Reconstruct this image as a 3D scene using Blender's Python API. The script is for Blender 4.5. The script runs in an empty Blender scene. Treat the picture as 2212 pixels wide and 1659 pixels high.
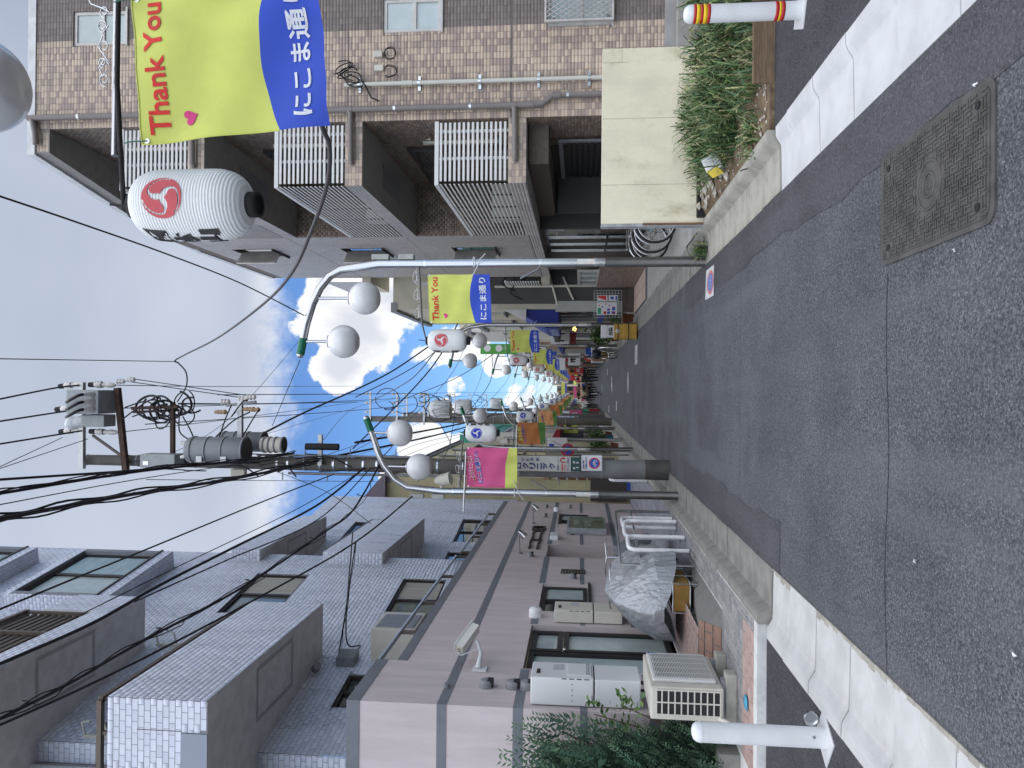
import bpy, bmesh, math, random
import numpy as np
from mathutils import Vector, Matrix
random.seed(7); rng = np.random.default_rng(7)
scn = bpy.context.scene; COL = scn.collection
PI = math.pi
# ------------------------------------------------------------------ camera
FPX, CAMH = 1600.0, 1.56                        # focal length in 2212-wide picture units, eye height
PITCH, YAW, ROLL = math.radians(5.216), math.radians(0.264), 0.0077
cF = Vector((math.sin(YAW)*math.cos(PITCH), math.cos(YAW)*math.cos(PITCH), math.sin(PITCH)))
cR0 = Vector((math.cos(YAW), -math.sin(YAW), 0)); cU0 = cR0.cross(cF)
# the phone was held on its side: picture-right is down in the world, picture-up is right
k_ = math.hypot(1, ROLL)
dn = Vector((1/k_, ROLL/k_)); rt = Vector((ROLL/k_, -1/k_))
# picture x axis = a*R + b*U with a = rt.x, b = -dn.x ; picture y(down) axis = a*R+b*U with a = rt.y, b = -dn.y
cX = cR0*rt.x - cU0*dn.x
cYd = cR0*rt.y - cU0*dn.y
cam = bpy.data.cameras.new('camera'); camo = bpy.data.objects.new('camera', cam); COL.objects.link(camo)
cam.sensor_fit = 'HORIZONTAL'; cam.sensor_width = 36.0; cam.lens = FPX/2212*36
cam.clip_start = 0.05; cam.clip_end = 2000
mx, my, mz = cX.normalized(), (-cYd).normalized(), -cF
camo.matrix_world = Matrix(((mx.x,my.x,mz.x,0),(mx.y,my.y,mz.y,0),(mx.z,my.z,mz.z,CAMH),(0,0,0,1)))
scn.camera = camo
def ray(px, py):
    q = Vector((px-1106, py-829.5)); return cF*FPX + cR0*q.dot(rt) - cU0*q.dot(dn)
def at(px, py, Y=None, X=None, Z=None):          # point of the place seen at a spot of the photograph, at a known depth / wall / height
    d = ray(px, py)
    t = Y/d.y if Y is not None else (X/d.x if X is not None else (Z-CAMH)/d.z)
    return Vector((0,0,CAMH)) + d*t
def pix(p):
    w = Vector(p)-Vector((0,0,CAMH)); c = w.dot(cF)
    if c < .05: return None
    a, b = w.dot(cR0)*FPX/c, w.dot(cU0)*FPX/c
    return (1106+rt.x*a-dn.x*b, 829.5+rt.y*a-dn.y*b)
KK = 2212/4032
def z4(x,y): return (x/1.58*KK, (1000+y/1.58)*KK)
def z5(x,y): return ((1300+x/1.58)*KK, (1000+y/1.58)*KK)
def z6(x,y): return (x/1.58*KK, (1974+y/1.58)*KK)
def z7(x,y): return ((1300+x/1.58)*KK, (1974+y/1.58)*KK)
# ------------------------------------------------------------------ node helper
def node(nt, typ, ins=None, **kw):
    n = nt.nodes.new(typ)
    for a, v in kw.items(): setattr(n, a, v)
    for a, v in (ins or {}).items():
        s = n.inputs[a]
        if hasattr(v, 'is_output'): nt.links.new(v, s)
        else: s.default_value = v
    return n
def fmath(nt, op, a, b=0.0, c=None, clamp=False):
    i = {0:a, 1:b}
    if c is not None: i[2] = c
    return node(nt, 'ShaderNodeMath', i, operation=op, use_clamp=clamp).outputs[0]
def smooth(nt, v, lo, hi, a=0.0, b=1.0):
    n = node(nt, 'ShaderNodeMapRange', {0:v, 1:lo, 2:hi, 3:a, 4:b}, interpolation_type='SMOOTHSTEP'); return n.outputs[0]
def mixc(nt, f, a, b, mode='MIX'):
    n = node(nt, 'ShaderNodeMix', data_type='RGBA', blend_type=mode)
    for s, v in ((n.inputs[0], f), (n.inputs[6], a), (n.inputs[7], b)):
        if hasattr(v, 'is_output'): nt.links.new(v, s)
        else: s.default_value = (tuple(v)+(1,))[:4] if isinstance(v, (tuple, list)) else v
    return n.outputs[2]
# ------------------------------------------------------------------ sky (Nishita + cloud deck), sun, exposure
SUN_EL, SUN_AZ = math.radians(68), math.radians(196)   # behind the camera, a little to its left
EXPO = 1.18
w = bpy.data.worlds.new('World'); scn.world = w; w.use_nodes = True
nt = w.node_tree; nt.nodes.clear()
out = nt.nodes.new('ShaderNodeOutputWorld')
sky = node(nt, 'ShaderNodeTexSky', sky_type='NISHITA', sun_disc=False, sun_elevation=SUN_EL, sun_rotation=SUN_AZ,
           air_density=1.0, dust_density=0.6, ozone_density=5.0)
tc = nt.nodes.new('ShaderNodeTexCoord'); dirv = tc.outputs['Generated']
sx = node(nt, 'ShaderNodeSeparateXYZ', {0:dirv}); dx, dy, dz = sx.outputs
zz = fmath(nt, 'ADD', fmath(nt, 'MAXIMUM', dz, 0.0), 0.16)
pv = node(nt, 'ShaderNodeCombineXYZ', {0:fmath(nt,'DIVIDE',dx,zz), 1:fmath(nt,'DIVIDE',dy,zz), 2:0.35})
n1 = node(nt, 'ShaderNodeTexNoise', {'Vector':pv.outputs[0], 'Scale':1.15, 'Detail':7.0, 'Roughness':0.56, 'Distortion':0.25}).outputs[0]
n2 = node(nt, 'ShaderNodeTexNoise', {'Vector':dirv, 'Scale':9.0, 'Detail':8.0, 'Roughness':0.62}).outputs[0]
n3 = node(nt, 'ShaderNodeTexNoise', {'Vector':pv.outputs[0], 'Scale':0.55, 'Detail':4.0, 'Roughness':0.5}).outputs[0]
fine = fmath(nt, 'MULTIPLY', fmath(nt, 'SUBTRACT', n2, 0.5), 1.25)
mid = fmath(nt, 'MULTIPLY', fmath(nt, 'SUBTRACT', n1, 0.5), 0.5)
# high deck: closed above about 23 degrees, breaking up below
deck = smooth(nt, fmath(nt, 'ADD', dz, fmath(nt, 'ADD', fmath(nt,'MULTIPLY',fine,0.15), fmath(nt,'MULTIPLY',mid,0.22))), 0.345, 0.41)
def blob(x, z, r, sq=1.0):                        # one heap cloud round a direction
    a = fmath(nt, 'SUBTRACT', dx, x); b = fmath(nt, 'MULTIPLY', fmath(nt, 'SUBTRACT', dz, z), sq)
    d = fmath(nt, 'SQRT', fmath(nt, 'ADD', fmath(nt,'MULTIPLY',a,a), fmath(nt,'MULTIPLY',b,b)))
    front = fmath(nt, 'GREATER_THAN', dy, 0.0)
    return fmath(nt, 'MULTIPLY', fmath(nt, 'SUBTRACT', 1.0, fmath(nt, 'DIVIDE', d, r)), front)
heaps = None
for (px, py, r, sq) in ((790,700,115,1.0),(735,790,60,1.0),(850,650,95,1.0),(700,610,70,1.2),(930,775,42,0.6),(990,745,50,0.7),(985,835,40,1.0),(1075,790,35,.8),
                        (905,935,55,1.0),(985,985,55,1.0),(960,880,35,1.1),(1130,850,60,1.2),(1060,930,50,1.0),(870,1040,45,1.0)):
    d = ray(px, py).normalized()
    b = blob(d.x, d.z, r/1600.0, sq)
    heaps = b if heaps is None else fmath(nt, 'MAXIMUM', heaps, b)
n4 = node(nt, 'ShaderNodeTexNoise', {'Vector':dirv, 'Scale':4.2, 'Detail':9.0, 'Roughness':0.60, 'Distortion':0.35}).outputs[0]
puff = fmath(nt, 'MULTIPLY', fmath(nt, 'SUBTRACT', n4, 0.5), 3.6)
n5 = node(nt, 'ShaderNodeTexNoise', {'Vector':dirv, 'Scale':22.0, 'Detail':6.0, 'Roughness':0.6}).outputs[0]
fine5 = fmath(nt, 'MULTIPLY', fmath(nt, 'SUBTRACT', n5, 0.5), 1.3)
hv = fmath(nt, 'ADD', fmath(nt,'MULTIPLY',fmath(nt,'MINIMUM',heaps,0.55),1.25), fmath(nt, 'ADD', puff, fmath(nt,'ADD',fmath(nt,'MULTIPLY',fine,1.5),fine5)))
heap = smooth(nt, hv, 0.24, 0.42)
rest = smooth(nt, fmath(nt,'ADD', n1, fmath(nt,'MULTIPLY',fine,.25)), 0.50, 0.72)      # broken cloud away from the street's axis
side = smooth(nt, dy, 0.70, 0.45)
cov = fmath(nt, 'MAXIMUM', fmath(nt, 'MAXIMUM', deck, heap), fmath(nt, 'MULTIPLY', rest, side))
horizon = smooth(nt, dz, 0.12, 0.0, 0.0, 0.7)
# cloud light: thin rims white, the deck's body blue-grey and brightened overhead, out of view, to light the street-facing walls, heap bases a little grey
body = smooth(nt, fmath(nt,'ADD', dz, fmath(nt,'MULTIPLY',mid,0.30)), 0.345, 0.43)
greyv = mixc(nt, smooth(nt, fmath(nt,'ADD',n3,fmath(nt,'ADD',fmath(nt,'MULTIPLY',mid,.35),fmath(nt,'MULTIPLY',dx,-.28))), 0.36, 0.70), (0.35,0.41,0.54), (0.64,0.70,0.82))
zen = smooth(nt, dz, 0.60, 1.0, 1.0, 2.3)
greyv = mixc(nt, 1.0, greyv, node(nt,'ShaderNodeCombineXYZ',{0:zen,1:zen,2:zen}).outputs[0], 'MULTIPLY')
base = smooth(nt, fmath(nt,'ADD', fmath(nt,'MULTIPLY',fmath(nt,'SUBTRACT',n4,0.5),4.0), fmath(nt,'ADD',heaps,fmath(nt,'MULTIPLY',mid,1.0))), 0.45, 1.15, 0.0, 0.62)
white = mixc(nt, base, (1.04,1.05,1.07), (0.52,0.57,0.67))
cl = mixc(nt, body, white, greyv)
skyb = node(nt, 'ShaderNodeMix', data_type='RGBA', blend_type='MULTIPLY'); skyb.inputs[0].default_value = 1.0
nt.links.new(sky.outputs[0], skyb.inputs[6]); skyb.inputs[7].default_value = (0.74,0.92,1.10,1)
bgs = node(nt, 'ShaderNodeBackground', {'Color':skyb.outputs[2], 'Strength':0.077})
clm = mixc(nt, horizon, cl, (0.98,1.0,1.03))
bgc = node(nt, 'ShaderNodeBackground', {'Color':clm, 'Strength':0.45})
covh = fmath(nt, 'MAXIMUM', cov, fmath(nt,'MULTIPLY',horizon,0.75))
ms = node(nt, 'ShaderNodeMixShader', {0:covh, 1:bgs.outputs[0], 2:bgc.outputs[0]})
nt.links.new(ms.outputs[0], out.inputs[0])
sl = bpy.data.lights.new('sun', 'SUN'); so = bpy.data.objects.new('sun', sl); COL.objects.link(so)
sl.energy = 1.5; sl.angle = math.radians(135); sl.color = (1.0, 0.98, 0.95)
sdir = Vector((math.sin(SUN_AZ)*math.cos(SUN_EL), math.cos(SUN_AZ)*math.cos(SUN_EL), math.sin(SUN_EL)))
so.rotation_euler = (-sdir).to_track_quat('-Z', 'Y').to_euler(); so.location = (0,0,60)
scn.view_settings.view_transform = 'Standard'; scn.view_settings.look = 'None'
scn.view_settings.exposure = EXPO; scn.view_settings.gamma = 1.0; scn.view_settings.use_curve_mapping = False
scn.render.engine = 'CYCLES'
# ------------------------------------------------------------------ materials
MATS = {}
def lin(c):
    return tuple(((v/255)/12.92 if v/255 <= 0.04045 else ((v/255+0.055)/1.055)**2.4) for v in c)
def mat(name, col, rough=0.6, metal=0.0, var=0.12, vscale=6.0, bump=0.0, bscale=60.0, spec=0.4, stain=0.0, stain_col=(0.1,0.08,0.06), sscale=2.0, attr=None, objcol=False, coat=0.0, trans=0.0, stretch=None):
    if name in MATS: return MATS[name]
    m = bpy.data.materials.new(name); m.use_nodes = True; nt = m.node_tree; nt.nodes.clear()
    o = nt.nodes.new('ShaderNodeOutputMaterial'); b = nt.nodes.new('ShaderNodeBsdfPrincipled')
    nt.links.new(b.outputs[0], o.inputs[0])
    tcn = nt.nodes.new('ShaderNodeTexCoord'); vec = tcn.outputs['Object']
    if stretch: vec = node(nt, 'ShaderNodeMapping', {0:vec, 3:stretch}).outputs[0]
    nz = node(nt, 'ShaderNodeTexNoise', {'Vector':vec, 'Scale':vscale, 'Detail':5.0, 'Roughness':0.6}).outputs[0]
    if attr:
        c = node(nt, 'ShaderNodeAttribute', attribute_name=attr).outputs[0]
    elif objcol:
        c = nt.nodes.new('ShaderNodeObjectInfo').outputs['Color']
    else:
        c = (tuple(col)+(1,))[:4]
    f = smooth(nt, nz, 0.3, 0.7, 1-var, 1+var)
    cc = mixc(nt, 1.0, c, node(nt, 'ShaderNodeCombineXYZ', {0:f,1:f,2:f}).outputs[0], 'MULTIPLY')
    if stain:
        ns = node(nt, 'ShaderNodeTexNoise', {'Vector':vec, 'Scale':sscale, 'Detail':8.0, 'Roughness':0.7}).outputs[0]
        cc = mixc(nt, smooth(nt, ns, 0.52, 0.78, 0.0, stain), cc, stain_col)
    nt.links.new(cc, b.inputs['Base Color'])
    b.inputs['Roughness'].default_value = rough; b.inputs['Metallic'].default_value = metal
    b.inputs['Specular IOR Level'].default_value = spec
    if coat: b.inputs['Coat Weight'].default_value = coat
    if trans: b.inputs['Transmission Weight'].default_value = trans
    ra = min(.08, rough*.18); rr = smooth(nt, nz, 0.25, 0.75, rough-ra, min(1, rough+ra)); nt.links.new(rr, b.inputs['Roughness'])
    if bump:
        nb = node(nt, 'ShaderNodeTexNoise', {'Vector':tcn.outputs['Object'], 'Scale':bscale, 'Detail':4.0}).outputs[0]
        bp = node(nt, 'ShaderNodeBump', {'Height':nb, 'Strength':bump, 'Distance':0.01}); nt.links.new(bp.outputs[0], b.inputs['Normal'])
    MATS[name] = m; return m
def emat(name, col, strength):
    m = bpy.data.materials.new(name); m.use_nodes = True; nt = m.node_tree; nt.nodes.clear()
    o = nt.nodes.new('ShaderNodeOutputMaterial'); e = node(nt, 'ShaderNodeEmission', {0:tuple(col)+(1,), 1:strength}); nt.links.new(e.outputs[0], o.inputs[0])
    MATS[name] = m; return m
# ------------------------------------------------------------------ mesh builder
class MB:
    def __init__(s): s.v = []; s.f = []; s.mi = []; s.m = 0; s.sm = []
    def add(s, vs, fs, smooth=False):
        o = len(s.v); s.v += [tuple(p) for p in vs]
        for f in fs: s.f.append(tuple(i+o for i in f)); s.mi.append(s.m); s.sm.append(smooth)
        return s
    def box(s, a, b, bev=0.0):
        x0,x1 = sorted((a[0],b[0])); y0,y1 = sorted((a[1],b[1])); z0,z1 = sorted((a[2],b[2]))
        if bev <= 0:
            return s.add([(x0,y0,z0),(x1,y0,z0),(x1,y1,z0),(x0,y1,z0),(x0,y0,z1),(x1,y0,z1),(x1,y1,z1),(x0,y1,z1)],
                         [(0,3,2,1),(4,5,6,7),(0,1,5,4),(1,2,6,5),(2,3,7,6),(3,0,4,7)])
        bev = min(bev, (x1-x0)*.45, (y1-y0)*.45, (z1-z0)*.45)
        bm = bmesh.new(); bmesh.ops.create_cube(bm, size=1.0)
        for v in bm.verts: v.co = Vector(((x0+x1)/2+v.co.x*(x1-x0), (y0+y1)/2+v.co.y*(y1-y0), (z0+z1)/2+v.co.z*(z1-z0)))
        bmesh.ops.bevel(bm, geom=bm.edges[:], offset=bev, segments=2, affect='EDGES', profile=0.6)
        bm.verts.index_update(); s.add([v.co for v in bm.verts], [[v.index for v in f.verts] for f in bm.faces]); bm.free(); return s
    def obox(s, c, ax, ay, az):                  # oriented box: centre and three half axes
        c, ax, ay, az = map(Vector, (c, ax, ay, az))
        vs = [c+ax*i+ay*j+az*k for k in (-1,1) for j in (-1,1) for i in (-1,1)]
        fs = [(0,2,3,1),(4,5,7,6),(0,1,5,4),(1,3,7,5),(3,2,6,7),(2,0,4,6)]
        return s.add(vs, fs)
    def bar(s, a, b, w, h=None, up=(0,0,1)):     # square bar from a to b
        a, b = Vector(a), Vector(b); d = (b-a); h = h or w
        n = d.normalized(); u = Vector(up)
        if abs(n.dot(u)) > .98: u = Vector((0,1,0))
        sdx = n.cross(u).normalized(); u = sdx.cross(n)
        return s.obox((a+b)/2, d/2, sdx*w/2, u*h/2)
    def tube(s, pts, r, n=8, cap=True):          # swept round tube, r may be a list
        pts = [Vector(p) for p in pts]; R = r if isinstance(r, (list, tuple)) else [r]*len(pts)
        vs = []; fs = []; prev = None
        for i, p in enumerate(pts):
            d = (pts[min(i+1,len(pts)-1)]-pts[max(i-1,0)]).normalized()
            if prev is None:
                u = Vector((0,0,1)) if abs(d.z) < .9 else Vector((1,0,0)); u = (u-d*u.dot(d)).normalized()
            else:
                u = (prev-d*prev.dot(d)).normalized()
            prev = u; v = d.cross(u)
            vs += [p+(u*math.cos(2*PI*k/n)+v*math.sin(2*PI*k/n))*R[i] for k in range(n)]
        for i in range(len(pts)-1):
            for k in range(n): fs.append((i*n+k, i*n+(k+1)%n, (i+1)*n+(k+1)%n, (i+1)*n+k))
        s.add(vs, fs, True)
        if cap: s.add(vs[:n], [tuple(range(n))[::-1]]); s.add(vs[-n:], [tuple(range(n))])
        return s
    def cyl(s, c, r, z0, z1, n=16, r2=None):
        return s.tube([(c[0],c[1],z0),(c[0],c[1],z1)], [r, r2 if r2 is not None else r], n)
    def lathe(s, c, prof, n=24, axis='z'):       # profile [(r, h)]
        vs = []; fs = []; c = Vector(c)
        for r, h in prof:
            for k in range(n):
                a = 2*PI*k/n; p = Vector((r*math.cos(a), r*math.sin(a), h))
                if axis == 'x': p = Vector((p.z, p.x, p.y))
                if axis == 'y': p = Vector((p.x, p.z, p.y))
                vs.append(c+p)
        m = len(prof)
        for i in range(m-1):
            for k in range(n): fs.append((i*n+k, i*n+(k+1)%n, (i+1)*n+(k+1)%n, (i+1)*n+k))
        return s.add(vs, fs, True)
    def quad(s, a, b, c, d): return s.add([a,b,c,d], [(0,1,2,3)])
    def prism(s, poly, z0, z1, ax='z'):          # extruded polygon; ax = extrusion axis
        def P(p, h): return {'z':(p[0],p[1],h), 'x':(h,p[0],p[1]), 'y':(p[0],h,p[1])}[ax]
        n = len(poly)
        return s.add([P(p,z0) for p in poly]+[P(p,z1) for p in poly],
                     [tuple(range(n))[::-1], tuple(range(n,2*n))]+[(i,(i+1)%n,n+(i+1)%n,n+i) for i in range(n)])
    def panel(s, O, U, V, w, h, holes=(), reveal=0.0):   # rectangle with rectangular holes, reveals go along -(UxV)
        O, U, V = map(Vector, (O,U,V)); N = U.cross(V).normalized()
        hs = [(max(0,a),max(0,b),min(w,c),min(h,d)) for a,b,c,d in holes]
        us = sorted({0.0,w}|{q for t in hs for q in (t[0],t[2])}); vsx = sorted({0.0,h}|{q for t in hs for q in (t[1],t[3])})
        for i in range(len(us)-1):
            for j in range(len(vsx)-1):
                cu, cv = (us[i]+us[i+1])/2, (vsx[j]+vsx[j+1])/2
                if any(a<cu<c and b<cv<d for a,b,c,d in hs): continue
                P = lambda u, v: O+U*u+V*v
                s.quad(P(us[i],vsx[j]),P(us[i+1],vsx[j]),P(us[i+1],vsx[j+1]),P(us[i],vsx[j+1]))
        if reveal:
            for a,b,c,d in hs:
                P = lambda u, v, k: O+U*u+V*v-N*(reveal*k)
                for (p,q) in (((a,b),(a,d)),((c,d),(c,b)),((c,b),(a,b)),((a,d),(c,d))):
                    s.quad(P(*p,0),P(*p,1),P(*q,1),P(*q,0))
        return s
def mesh_from(name, mb, mats, org=(0,0,0)):
    me = bpy.data.meshes.new(name); o = Vector(org)
    me.from_pydata([(v[0]-o.x, v[1]-o.y, v[2]-o.z) for v in mb.v], [], mb.f)
    mats = mats if isinstance(mats, (list,tuple)) else [mats]
    for m in mats: me.materials.append(m)
    if len(mats) > 1: me.polygons.foreach_set('material_index', mb.mi)
    me.polygons.foreach_set('use_smooth', mb.sm)
    me.update(); return me
def tag(o, label=None, cat=None, group=None, kind=None):
    for k, v in (('label',label),('category',cat),('group',group),('kind',kind)):
        if v: o[k] = v
    return o
def thing(name, label, cat, loc=(0,0,0), group=None):
    o = bpy.data.objects.new(name, None); COL.objects.link(o); o.location = loc; o.empty_display_size = .1
    return tag(o, label, cat, group)
def worg(o):
    p = Vector(o.location)
    while o.parent: o = o.parent; p += Vector(o.location)
    return p
def part(name, mb, mats, parent, label=None, kind=None):   # mb in world coordinates
    o = bpy.data.objects.new(name, mesh_from(name, mb, mats, worg(parent))); COL.objects.link(o); o.parent = parent
    if label: o['label'] = label
    if kind: o['kind'] = kind
    return o
def solo(name, mb, mats, label, cat, group=None):
    vs = np.array(mb.v); org = ((vs[:,0].min()+vs[:,0].max())/2, (vs[:,1].min()+vs[:,1].max())/2, vs[:,2].min())
    o = bpy.data.objects.new(name, mesh_from(name, mb, mats, org)); COL.objects.link(o); o.location = org
    return tag(o, label, cat, group)
def struct(name, mb, mats):
    o = bpy.data.objects.new(name, mesh_from(name, mb, mats)); COL.objects.link(o); o['kind'] = 'structure'; return o
def dup(root, off=(0,0,0), label=None, group=None, mir=False):
    r = root.copy(); COL.objects.link(r); r.location = Vector(root.location)+Vector(off)
    if label: r['label'] = label
    if group: r['group'] = group
    def kids(src, dst):
        for ch in list(src.children):
            c = ch.copy(); COL.objects.link(c); c.parent = dst; kids(ch, c)
    kids(root, r); return r
# ------------------------------------------------------------------ tile fields
def tile_rects(w, h, tw, th, bond, holes):
    rects = []; j = 0; v = 0.0
    while v < h-.008:
        v1 = min(v+th, h); u = -(tw*.5 if (bond and j%2) else 0.0)
        while u < w-.004:
            a, c = max(u,0), min(u+tw, w); u += tw
            if c-a < .012: continue
            r = [a, v, c, v1]; ok = True
            for (x0,y0,x1,y1) in holes:
                if r[0] < x1 and r[2] > x0 and r[1] < y1 and r[3] > y0:
                    cx, cy = (r[0]+r[2])/2, (r[1]+r[3])/2
                    pen = [(x1-r[0],0,x1),(r[2]-x0,2,x0),(y1-r[1],1,y1),(r[3]-y0,3,y0)]
                    p = min(pen, key=lambda t: t[0]); r[p[1]] = p[2]
                    if r[2]-r[0] < .01 or r[3]-r[1] < .01: ok = False; break
            if ok: rects.append(r)
        v = v1; j += 1
    return rects
class TileField:                                  # collects clay tiles of one building; the largest in view become objects
    def __init__(s): s.items = []                 # (O,U,V,rect,colour)
    def add(s, O, U, V, w, h, tw, th, bond, pal, holes=(), gap=.0022, depth=.0018, pick=None):
        O, U, V = map(Vector, (O,U,V))
        for r in tile_rects(w, h, tw, th, bond, holes):
            c = pick(r) if pick else random.choice(pal); k = random.uniform(.93,1.07)
            s.items.append((O,U,V,(r[0]+gap,r[1]+gap,r[2]-gap,r[3]-gap),tuple(q*k for q in c),depth))
        return s
    def build(s, parent, name, m_attr, m_obj, nmax=300, stuff='tile_field', std=None):
        sc = []
        for i,(O,U,V,r,c,d) in enumerate(s.items):
            p = O+U*((r[0]+r[2])/2)+V*((r[1]+r[3])/2); q = pix(p); val = 0
            full = std is None or (abs(r[2]-r[0]-std[0]) < .004 and abs(r[3]-r[1]-std[1]) < .004)
            if q and 5 < q[0] < 2207 and 5 < q[1] < 1654 and full:
                wv = Vector((0,0,CAMH))-p; n = U.cross(V)
                val = max(0, n.dot(wv))/wv.length**3*(r[2]-r[0])*(r[3]-r[1])
            sc.append(val)
        order = sorted(range(len(sc)), key=lambda i: -sc[i])[:nmax]; top = {i for i in order if sc[i] > 0}
        org = worg(parent); cache = {}
        for i in top:
            O,U,V,r,c,d = s.items[i]; N = U.cross(V); wd, hg = round(r[2]-r[0],3), round(r[3]-r[1],3)
            key = (wd,hg,tuple(U),tuple(V))
            if key not in cache:
                mb = MB(); e = .0015; P = lambda u,v,k: U*u+V*v+N*k
                mb.add([P(-wd/2,-hg/2,0),P(wd/2,-hg/2,0),P(wd/2,hg/2,0),P(-wd/2,hg/2,0),P(-wd/2+e,-hg/2+e,d),P(wd/2-e,-hg/2+e,d),P(wd/2-e,hg/2-e,d),P(-wd/2+e,hg/2-e,d)],
                       [(4,5,6,7),(0,1,5,4),(1,2,6,5),(2,3,7,6),(3,0,4,7),(3,2,1,0)])
                cache[key] = mesh_from(name, mb, m_obj)
            o = bpy.data.objects.new(name, cache[key]); COL.objects.link(o); o.parent = parent
            o.location = O+U*((r[0]+r[2])/2)+V*((r[1]+r[3])/2)-org; o.color = tuple(c)+(1,)
        rest = [s.items[i] for i in range(len(s.items)) if i not in top]
        if not rest: return
        n = len(rest); V8 = np.zeros((n,8,3)); colr = np.ones((n,4))
        for i,(O,U,V,r,c,d) in enumerate(rest):
            N = U.cross(V); e = .0015; O = O-org
            for k,(u,v,h) in enumerate(((r[0],r[1],0),(r[2],r[1],0),(r[2],r[3],0),(r[0],r[3],0),(r[0]+e,r[1]+e,d),(r[2]-e,r[1]+e,d),(r[2]-e,r[3]-e,d),(r[0]+e,r[3]-e,d))):
                V8[i,k] = O+U*u+V*v+N*h
            colr[i,:3] = c
        fq = np.array([(4,5,6,7),(0,1,5,4),(1,2,6,5),(2,3,7,6),(3,0,4,7)])
        F = (fq[None]+8*np.arange(n)[:,None,None]).reshape(-1,4)
        me = bpy.data.meshes.new(stuff); me.vertices.add(n*8); me.vertices.foreach_set('co', V8.ravel())
        me.loops.add(F.size); me.loops.foreach_set('vertex_index', F.ravel().astype(np.int32))
        me.polygons.add(len(F)); me.polygons.foreach_set('loop_start', np.arange(0,F.size,4,dtype=np.int32)); me.polygons.foreach_set('loop_total', np.full(len(F),4,dtype=np.int32))
        at_ = me.attributes.new('tint','FLOAT_COLOR','FACE'); at_.data.foreach_set('color', np.repeat(colr,5,axis=0).ravel())
        me.materials.append(m_attr); me.update(calc_edges=True); me.validate()
        o = bpy.data.objects.new(stuff, me); COL.objects.link(o); o.parent = parent; o['kind'] = 'stuff'
# ------------------------------------------------------------------ lettering (flat print set 2 mm proud of its sign)
FONT_CACHE = {}
def text_mesh(s, bold=0.0, res=3):
    key = (s, bold, res)
    if key in FONT_CACHE: return FONT_CACHE[key]
    cu = bpy.data.curves.new('lettering', 'FONT'); cu.body = s; cu.size = 1.0; cu.resolution_u = res; cu.offset = bold; cu.fill_mode = 'FRONT'; cu.extrude = 0
    ob = bpy.data.objects.new('lettering', cu); COL.objects.link(ob)
    dg = bpy.context.evaluated_depsgraph_get(); me = bpy.data.meshes.new_from_object(ob.evaluated_get(dg))
    v = np.array([tuple(p.co) for p in me.vertices]) if len(me.vertices) else np.zeros((0,3)); f = [tuple(p.vertices) for p in me.polygons]
    bpy.data.objects.remove(ob); bpy.data.curves.remove(cu); bpy.data.meshes.remove(me)
    if len(v): v[:,:2] -= v[:,:2].min(0)
    FONT_CACHE[key] = (v, f); return v, f
def put_text(mb, s, O, U, V, w=None, h=None, bold=0.02, fn=None, res=3):   # fits s into a box of w x h at O, along U, V
    v, f = text_mesh(s, bold, res)
    if not len(v): return
    ex = v[:,:2].max(0); sx_ = (w/ex[0]) if w else h/ex[1]; sy_ = (h/ex[1]) if h else sx_
    O, U, V = map(Vector, (O,U,V))
    pts = [(p[0]*sx_, p[1]*sy_) for p in v]
    mb.add([fn(O,U,V,a,b) if fn else O+U*a+V*b for a,b in pts], f)
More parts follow.
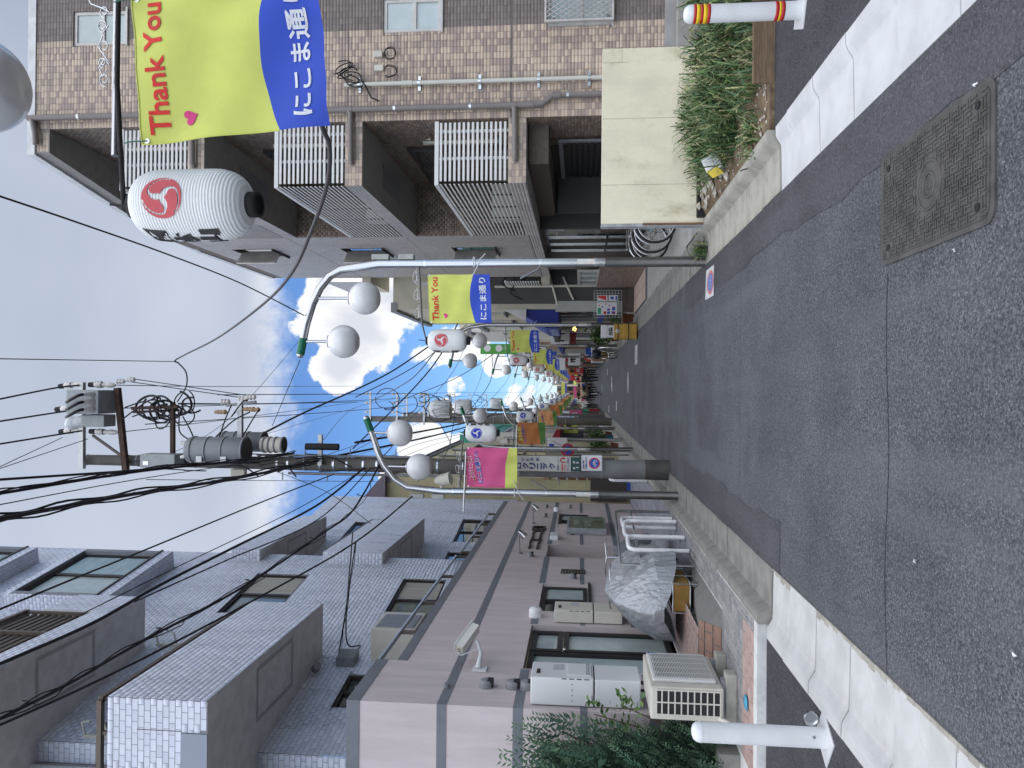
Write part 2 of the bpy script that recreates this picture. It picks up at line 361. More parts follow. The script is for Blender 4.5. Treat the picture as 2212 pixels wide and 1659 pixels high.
# ================================================================== GROUND
def asphalt(name, col, agg, scale):
    m = bpy.data.materials.new(name); m.use_nodes = True; nt = m.node_tree; b = nt.nodes['Principled BSDF']
    tcn = nt.nodes.new('ShaderNodeTexCoord'); vec = tcn.outputs['Object']
    vo = node(nt, 'ShaderNodeTexVoronoi', {'Vector':vec, 'Scale':scale}, feature='F1')
    hue = node(nt, 'ShaderNodeSeparateColor', {0:vo.outputs['Color']}).outputs[0]
    big = node(nt, 'ShaderNodeTexNoise', {'Vector':vec, 'Scale':0.9, 'Detail':6.0, 'Roughness':0.65}).outputs[0]
    med = node(nt, 'ShaderNodeTexNoise', {'Vector':vec, 'Scale':scale*.45, 'Detail':3.0}).outputs[0]
    k = smooth(nt, hue, 0.0, 1.0, 1-agg, 1+agg); k2 = smooth(nt, big, 0.3, 0.7, 0.82, 1.2)
    k = fmath(nt, 'MULTIPLY', k, k2); k = fmath(nt, 'MULTIPLY', k, smooth(nt, med, .35, .65, .75, 1.2))
    c = mixc(nt, 1.0, tuple(col)+(1,), node(nt,'ShaderNodeCombineXYZ',{0:k,1:k,2:k}).outputs[0], 'MULTIPLY')
    # pale chips of stone
    chip = fmath(nt, 'MULTIPLY', fmath(nt, 'GREATER_THAN', hue, 0.975), fmath(nt,'LESS_THAN', vo.outputs['Distance'], 0.45))
    c = mixc(nt, fmath(nt,'MULTIPLY',chip,min(1,agg*1.2)), c, (0.32,0.32,0.32,1))
    # wheel-polished lane and old patches
    st = node(nt, 'ShaderNodeTexNoise', {'Vector':node(nt,'ShaderNodeMapping',{0:vec,3:(1.6,.12,1)}).outputs[0], 'Scale':1.6, 'Detail':5.0}).outputs[0]
    c = mixc(nt, smooth(nt, st, .46, .72, 0, .45), c, tuple(q*1.5 for q in col)+(1,))
    oil = node(nt, 'ShaderNodeTexNoise', {'Vector':vec, 'Scale':1.9, 'Detail':7.0, 'Roughness':.7, 'Distortion':.6}).outputs[0]
    c = mixc(nt, smooth(nt, oil, .60, .74, 0, .45), c, tuple(q*.55 for q in col)+(1,))      # oil spots and old repairs
    nt.links.new(c, b.inputs['Base Color']); b.inputs['Roughness'].default_value = .86; b.inputs['Specular IOR Level'].default_value = .3
    bp = node(nt, 'ShaderNodeBump', {'Height':fmath(nt,'ADD',hue,fmath(nt,'MULTIPLY',vo.outputs['Distance'],-1.2)), 'Strength':.35*agg+.08, 'Distance':.006}); nt.links.new(bp.outputs[0], b.inputs['Normal'])
    MATS[name] = m; return m
M_AS = asphalt('asphalt_old', (.077,.081,.089), .44, 135); M_AS2 = asphalt('asphalt_new', (.046,.046,.051), .32, 130); M_AS3 = asphalt('asphalt_patch', (.062,.063,.069), .26, 140)
M_KERB = mat('painted_concrete', (.52,.525,.535), .6, var=.10, vscale=3, stain=.45, stain_col=(.42,.40,.36), sscale=3.5, bump=.15, bscale=50)
M_GUT = mat('gutter_concrete', (.20,.195,.18), .85, var=.22, vscale=4, stain=.6, stain_col=(.11,.105,.09), sscale=2.5, bump=.4, bscale=70)
M_GUT2 = mat('gutter_concrete_pale', (.33,.315,.275), .85, var=.2, vscale=5, stain=.6, stain_col=(.16,.15,.12), sscale=5, bump=.4, bscale=80)
M_CONC = mat('plain_concrete', (.30,.295,.285), .8, var=.14, vscale=3, stain=.45, stain_col=(.17,.165,.15), sscale=2.2, bump=.25, bscale=60)
M_WHITE = mat('white_paint', (.64,.65,.66), .38, var=.05, stain=.35, stain_col=(.42,.41,.39), sscale=5)
mb = MB(); mb.quad((-400,-400,-.03),(400,-400,-.03),(400,500,-.03),(-400,500,-.03)); struct('ground', mb, M_AS2)
mb = MB(); mb.quad((-1.44,-10,0),(1.55,-10,0),(1.62,240,0),(-1.6,240,0)); road = struct('road', mb, M_AS)
mb = MB()                                           # smoother resurfaced strips along the gutters and beyond the crossing
n = 40
def edge(x, y, k): return x + .03*math.sin(y*2.1+k) + .02*math.sin(y*7.3+k*2)
for i in range(n):
    y0, y1 = -2+i*.33, -2+(i+1)*.33
    mb.quad((edge(1.18,y0,1),y0,.004),(1.549,y0,.004),(1.549,y1,.004),(edge(1.18,y1,1),y1,.004))
    if i > 23: mb.quad((-1.439,y0,.004),(edge(-1.05,y0,2),y0,.004),(edge(-1.05,y1,2),y1,.004),(-1.439,y1,.004))
struct('road_repair_strip', mb, M_AS3)
mb = MB()
for (y, x0, x1, kk) in ((3.92,-1.43,.6,0),(7.4,-1.43,1.17,1),(12.2,-1.43,1.5,2)):      # open construction seams across the road
    for i in range(12):
        a, b = x0+(x1-x0)*i/12, x0+(x1-x0)*(i+1)/12; ya, yb = y+.02*math.sin(a*5+kk), y+.02*math.sin(b*5+kk)
        mb.quad((a,ya,.003),(b,yb,.003),(b,yb+.006,.003),(a,ya+.006,.003))
struct('road_seam', mb, mat('seam_tar', (.028,.028,.03), .9))
# side streets, darker newer asphalt behind the dropped kerbs
mb = MB(); mb.quad((-60,-30,.045),(-2.0,-30,.045),(-2.0,6.13,.045),(-60,6.13,.045)); struct('side_street', mb, M_AS2)
mb = MB(); mb.quad((2.06,-30,.045),(60,-30,.045),(60,6.0,.045),(2.06,6.0,.045)); struct('side_street', mb, M_AS2)
# gutters and kerbs: every stone a piece
def kerb_row(name, sgn, x0, x1, y0, y1, ln, lip, m, obj='kerb_stone', jit=.004):
    root = bpy.data.objects.new(name, None); COL.objects.link(root); root['kind'] = 'structure'; root.location = (0,0,0)
    wd = x1-x0; mb = MB(); g = .005
    prof = [(0,-.05),(0,.006),(wd*.60,.012),(wd*.70,.016),(wd*.80,lip*.85),(wd*.84,lip),(wd-.012,lip+.004),(wd,lip-.006),(wd,-.05)]
    vs = [(sgn*(x0+a), g, z) for a,z in prof]+[(sgn*(x0+a), ln-g, z) for a,z in prof]; k = len(prof)
    fs = [((i, i+1, k+i+1, k+i) if sgn < 0 else (i, k+i, k+i+1, i+1)) for i in range(k-1)]+[tuple(range(k)), tuple(range(k,2*k))[::-1]]
    mb.add(vs, fs); me = mesh_from(obj, mb, m)
    y = y0
    while y < y1-.01:
        o = bpy.data.objects.new(obj, me); COL.objects.link(o); o.parent = root
        o.location = (random.uniform(-jit,jit), y, random.uniform(-jit,jit)); o.rotation_euler = (0, 0, random.uniform(-.002,.002))
        if y+ln > y1: o.scale.y = (y1-y)/ln
        y += ln
    bed = MB(); bed.box((sgn*(x0+.005), y0, -.06), (sgn*(x1-.005), y1, -.004)); part('mortar_bed', bed, M_GUT, root)
kerb_row('white_kerb', 1, 1.55, 2.06, -1.0, 5.93, .6, .055, M_KERB)
M_KERBL = mat('worn_white_concrete', (.46,.46,.45), .7, var=.14, vscale=2.2, stain=.7, stain_col=(.30,.285,.25), sscale=2.6, bump=.2, bscale=50)
kerb_row('white_kerb', -1, 1.44, 2.00, -1.0, 6.10, .6, .055, M_KERBL)
mb = MB()
for i in range(90):
    y = -1+i*.079; wd_ = .018+.02*math.sin(i*1.7)**2+.012*math.sin(i*.61); mb.box((-1.436,y,-.01),(-1.436-wd_*1.0,y+.081,.0085))
struct('kerb_edge_mortar', mb, M_GUT2)
kerb_row('gutter_kerb', 1, 1.55, 2.03, 5.94, 9.45, .6, .11, M_GUT2, jit=.006)
kerb_row('gutter_kerb', 1, 1.56, 2.02, 9.46, 46, .6, .05, M_GUT, jit=.006)
kerb_row('gutter_kerb', -1, 1.44, 1.89, 6.11, 46, .6, .12, M_GUT, jit=.006)
mb = MB(); mb.box((2.0,9.3,-.02),(3.4,60,.03)); mb.box((-3.4,21.0,-.02),(-1.87,60,.03)); struct('pavement', mb, M_CONC)
# left shop terrace: tiled pavement
M_TBED = mat('tile_grout', (.16,.155,.15), .9)
mb = MB(); mb.box((-5.5,6.16,-.04),(-1.885,21.0,.112))
ter = struct('terrace_paving', mb, mat('terrace_edge', (.55,.55,.54), .8, var=.15, stain=.5, stain_col=(.25,.24,.22), sscale=6, bump=.3))
M_PT = mat('paving_tile', (0,0,0), .72, attr='tint', var=.12, vscale=25, bump=.15, bscale=120); M_PTO = mat('paving_tile_single', (0,0,0), .72, objcol=True, var=.12, vscale=25, bump=.15, bscale=120)
PK = [(.34,.245,.215),(.32,.23,.205),(.36,.26,.23)]; GY = [(.24,.235,.23),(.20,.20,.20),(.27,.265,.26)]; GB = [(.21,.22,.25),(.24,.25,.28)]
tf = TileField(); X_, Y_ = Vector((1,0,0)), Vector((0,1,0))
tf.add((-3.2,6.27,.112), X_, Y_, 1.2, .40, .20,.10, True, PK, gap=.005, depth=.006)
tf.add((-3.2,6.67,.112), X_, Y_, 1.2, .95, .12,.12, False, GY, gap=.005, depth=.006)
tf.add((-2.0,6.27,.112), X_, Y_, .10, 14.7, .05,.10, False, GY, gap=.004, depth=.006)
tf.add((-3.2,9.75,.112), X_, Y_, 1.2, 11.2, .24,.24, False, GB, gap=.005, depth=.006)
tf.add((-2.2,7.62,.112), X_, Y_, .2, 2.13, .10,.10, False, GY, gap=.004, depth=.006)
tf.build(ter, 'paving_tile', M_PT, M_PTO, 300, 'paving_tiles')
# pink tiled ramp up to the glass door
ramp = MB(); ramp.add([(-3.2,7.62,.112),(-2.22,7.62,.112),(-2.22,9.72,.112),(-3.2,9.72,.112),(-3.2,7.9,.30),(-2.5,7.9,.30),(-2.22,9.72,.118),(-3.2,9.72,.30)],
   [(0,1,5,4),(1,2,6,5),(2,3,7,6),(4,5,6,7)]); rp = part('ramp', ramp, M_TBED, ter)
tf = TileField(); A, B_, C_, D_ = Vector((-3.2,7.9,.302)), Vector((-2.5,7.9,.302)), Vector((-2.22,9.72,.120)), Vector((-3.2,9.72,.302))
u = (B_-A).normalized(); tf.add(A, u, Vector((0,1,0)), .70, 1.8, .2,.1, True, PK, gap=.005, depth=.006)
tf.add(Vector((-3.2,7.62,.115)), u, Vector((0,.83,.56)).normalized(), .8, .33, .2,.12, True, [(.25,.15,.11)], gap=.006, depth=.006)
tf.build(rp, 'paving_tile', M_PT, M_PTO, 60, 'paving_tiles')
mb = MB(); mb.box((-1.884,12.6,.0),(-1.872,15.9,.117)); part('orange_edge_strip', mb, mat('orange_paint', (.62,.30,.07), .6), ter)
# ---- telecom chamber cover
M_IRON = mat('cast_iron', (.088,.085,.083), .55, .35, var=.25, vscale=8, stain=.4, stain_col=(.115,.095,.075), sscale=3, bump=.2, bscale=150)
t = thing('manhole_cover', 'large rectangular cast iron chamber cover with basket weave tread in the road', 'manhole cover', (.92,3.46,0))
def rrect(x0,y0,x1,y1,r,n=6):
    p = []
    for cx,cy,a0 in ((x1-r,y1-r,0),(x0+r,y1-r,90),(x0+r,y0+r,180),(x1-r,y0+r,270)):
        p += [(cx+r*math.cos(math.radians(a0+90*i/n)), cy+r*math.sin(math.radians(a0+90*i/n))) for i in range(n+1)]
    return p
mb = MB(); mb.prism(rrect(.64,2.94,1.205,4.0,.06), -.02, .009); part('frame', mb, M_IRON, t)
mb = MB(); mb.prism(rrect(.665,2.97,1.18,3.97,.05), 0, .013); part('plate', mb, M_IRON, t)
mb = MB(); nx_, ny_ = 13, 26; cw, ch = .50/nx_, .97/ny_
for i in range(nx_):
    for j in range(ny_):
        cx, cy = .672+cw*(i+.5), 2.985+ch*(j+.5)
        if math.hypot((cx-.92),(cy-3.46)*.9) < .128: continue
        if any(math.hypot(cx-a,cy-b) < .035 for a,b in ((.72,3.05),(1.12,3.05),(.72,3.89),(1.12,3.89))): continue
        for q in (-.0105,.0105):
            a, b, ox, oy = (.0205,.0042,0,q) if (i+j)%2 else (.0042,.0205,q,0)
            mb.box((cx+ox-a,cy+oy-b,.0125),(cx+ox+a,cy+oy+b,.0175))
o_ = part('tread_pattern', mb, M_IRON, t); o_['kind'] = 'stuff'
mb = MB()
for r0 in (.115,.06,.02):
    mb.lathe((.92,3.46,.013), [(r0-.012,0),(r0-.012,.005),(r0,.005),(r0,0)], 40)
part('emblem_rings', mb, M_IRON, t)
mb = MB(); M_BLK = mat('black_rubber', (.012,.012,.013), .7)
for a,b in ((.72,3.05),(1.12,3.05),(.72,3.89),(1.12,3.89)): mb = MB(); mb.cyl((a,b),.017,.012,.0185,12); part('lifting_hole', mb, M_BLK, t)
pass
M_ZINC = mat('galvanised_steel', (.42,.43,.44), .42, .75, var=.12, vscale=9)
M_LID = mat('pale_iron', (.34,.35,.36), .6, .2, var=.2)
mb = MB(); mb.cyl((.19,24.1),.34,-.01,.008,32); mb.lathe((.19,24.1,.008),[(.30,0),(.30,.004),(.28,.004),(.28,0)],32); solo('manhole_cover', mb, M_LID, 'round pale manhole cover in the middle of the road', 'manhole cover')
mb = MB(); p = at(*z5(1905,630), Z=0); mb.prism(rrect(p.x-.25,p.y-.45,p.x+.28,p.y+.45,.03),-.01,.008); solo('manhole_cover', mb, M_LID, 'rectangular pale cover set in the road near the yellow crate', 'manhole cover')
mb = MB()
for (a,b,y) in ((-.15,.25,36.0),(.05,.55,36.4),(-.95,-.55,31.5),(.75,1.1,42),(-.2,.3,52),(-1.3,-.9,39.5)):
    mb.box((a,y,.0),(b,y+.32,.005))
struct('road_marking', mb, M_WHITE)
# no-parking decal stuck on the gutter beside the right lamp post
M_BLUE = mat('print_blue', (.03,.09,.42), .5); M_RED = mat('print_red', (.55,.03,.035), .5); M_BLKP = mat('print_black', (.02,.02,.022), .5); M_GREENP = mat('print_green', (.02,.32,.17), .5)
c = [at((2400+x/4.022)*KK, (850+y/4.022)*KK, Z=.01) for x,y in ((1655,770),(1530,870),(1515,1335),(1650,1260))]
t = thing('road_decal', 'white square road decal with faded red and blue no bicycle roundel', 'decal', (c[0]+c[2])/2)
mb = MB(); mb.quad(c[0],c[1],c[2],c[3]); z = Vector((0,0,.004)); part('sheet', mb, mat('decal_white',(.52,.53,.54),.6,stain=.4,stain_col=(.4,.4,.4),sscale=9), t)
U = (c[3]-c[0])*-1; V = (c[1]-c[0]); O = c[3]
def disc(mb, O, U, V, cx, cy, r, n=28, k=0.0, r0=0.0):
    N = U.cross(V).normalized()*k; q = [O+U*(cx+r*math.cos(2*PI*i/n))+V*(cy+r*math.sin(2*PI*i/n))+N for i in range(n)]
    if r0:
        q2 = [O+U*(cx+r0*math.cos(2*PI*i/n))+V*(cy+r0*math.sin(2*PI*i/n))+N for i in range(n)]
        mb.add(q+q2, [(i,(i+1)%n,n+(i+1)%n,n+i) for i in range(n)])
    else: mb.add(q, [tuple(range(n))])
O2 = O+Vector((0,0,.003))
mb = MB(); disc(mb,O2,U,V,.5,.42,.40,r0=.31); part('red_ring', mb, mat('faded_red',(.55,.16,.13),.6), t)
mb = MB(); disc(mb,O2,U,V,.5,.42,.305); part('blue_disc', mb, mat('faded_blue',(.12,.17,.42),.6,var=.3,vscale=20), t)
mb = MB(); O3 = O2+Vector((0,0,.002)); put_text(mb, '自転車', O3+U*.28+V*.70+V*.14, U.normalized(), V.normalized(), w=U.length*.5, h=V.length*.10)
part('lettering', mb, mat('faded_white',(.45,.48,.58),.6), t)
for cx_ in (.38,.62): mb = MB(); disc(mb,O3,U,V,cx_,.38,.09,k=.0,r0=.07); part('wheel_print', mb, MATS['faded_white'], t)
# litter
for i,(q,lb) in enumerate((((2112,182),'white paper scrap on the smooth asphalt beside the right kerb'),((1980,1212),'curled white scrap lying on the rough asphalt'),((2196,1414),'oval white scrap nearest the bottom of the road'),((2066,540),'thin white scrap beside the iron cover'))):
    p = at(*q, Z=.005); mb = MB(); a = i*1.1; r = .011
    vs = [p+Vector((r*math.cos(k*PI/4+a)*(1 if k%2 else .5), r*1.1*math.sin(k*PI/4+a), .004+.006*(k%3))) for k in range(8)]; mb.add(vs, [tuple(range(8))])
    solo('paper_scrap', mb, M_WHITE, lb, 'litter', 'scraps of litter on the road')
# ================================================================== LEFT BUILDING
Zv = Vector((0,0,1))
M_PINK = mat('pink_stucco', (.54,.475,.48), .88, var=.08, vscale=2.5, bump=.55, bscale=150, stain=.5, stain_col=(.38,.33,.33), sscale=1.6, stretch=(2.2,2.2,.35))
M_BAND = mat('grey_band', (.155,.165,.19), .75, var=.1, vscale=4, bump=.3, bscale=120)
M_SOFF = mat('soffit_plaster', (.60,.60,.59), .85, var=.1, stain=.3, stain_col=(.2,.2,.19))
M_GROUT = mat('tile_joint', (.22,.23,.26), .9)
M_TL = mat('white_tile', (0,0,0), .30, attr='tint', var=.10, vscale=1.1, spec=.5, stain=.35, stain_col=(.38,.38,.40), sscale=1.5, stretch=(1.8,1.8,.3)); M_TLO = mat('white_tile_single', (0,0,0), .30, objcol=True, var=.05, vscale=3, spec=.5)
M_BRONZE = mat('bronze_frame', (.045,.036,.032), .4, .5, var=.15); M_BRAIL = mat('brown_rail', (.10,.08,.065), .5, .3, var=.15)
M_GLASS = mat('window_glass', (.10,.13,.135), .06, 0, var=.06, spec=.9, coat=.6); M_GLASSD = mat('dark_glass', (.022,.03,.033), .05, 0, var=.1, spec=.9, coat=.5)
M_CURT = mat('pale_curtain', (.34,.34,.31), .9, var=.12, vscale=3, stretch=(8,8,.5)); M_GLASSW = mat('frosted_reflection_glass', (.40,.47,.47), .22, var=.06, spec=.7, coat=.4)  # pale base colour also stands in for the reflection in the glazed door
M_BLKFR = mat('black_frame', (.018,.018,.02), .45); M_STEEL = mat('stainless', (.56,.57,.58), .22, .95, var=.08)
M_GREYV = mat('grey_vent_paint', (.22,.225,.24), .5, .2); M_LETTER = mat('bronze_letter', (.035,.028,.026), .5, .3)
LB = thing('apartment_building', 'white tiled apartment block with pink stucco ground floor and grey bands', 'building', (-3.2,7.38,0))
XF = -3.2; YP = 7.38; YE = 20.75
holes = [(8.43-YP,.36,10.0-YP,2.18),(10.63-YP,1.40,12.1-YP,2.13),(14.05-YP,.11,15.15-YP,2.17),(17.45-YP,1.30,19.05-YP,2.05)]
mb = MB(); mb.panel((XF,YP,0), (0,1,0), (0,0,1), YE-YP, 3.62, holes, .16)
mb.panel((-9,YP,0), (1,0,0), (0,0,1), 9+XF, 3.87)
mb.quad((XF,YP,3.62),(XF,8.52,3.62),(XF,8.52,3.87),(XF,YP,3.87))
mb.quad((XF,YE,0),(-6,YE,0),(-6,YE,3.6),(XF,YE,3.6))
mb.quad((XF-.22,YP+.22,3.3),(XF-.22,YE,3.3),(XF-.22,YE,3.62),(XF-.22,YP+.22,3.62)); part('ground_floor_wall', mb, M_PINK, LB)
mb = MB(); mb.quad((XF-.2,YP+.2,3.3),(XF-.2,YE,3.3),(-9,YE,3.3),(-9,YP+.2,3.3)); part('terrace_roof', mb, M_CONC, LB)
mb = MB()                                             # parapet coping
mb.box((XF-.24,YP-.006,3.765),(XF+.006,8.52,3.90)); mb.box((-9,YP-.006,3.765),(XF-.24,YP+.24,3.90)); mb.box((XF-.24,8.52,3.54),(XF+.006,YE+.004,3.655)); part('parapet_coping', mb, M_BAND, LB)
for z0, z1, gaps in ((2.87,2.97,()),(2.10,2.20,((8.40,10.03),(10.6,12.13),(14.02,15.18))),(1.46,1.53,((8.40,10.03),(10.6,12.13),(14.02,15.18),(17.42,19.08))),(.75,.85,((8.40,10.03),(14.02,15.18)))):
    mb = MB(); mb.box((-9,YP-.004,z0),(XF+.004,YP+.02,z1)); y = YP+.02
    for a,b in gaps: mb.box((XF-.02,y,z0),(XF+.004,a,z1)); part('grey_band', mb, M_BAND, LB); mb = MB(); y = b
    mb.box((XF-.02,y,z0),(XF+.004,YE,z1)); part('grey_band', mb, M_BAND, LB)
def window(parent, O, U, V, w, h, mf, mg, fw=.045, split=None, vsplit=None, dep=.06, name='window', curtain=None, ins=.10):
    """frame + panes in an opening; O lower corner on the wall face, recessed by ins along -(UxV)"""
    O,U,V = map(Vector,(O,U,V)); N = U.cross(V).normalized(); C = O-N*ins
    def bx(mb, a,b,c,d,k0,k1):
        ctr = C+U*((a+c)/2)+V*((b+d)/2)+N*((k0+k1)/2); mb.obox(ctr, U*((c-a)/2), V*((d-b)/2), N*((k1-k0)/2))
    mb = MB(); bx(mb,0,0,w,fw,0,dep); bx(mb,0,h-fw,w,h,0,dep); bx(mb,0,fw,fw,h-fw,0,dep); bx(mb,w-fw,fw,w,h-fw,0,dep)
    cells = [(fw,fw,w-fw,h-fw)]
    if split:
        s_ = split*w; bx(mb,s_-fw*.6,fw,s_+fw*.6,h-fw,.01,dep*.9); cells = [(fw,fw,s_-fw*.6,h-fw),(s_+fw*.6,fw,w-fw,h-fw)]
    if vsplit:
        v_ = vsplit*h; bx(mb,fw,v_-fw*.6,w-fw,v_+fw*.6,.01,dep*.9); cells = [(fw,fw,w-fw,v_-fw*.6),(fw,v_+fw*.6,w-fw,h-fw)]
    f = part(name, mb, mf, parent)
    for k,(a,b,c,d) in enumerate(cells):
        m2 = MB(); bx(m2,a,b,c,d,.012+.012*k,.020+.012*k); part('pane', m2, mg if not isinstance(mg,(list,tuple)) else mg[k%len(mg)], f)
    if curtain:
        m2 = MB(); bx(m2,0,0,w,h,-.08,-.07); part('curtain', m2, curtain, f)
    return f
YV = Vector((0,1,0)); XV = Vector((1,0,0))
# glazed door, two leaves with a transom over one
window(LB, (XF,8.45,.38), YV, Zv, .78, 1.78, M_BLKFR, M_GLASSW, fw=.07, ins=.14, name='door_leaf')
f = window(LB, (XF,9.235,.38), YV, Zv, .745, 1.36, M_BLKFR, M_GLASSW, fw=.07, ins=.13, name='door_leaf')
window(LB, (XF,9.235,1.75), YV, Zv, .745, .41, M_BLKFR, M_GLASSW, fw=.07, ins=.13, name='transom_window')
mb = MB(); mb.lathe((XF-.06,9.23,1.72), [(0,.03),(.02,.028),(.025,.01),(.012,0)], 14, 'x'); part('door_lock', mb, M_STEEL, LB)
mb = MB(); mb.box((XF-.16,8.38,.24),(XF+.03,10.05,.36)); part('door_step', mb, M_PINK, LB)
window(LB, (XF,10.66,1.42), YV, Zv, 1.42, .69, M_BLKFR, (M_GLASSD,M_GLASSW), fw=.06, split=.5, ins=.10)
mb = MB(); mb.box((XF-.02,10.58,1.36),(XF+.035,12.14,1.40)); part('window_sill', mb, M_BLKFR, LB)
window(LB, (XF,17.48,1.32), YV, Zv, 1.55, .71, M_BLKFR, (M_GLASSD,M_GLASSW), fw=.06, split=.5, ins=.10)
mb = MB(); mb.box((XF-1.2,14.0,.112),(XF-1.15,15.2,2.2)); mb.box((XF-1.15,15.15,.112),(XF-.16,15.2,2.2)); mb.box((XF-1.15,14.0,.112),(XF-.16,14.05,2.2)); mb.box((XF-1.2,14.0,2.18),(XF-.16,15.2,2.24)); part('entrance_recess', mb, M_PINK, LB)
mb = MB(); mb.box((XF-1.14,14.1,.12),(XF-1.08,15.1,2.0)); part('entrance_door', mb, M_BRONZE, LB)
for y, z in ((15.05,1.53),(15.05,1.25)):
    mb = MB(); mb.box((XF-.5,15.10,z-.06),(XF-.3,15.145,z+.06)); part('intercom_panel', mb, M_BLKFR, LB)
# round vent caps
for y,z,r in ((7.87,2.53,.075),(7.87,2.25,.075),(7.87,2.10,.075),(14.02,2.47,.06),(12.5,1.65,.06),(18.35,2.39,.05),(19.76,2.42,.05),(19.8,1.8,.05)):
    mb = MB(); mb.lathe((XF,y,z), [(r,0),(r,.055),(r*.9,.075),(r*.5,.085),(0,.088)], 20, 'x')
    c = part('vent_cap', mb, M_GREYV, LB)
    mb = MB(); mb.obox((XF+.05,y,z-r*.62),(.036,0,0),(0,r*.62,0),(0,0,r*.42)); part('vent_opening', mb, M_BLK, c)
mb = MB(); mb.tube([(XF-.02,7.80,2.95),(XF+.05,7.80,2.94)],.028,12); part('overflow_pipe', mb, M_GREYV, LB)
mb = MB(); mb.lathe((XF,10.35,2.15),[(.09,0),(.09,.10),(.07,.13),(0,.135)],20,'x'); part('dome_lamp', mb, mat('milk_plastic',(.72,.73,.74),.35), LB)
mb = MB(); mb.box((XF,15.55,1.98),(XF+.10,15.95,2.16),.02); part('wall_lamp', mb, MATS['milk_plastic'], LB)
mb = MB(); mb.lathe((XF,19.2,2.13),[(.07,0),(.07,.09),(.05,.11),(0,.115)],16,'x'); part('dome_lamp', mb, MATS['milk_plastic'], LB)
for (y0,y1,z0,z1) in ((12.80,13.05,1.44,1.86),(13.3,13.5,.86,1.0),(16.2,16.42,1.64,1.73)):
    g = MB(); g.box((XF-.01,y0,z0),(XF+.018,y1,z1)); gp = part('wall_grille', g, M_BRONZE, LB)
    nb = 8 if z1-z0 > .3 else 3
    for i in range(nb):
        g = MB(); z = z0+(z1-z0)*(i+.5)/nb; g.box((XF+.018,y0+.02,z-.012),(XF+.028,y1-.02,z+.010)); part('slat', g, M_STEEL, gp)
# company lettering in dark metal, spotlights above it
p0 = Vector((XF+.03,14.55,2.30)); mb = MB(); put_text(mb, 'ニコニコ園', p0+Vector((0,.1,0)), YV, Zv, w=2.35, h=.30, bold=.03)
mb2 = MB(); n0 = len(mb.v); mb2.v = mb.v+[(v[0]-.03,v[1],v[2]) for v in mb.v]; mb2.f = mb.f[:]; mb2.mi = [0]*len(mb.f); mb2.sm = [False]*len(mb.f)
ed = {}
for fc in mb.f:
    for i in range(len(fc)):
        a,b = fc[i], fc[(i+1)%len(fc)]; ed[(min(a,b),max(a,b))] = ed.get((min(a,b),max(a,b)),0)+1
for (a,b),k in ed.items():
    if k == 1: mb2.f.append((a,b,b+n0,a+n0)); mb2.mi.append(0); mb2.sm.append(False)
part('wall_lettering', mb2, M_LETTER, LB)
for y,z in ((14.24,2.68),(17.43,2.62)):
    mb = MB(); mb.lathe((XF,y,z),[(.05,0),(.05,.02),(0,.025)],14,'x'); mb.tube([(XF,y,z),(XF+.42,y,z+.02)],.010,8)
    sp = part('spotlight', mb, M_GREYV, LB)
    m2 = MB(); m2.tube([(XF+.43,y,z+.03),(XF+.40,y,z-.02),(XF+.33,y,z-.09)],[.035,.05,.07],14); part('spot_head', m2, M_STEEL, sp)
# handrail on the terrace roof
mb = MB(); hr = [(XF-.10,8.5,3.93)]+[(XF-.10,y,3.92) for y in (9.8,11.2,12.8,14.4,16,17.6,19.2)]
mb.tube([(XF-.10,8.45,3.93),(XF-.10,14.3,3.93)],.028,10); mb.tube([(XF-.10,14.6,3.90),(XF-.10,19.2,3.90)],.028,10); part('handrail', mb, M_STEEL, LB)
for y in (8.5,9.8,11.15,12.75,14.25,14.65,16.2,17.7,19.15):
    mb = MB(); mb.bar((XF-.10,y,3.60),(XF-.10,y,3.915),.045,.045); part('rail_post', mb, M_BRAIL, LB)
# --- tiled upper storeys, two wall planes turned a few degrees to the street
WD = Vector((.159,.987,0)).normalized(); WN = WD.cross(Zv); S1 = Vector((-4.30,8.40,0)); S2 = Vector((-4.30,14.5,0)); L1, L2, ZT, ZW = 5.93, 6.75, 19.0, 8.75
h1 = [(.0+.95,3.3,1.74,4.73),(3.40,3.94,4.98,4.73),(3.41,6.52,5.0,7.50),(.18,6.4,.95,7.43),(3.3,9.45,5.05,10.95),(3.3,12.25,5.05,13.7)]
h2 = [(3.36,3.85,5.01,4.60),(1.7,3.85,2.69,4.60),(3.2,6.45,4.6,7.4)]
mb = MB(); mb.panel(S1+Zv*3.3, WD, Zv, L1, ZT-3.3, [(a,b-3.3,c,d-3.3) for a,b,c,d in h1], .09); E1 = S1+WD*L1
mb.quad(E1+Zv*3.3,S2+Zv*3.3,S2+Zv*ZT,E1+Zv*ZT); mb.quad((-9,8.40,3.3),(-4.55,8.40,3.3),(-4.55,8.40,ZT),(-9,8.40,ZT)); mb.quad((-4.55,8.39,3.3),(-4.30,8.39,3.3),(-4.30,8.39,ZT),(-4.55,8.39,ZT))
mb.panel(S2+Zv*3.3, WD, Zv, L2, ZW-3.3, [(a,b-3.3,c,d-3.3) for a,b,c,d in h2], .09); E2 = S2+WD*L2
mb.quad(E2+Zv*3.3,(-9,E2.y,3.3),(-9,E2.y,ZW),E2+Zv*ZW); mb.quad(S2+Zv*ZW,E2+Zv*ZW,(-9,E2.y,ZW),(-9,S2.y,ZW))
part('tiled_wall', mb, M_GROUT, LB)
mb = MB(); mb.box((-9,8.385,3.3),(-4.56,8.398,9.5)); part('side_wall', mb, M_PINK, LB)
pal = [(.58,.61,.715),(.61,.64,.74),(.555,.585,.69),(.62,.65,.75)]
TF = TileField(); TW, TH = .117, .0665
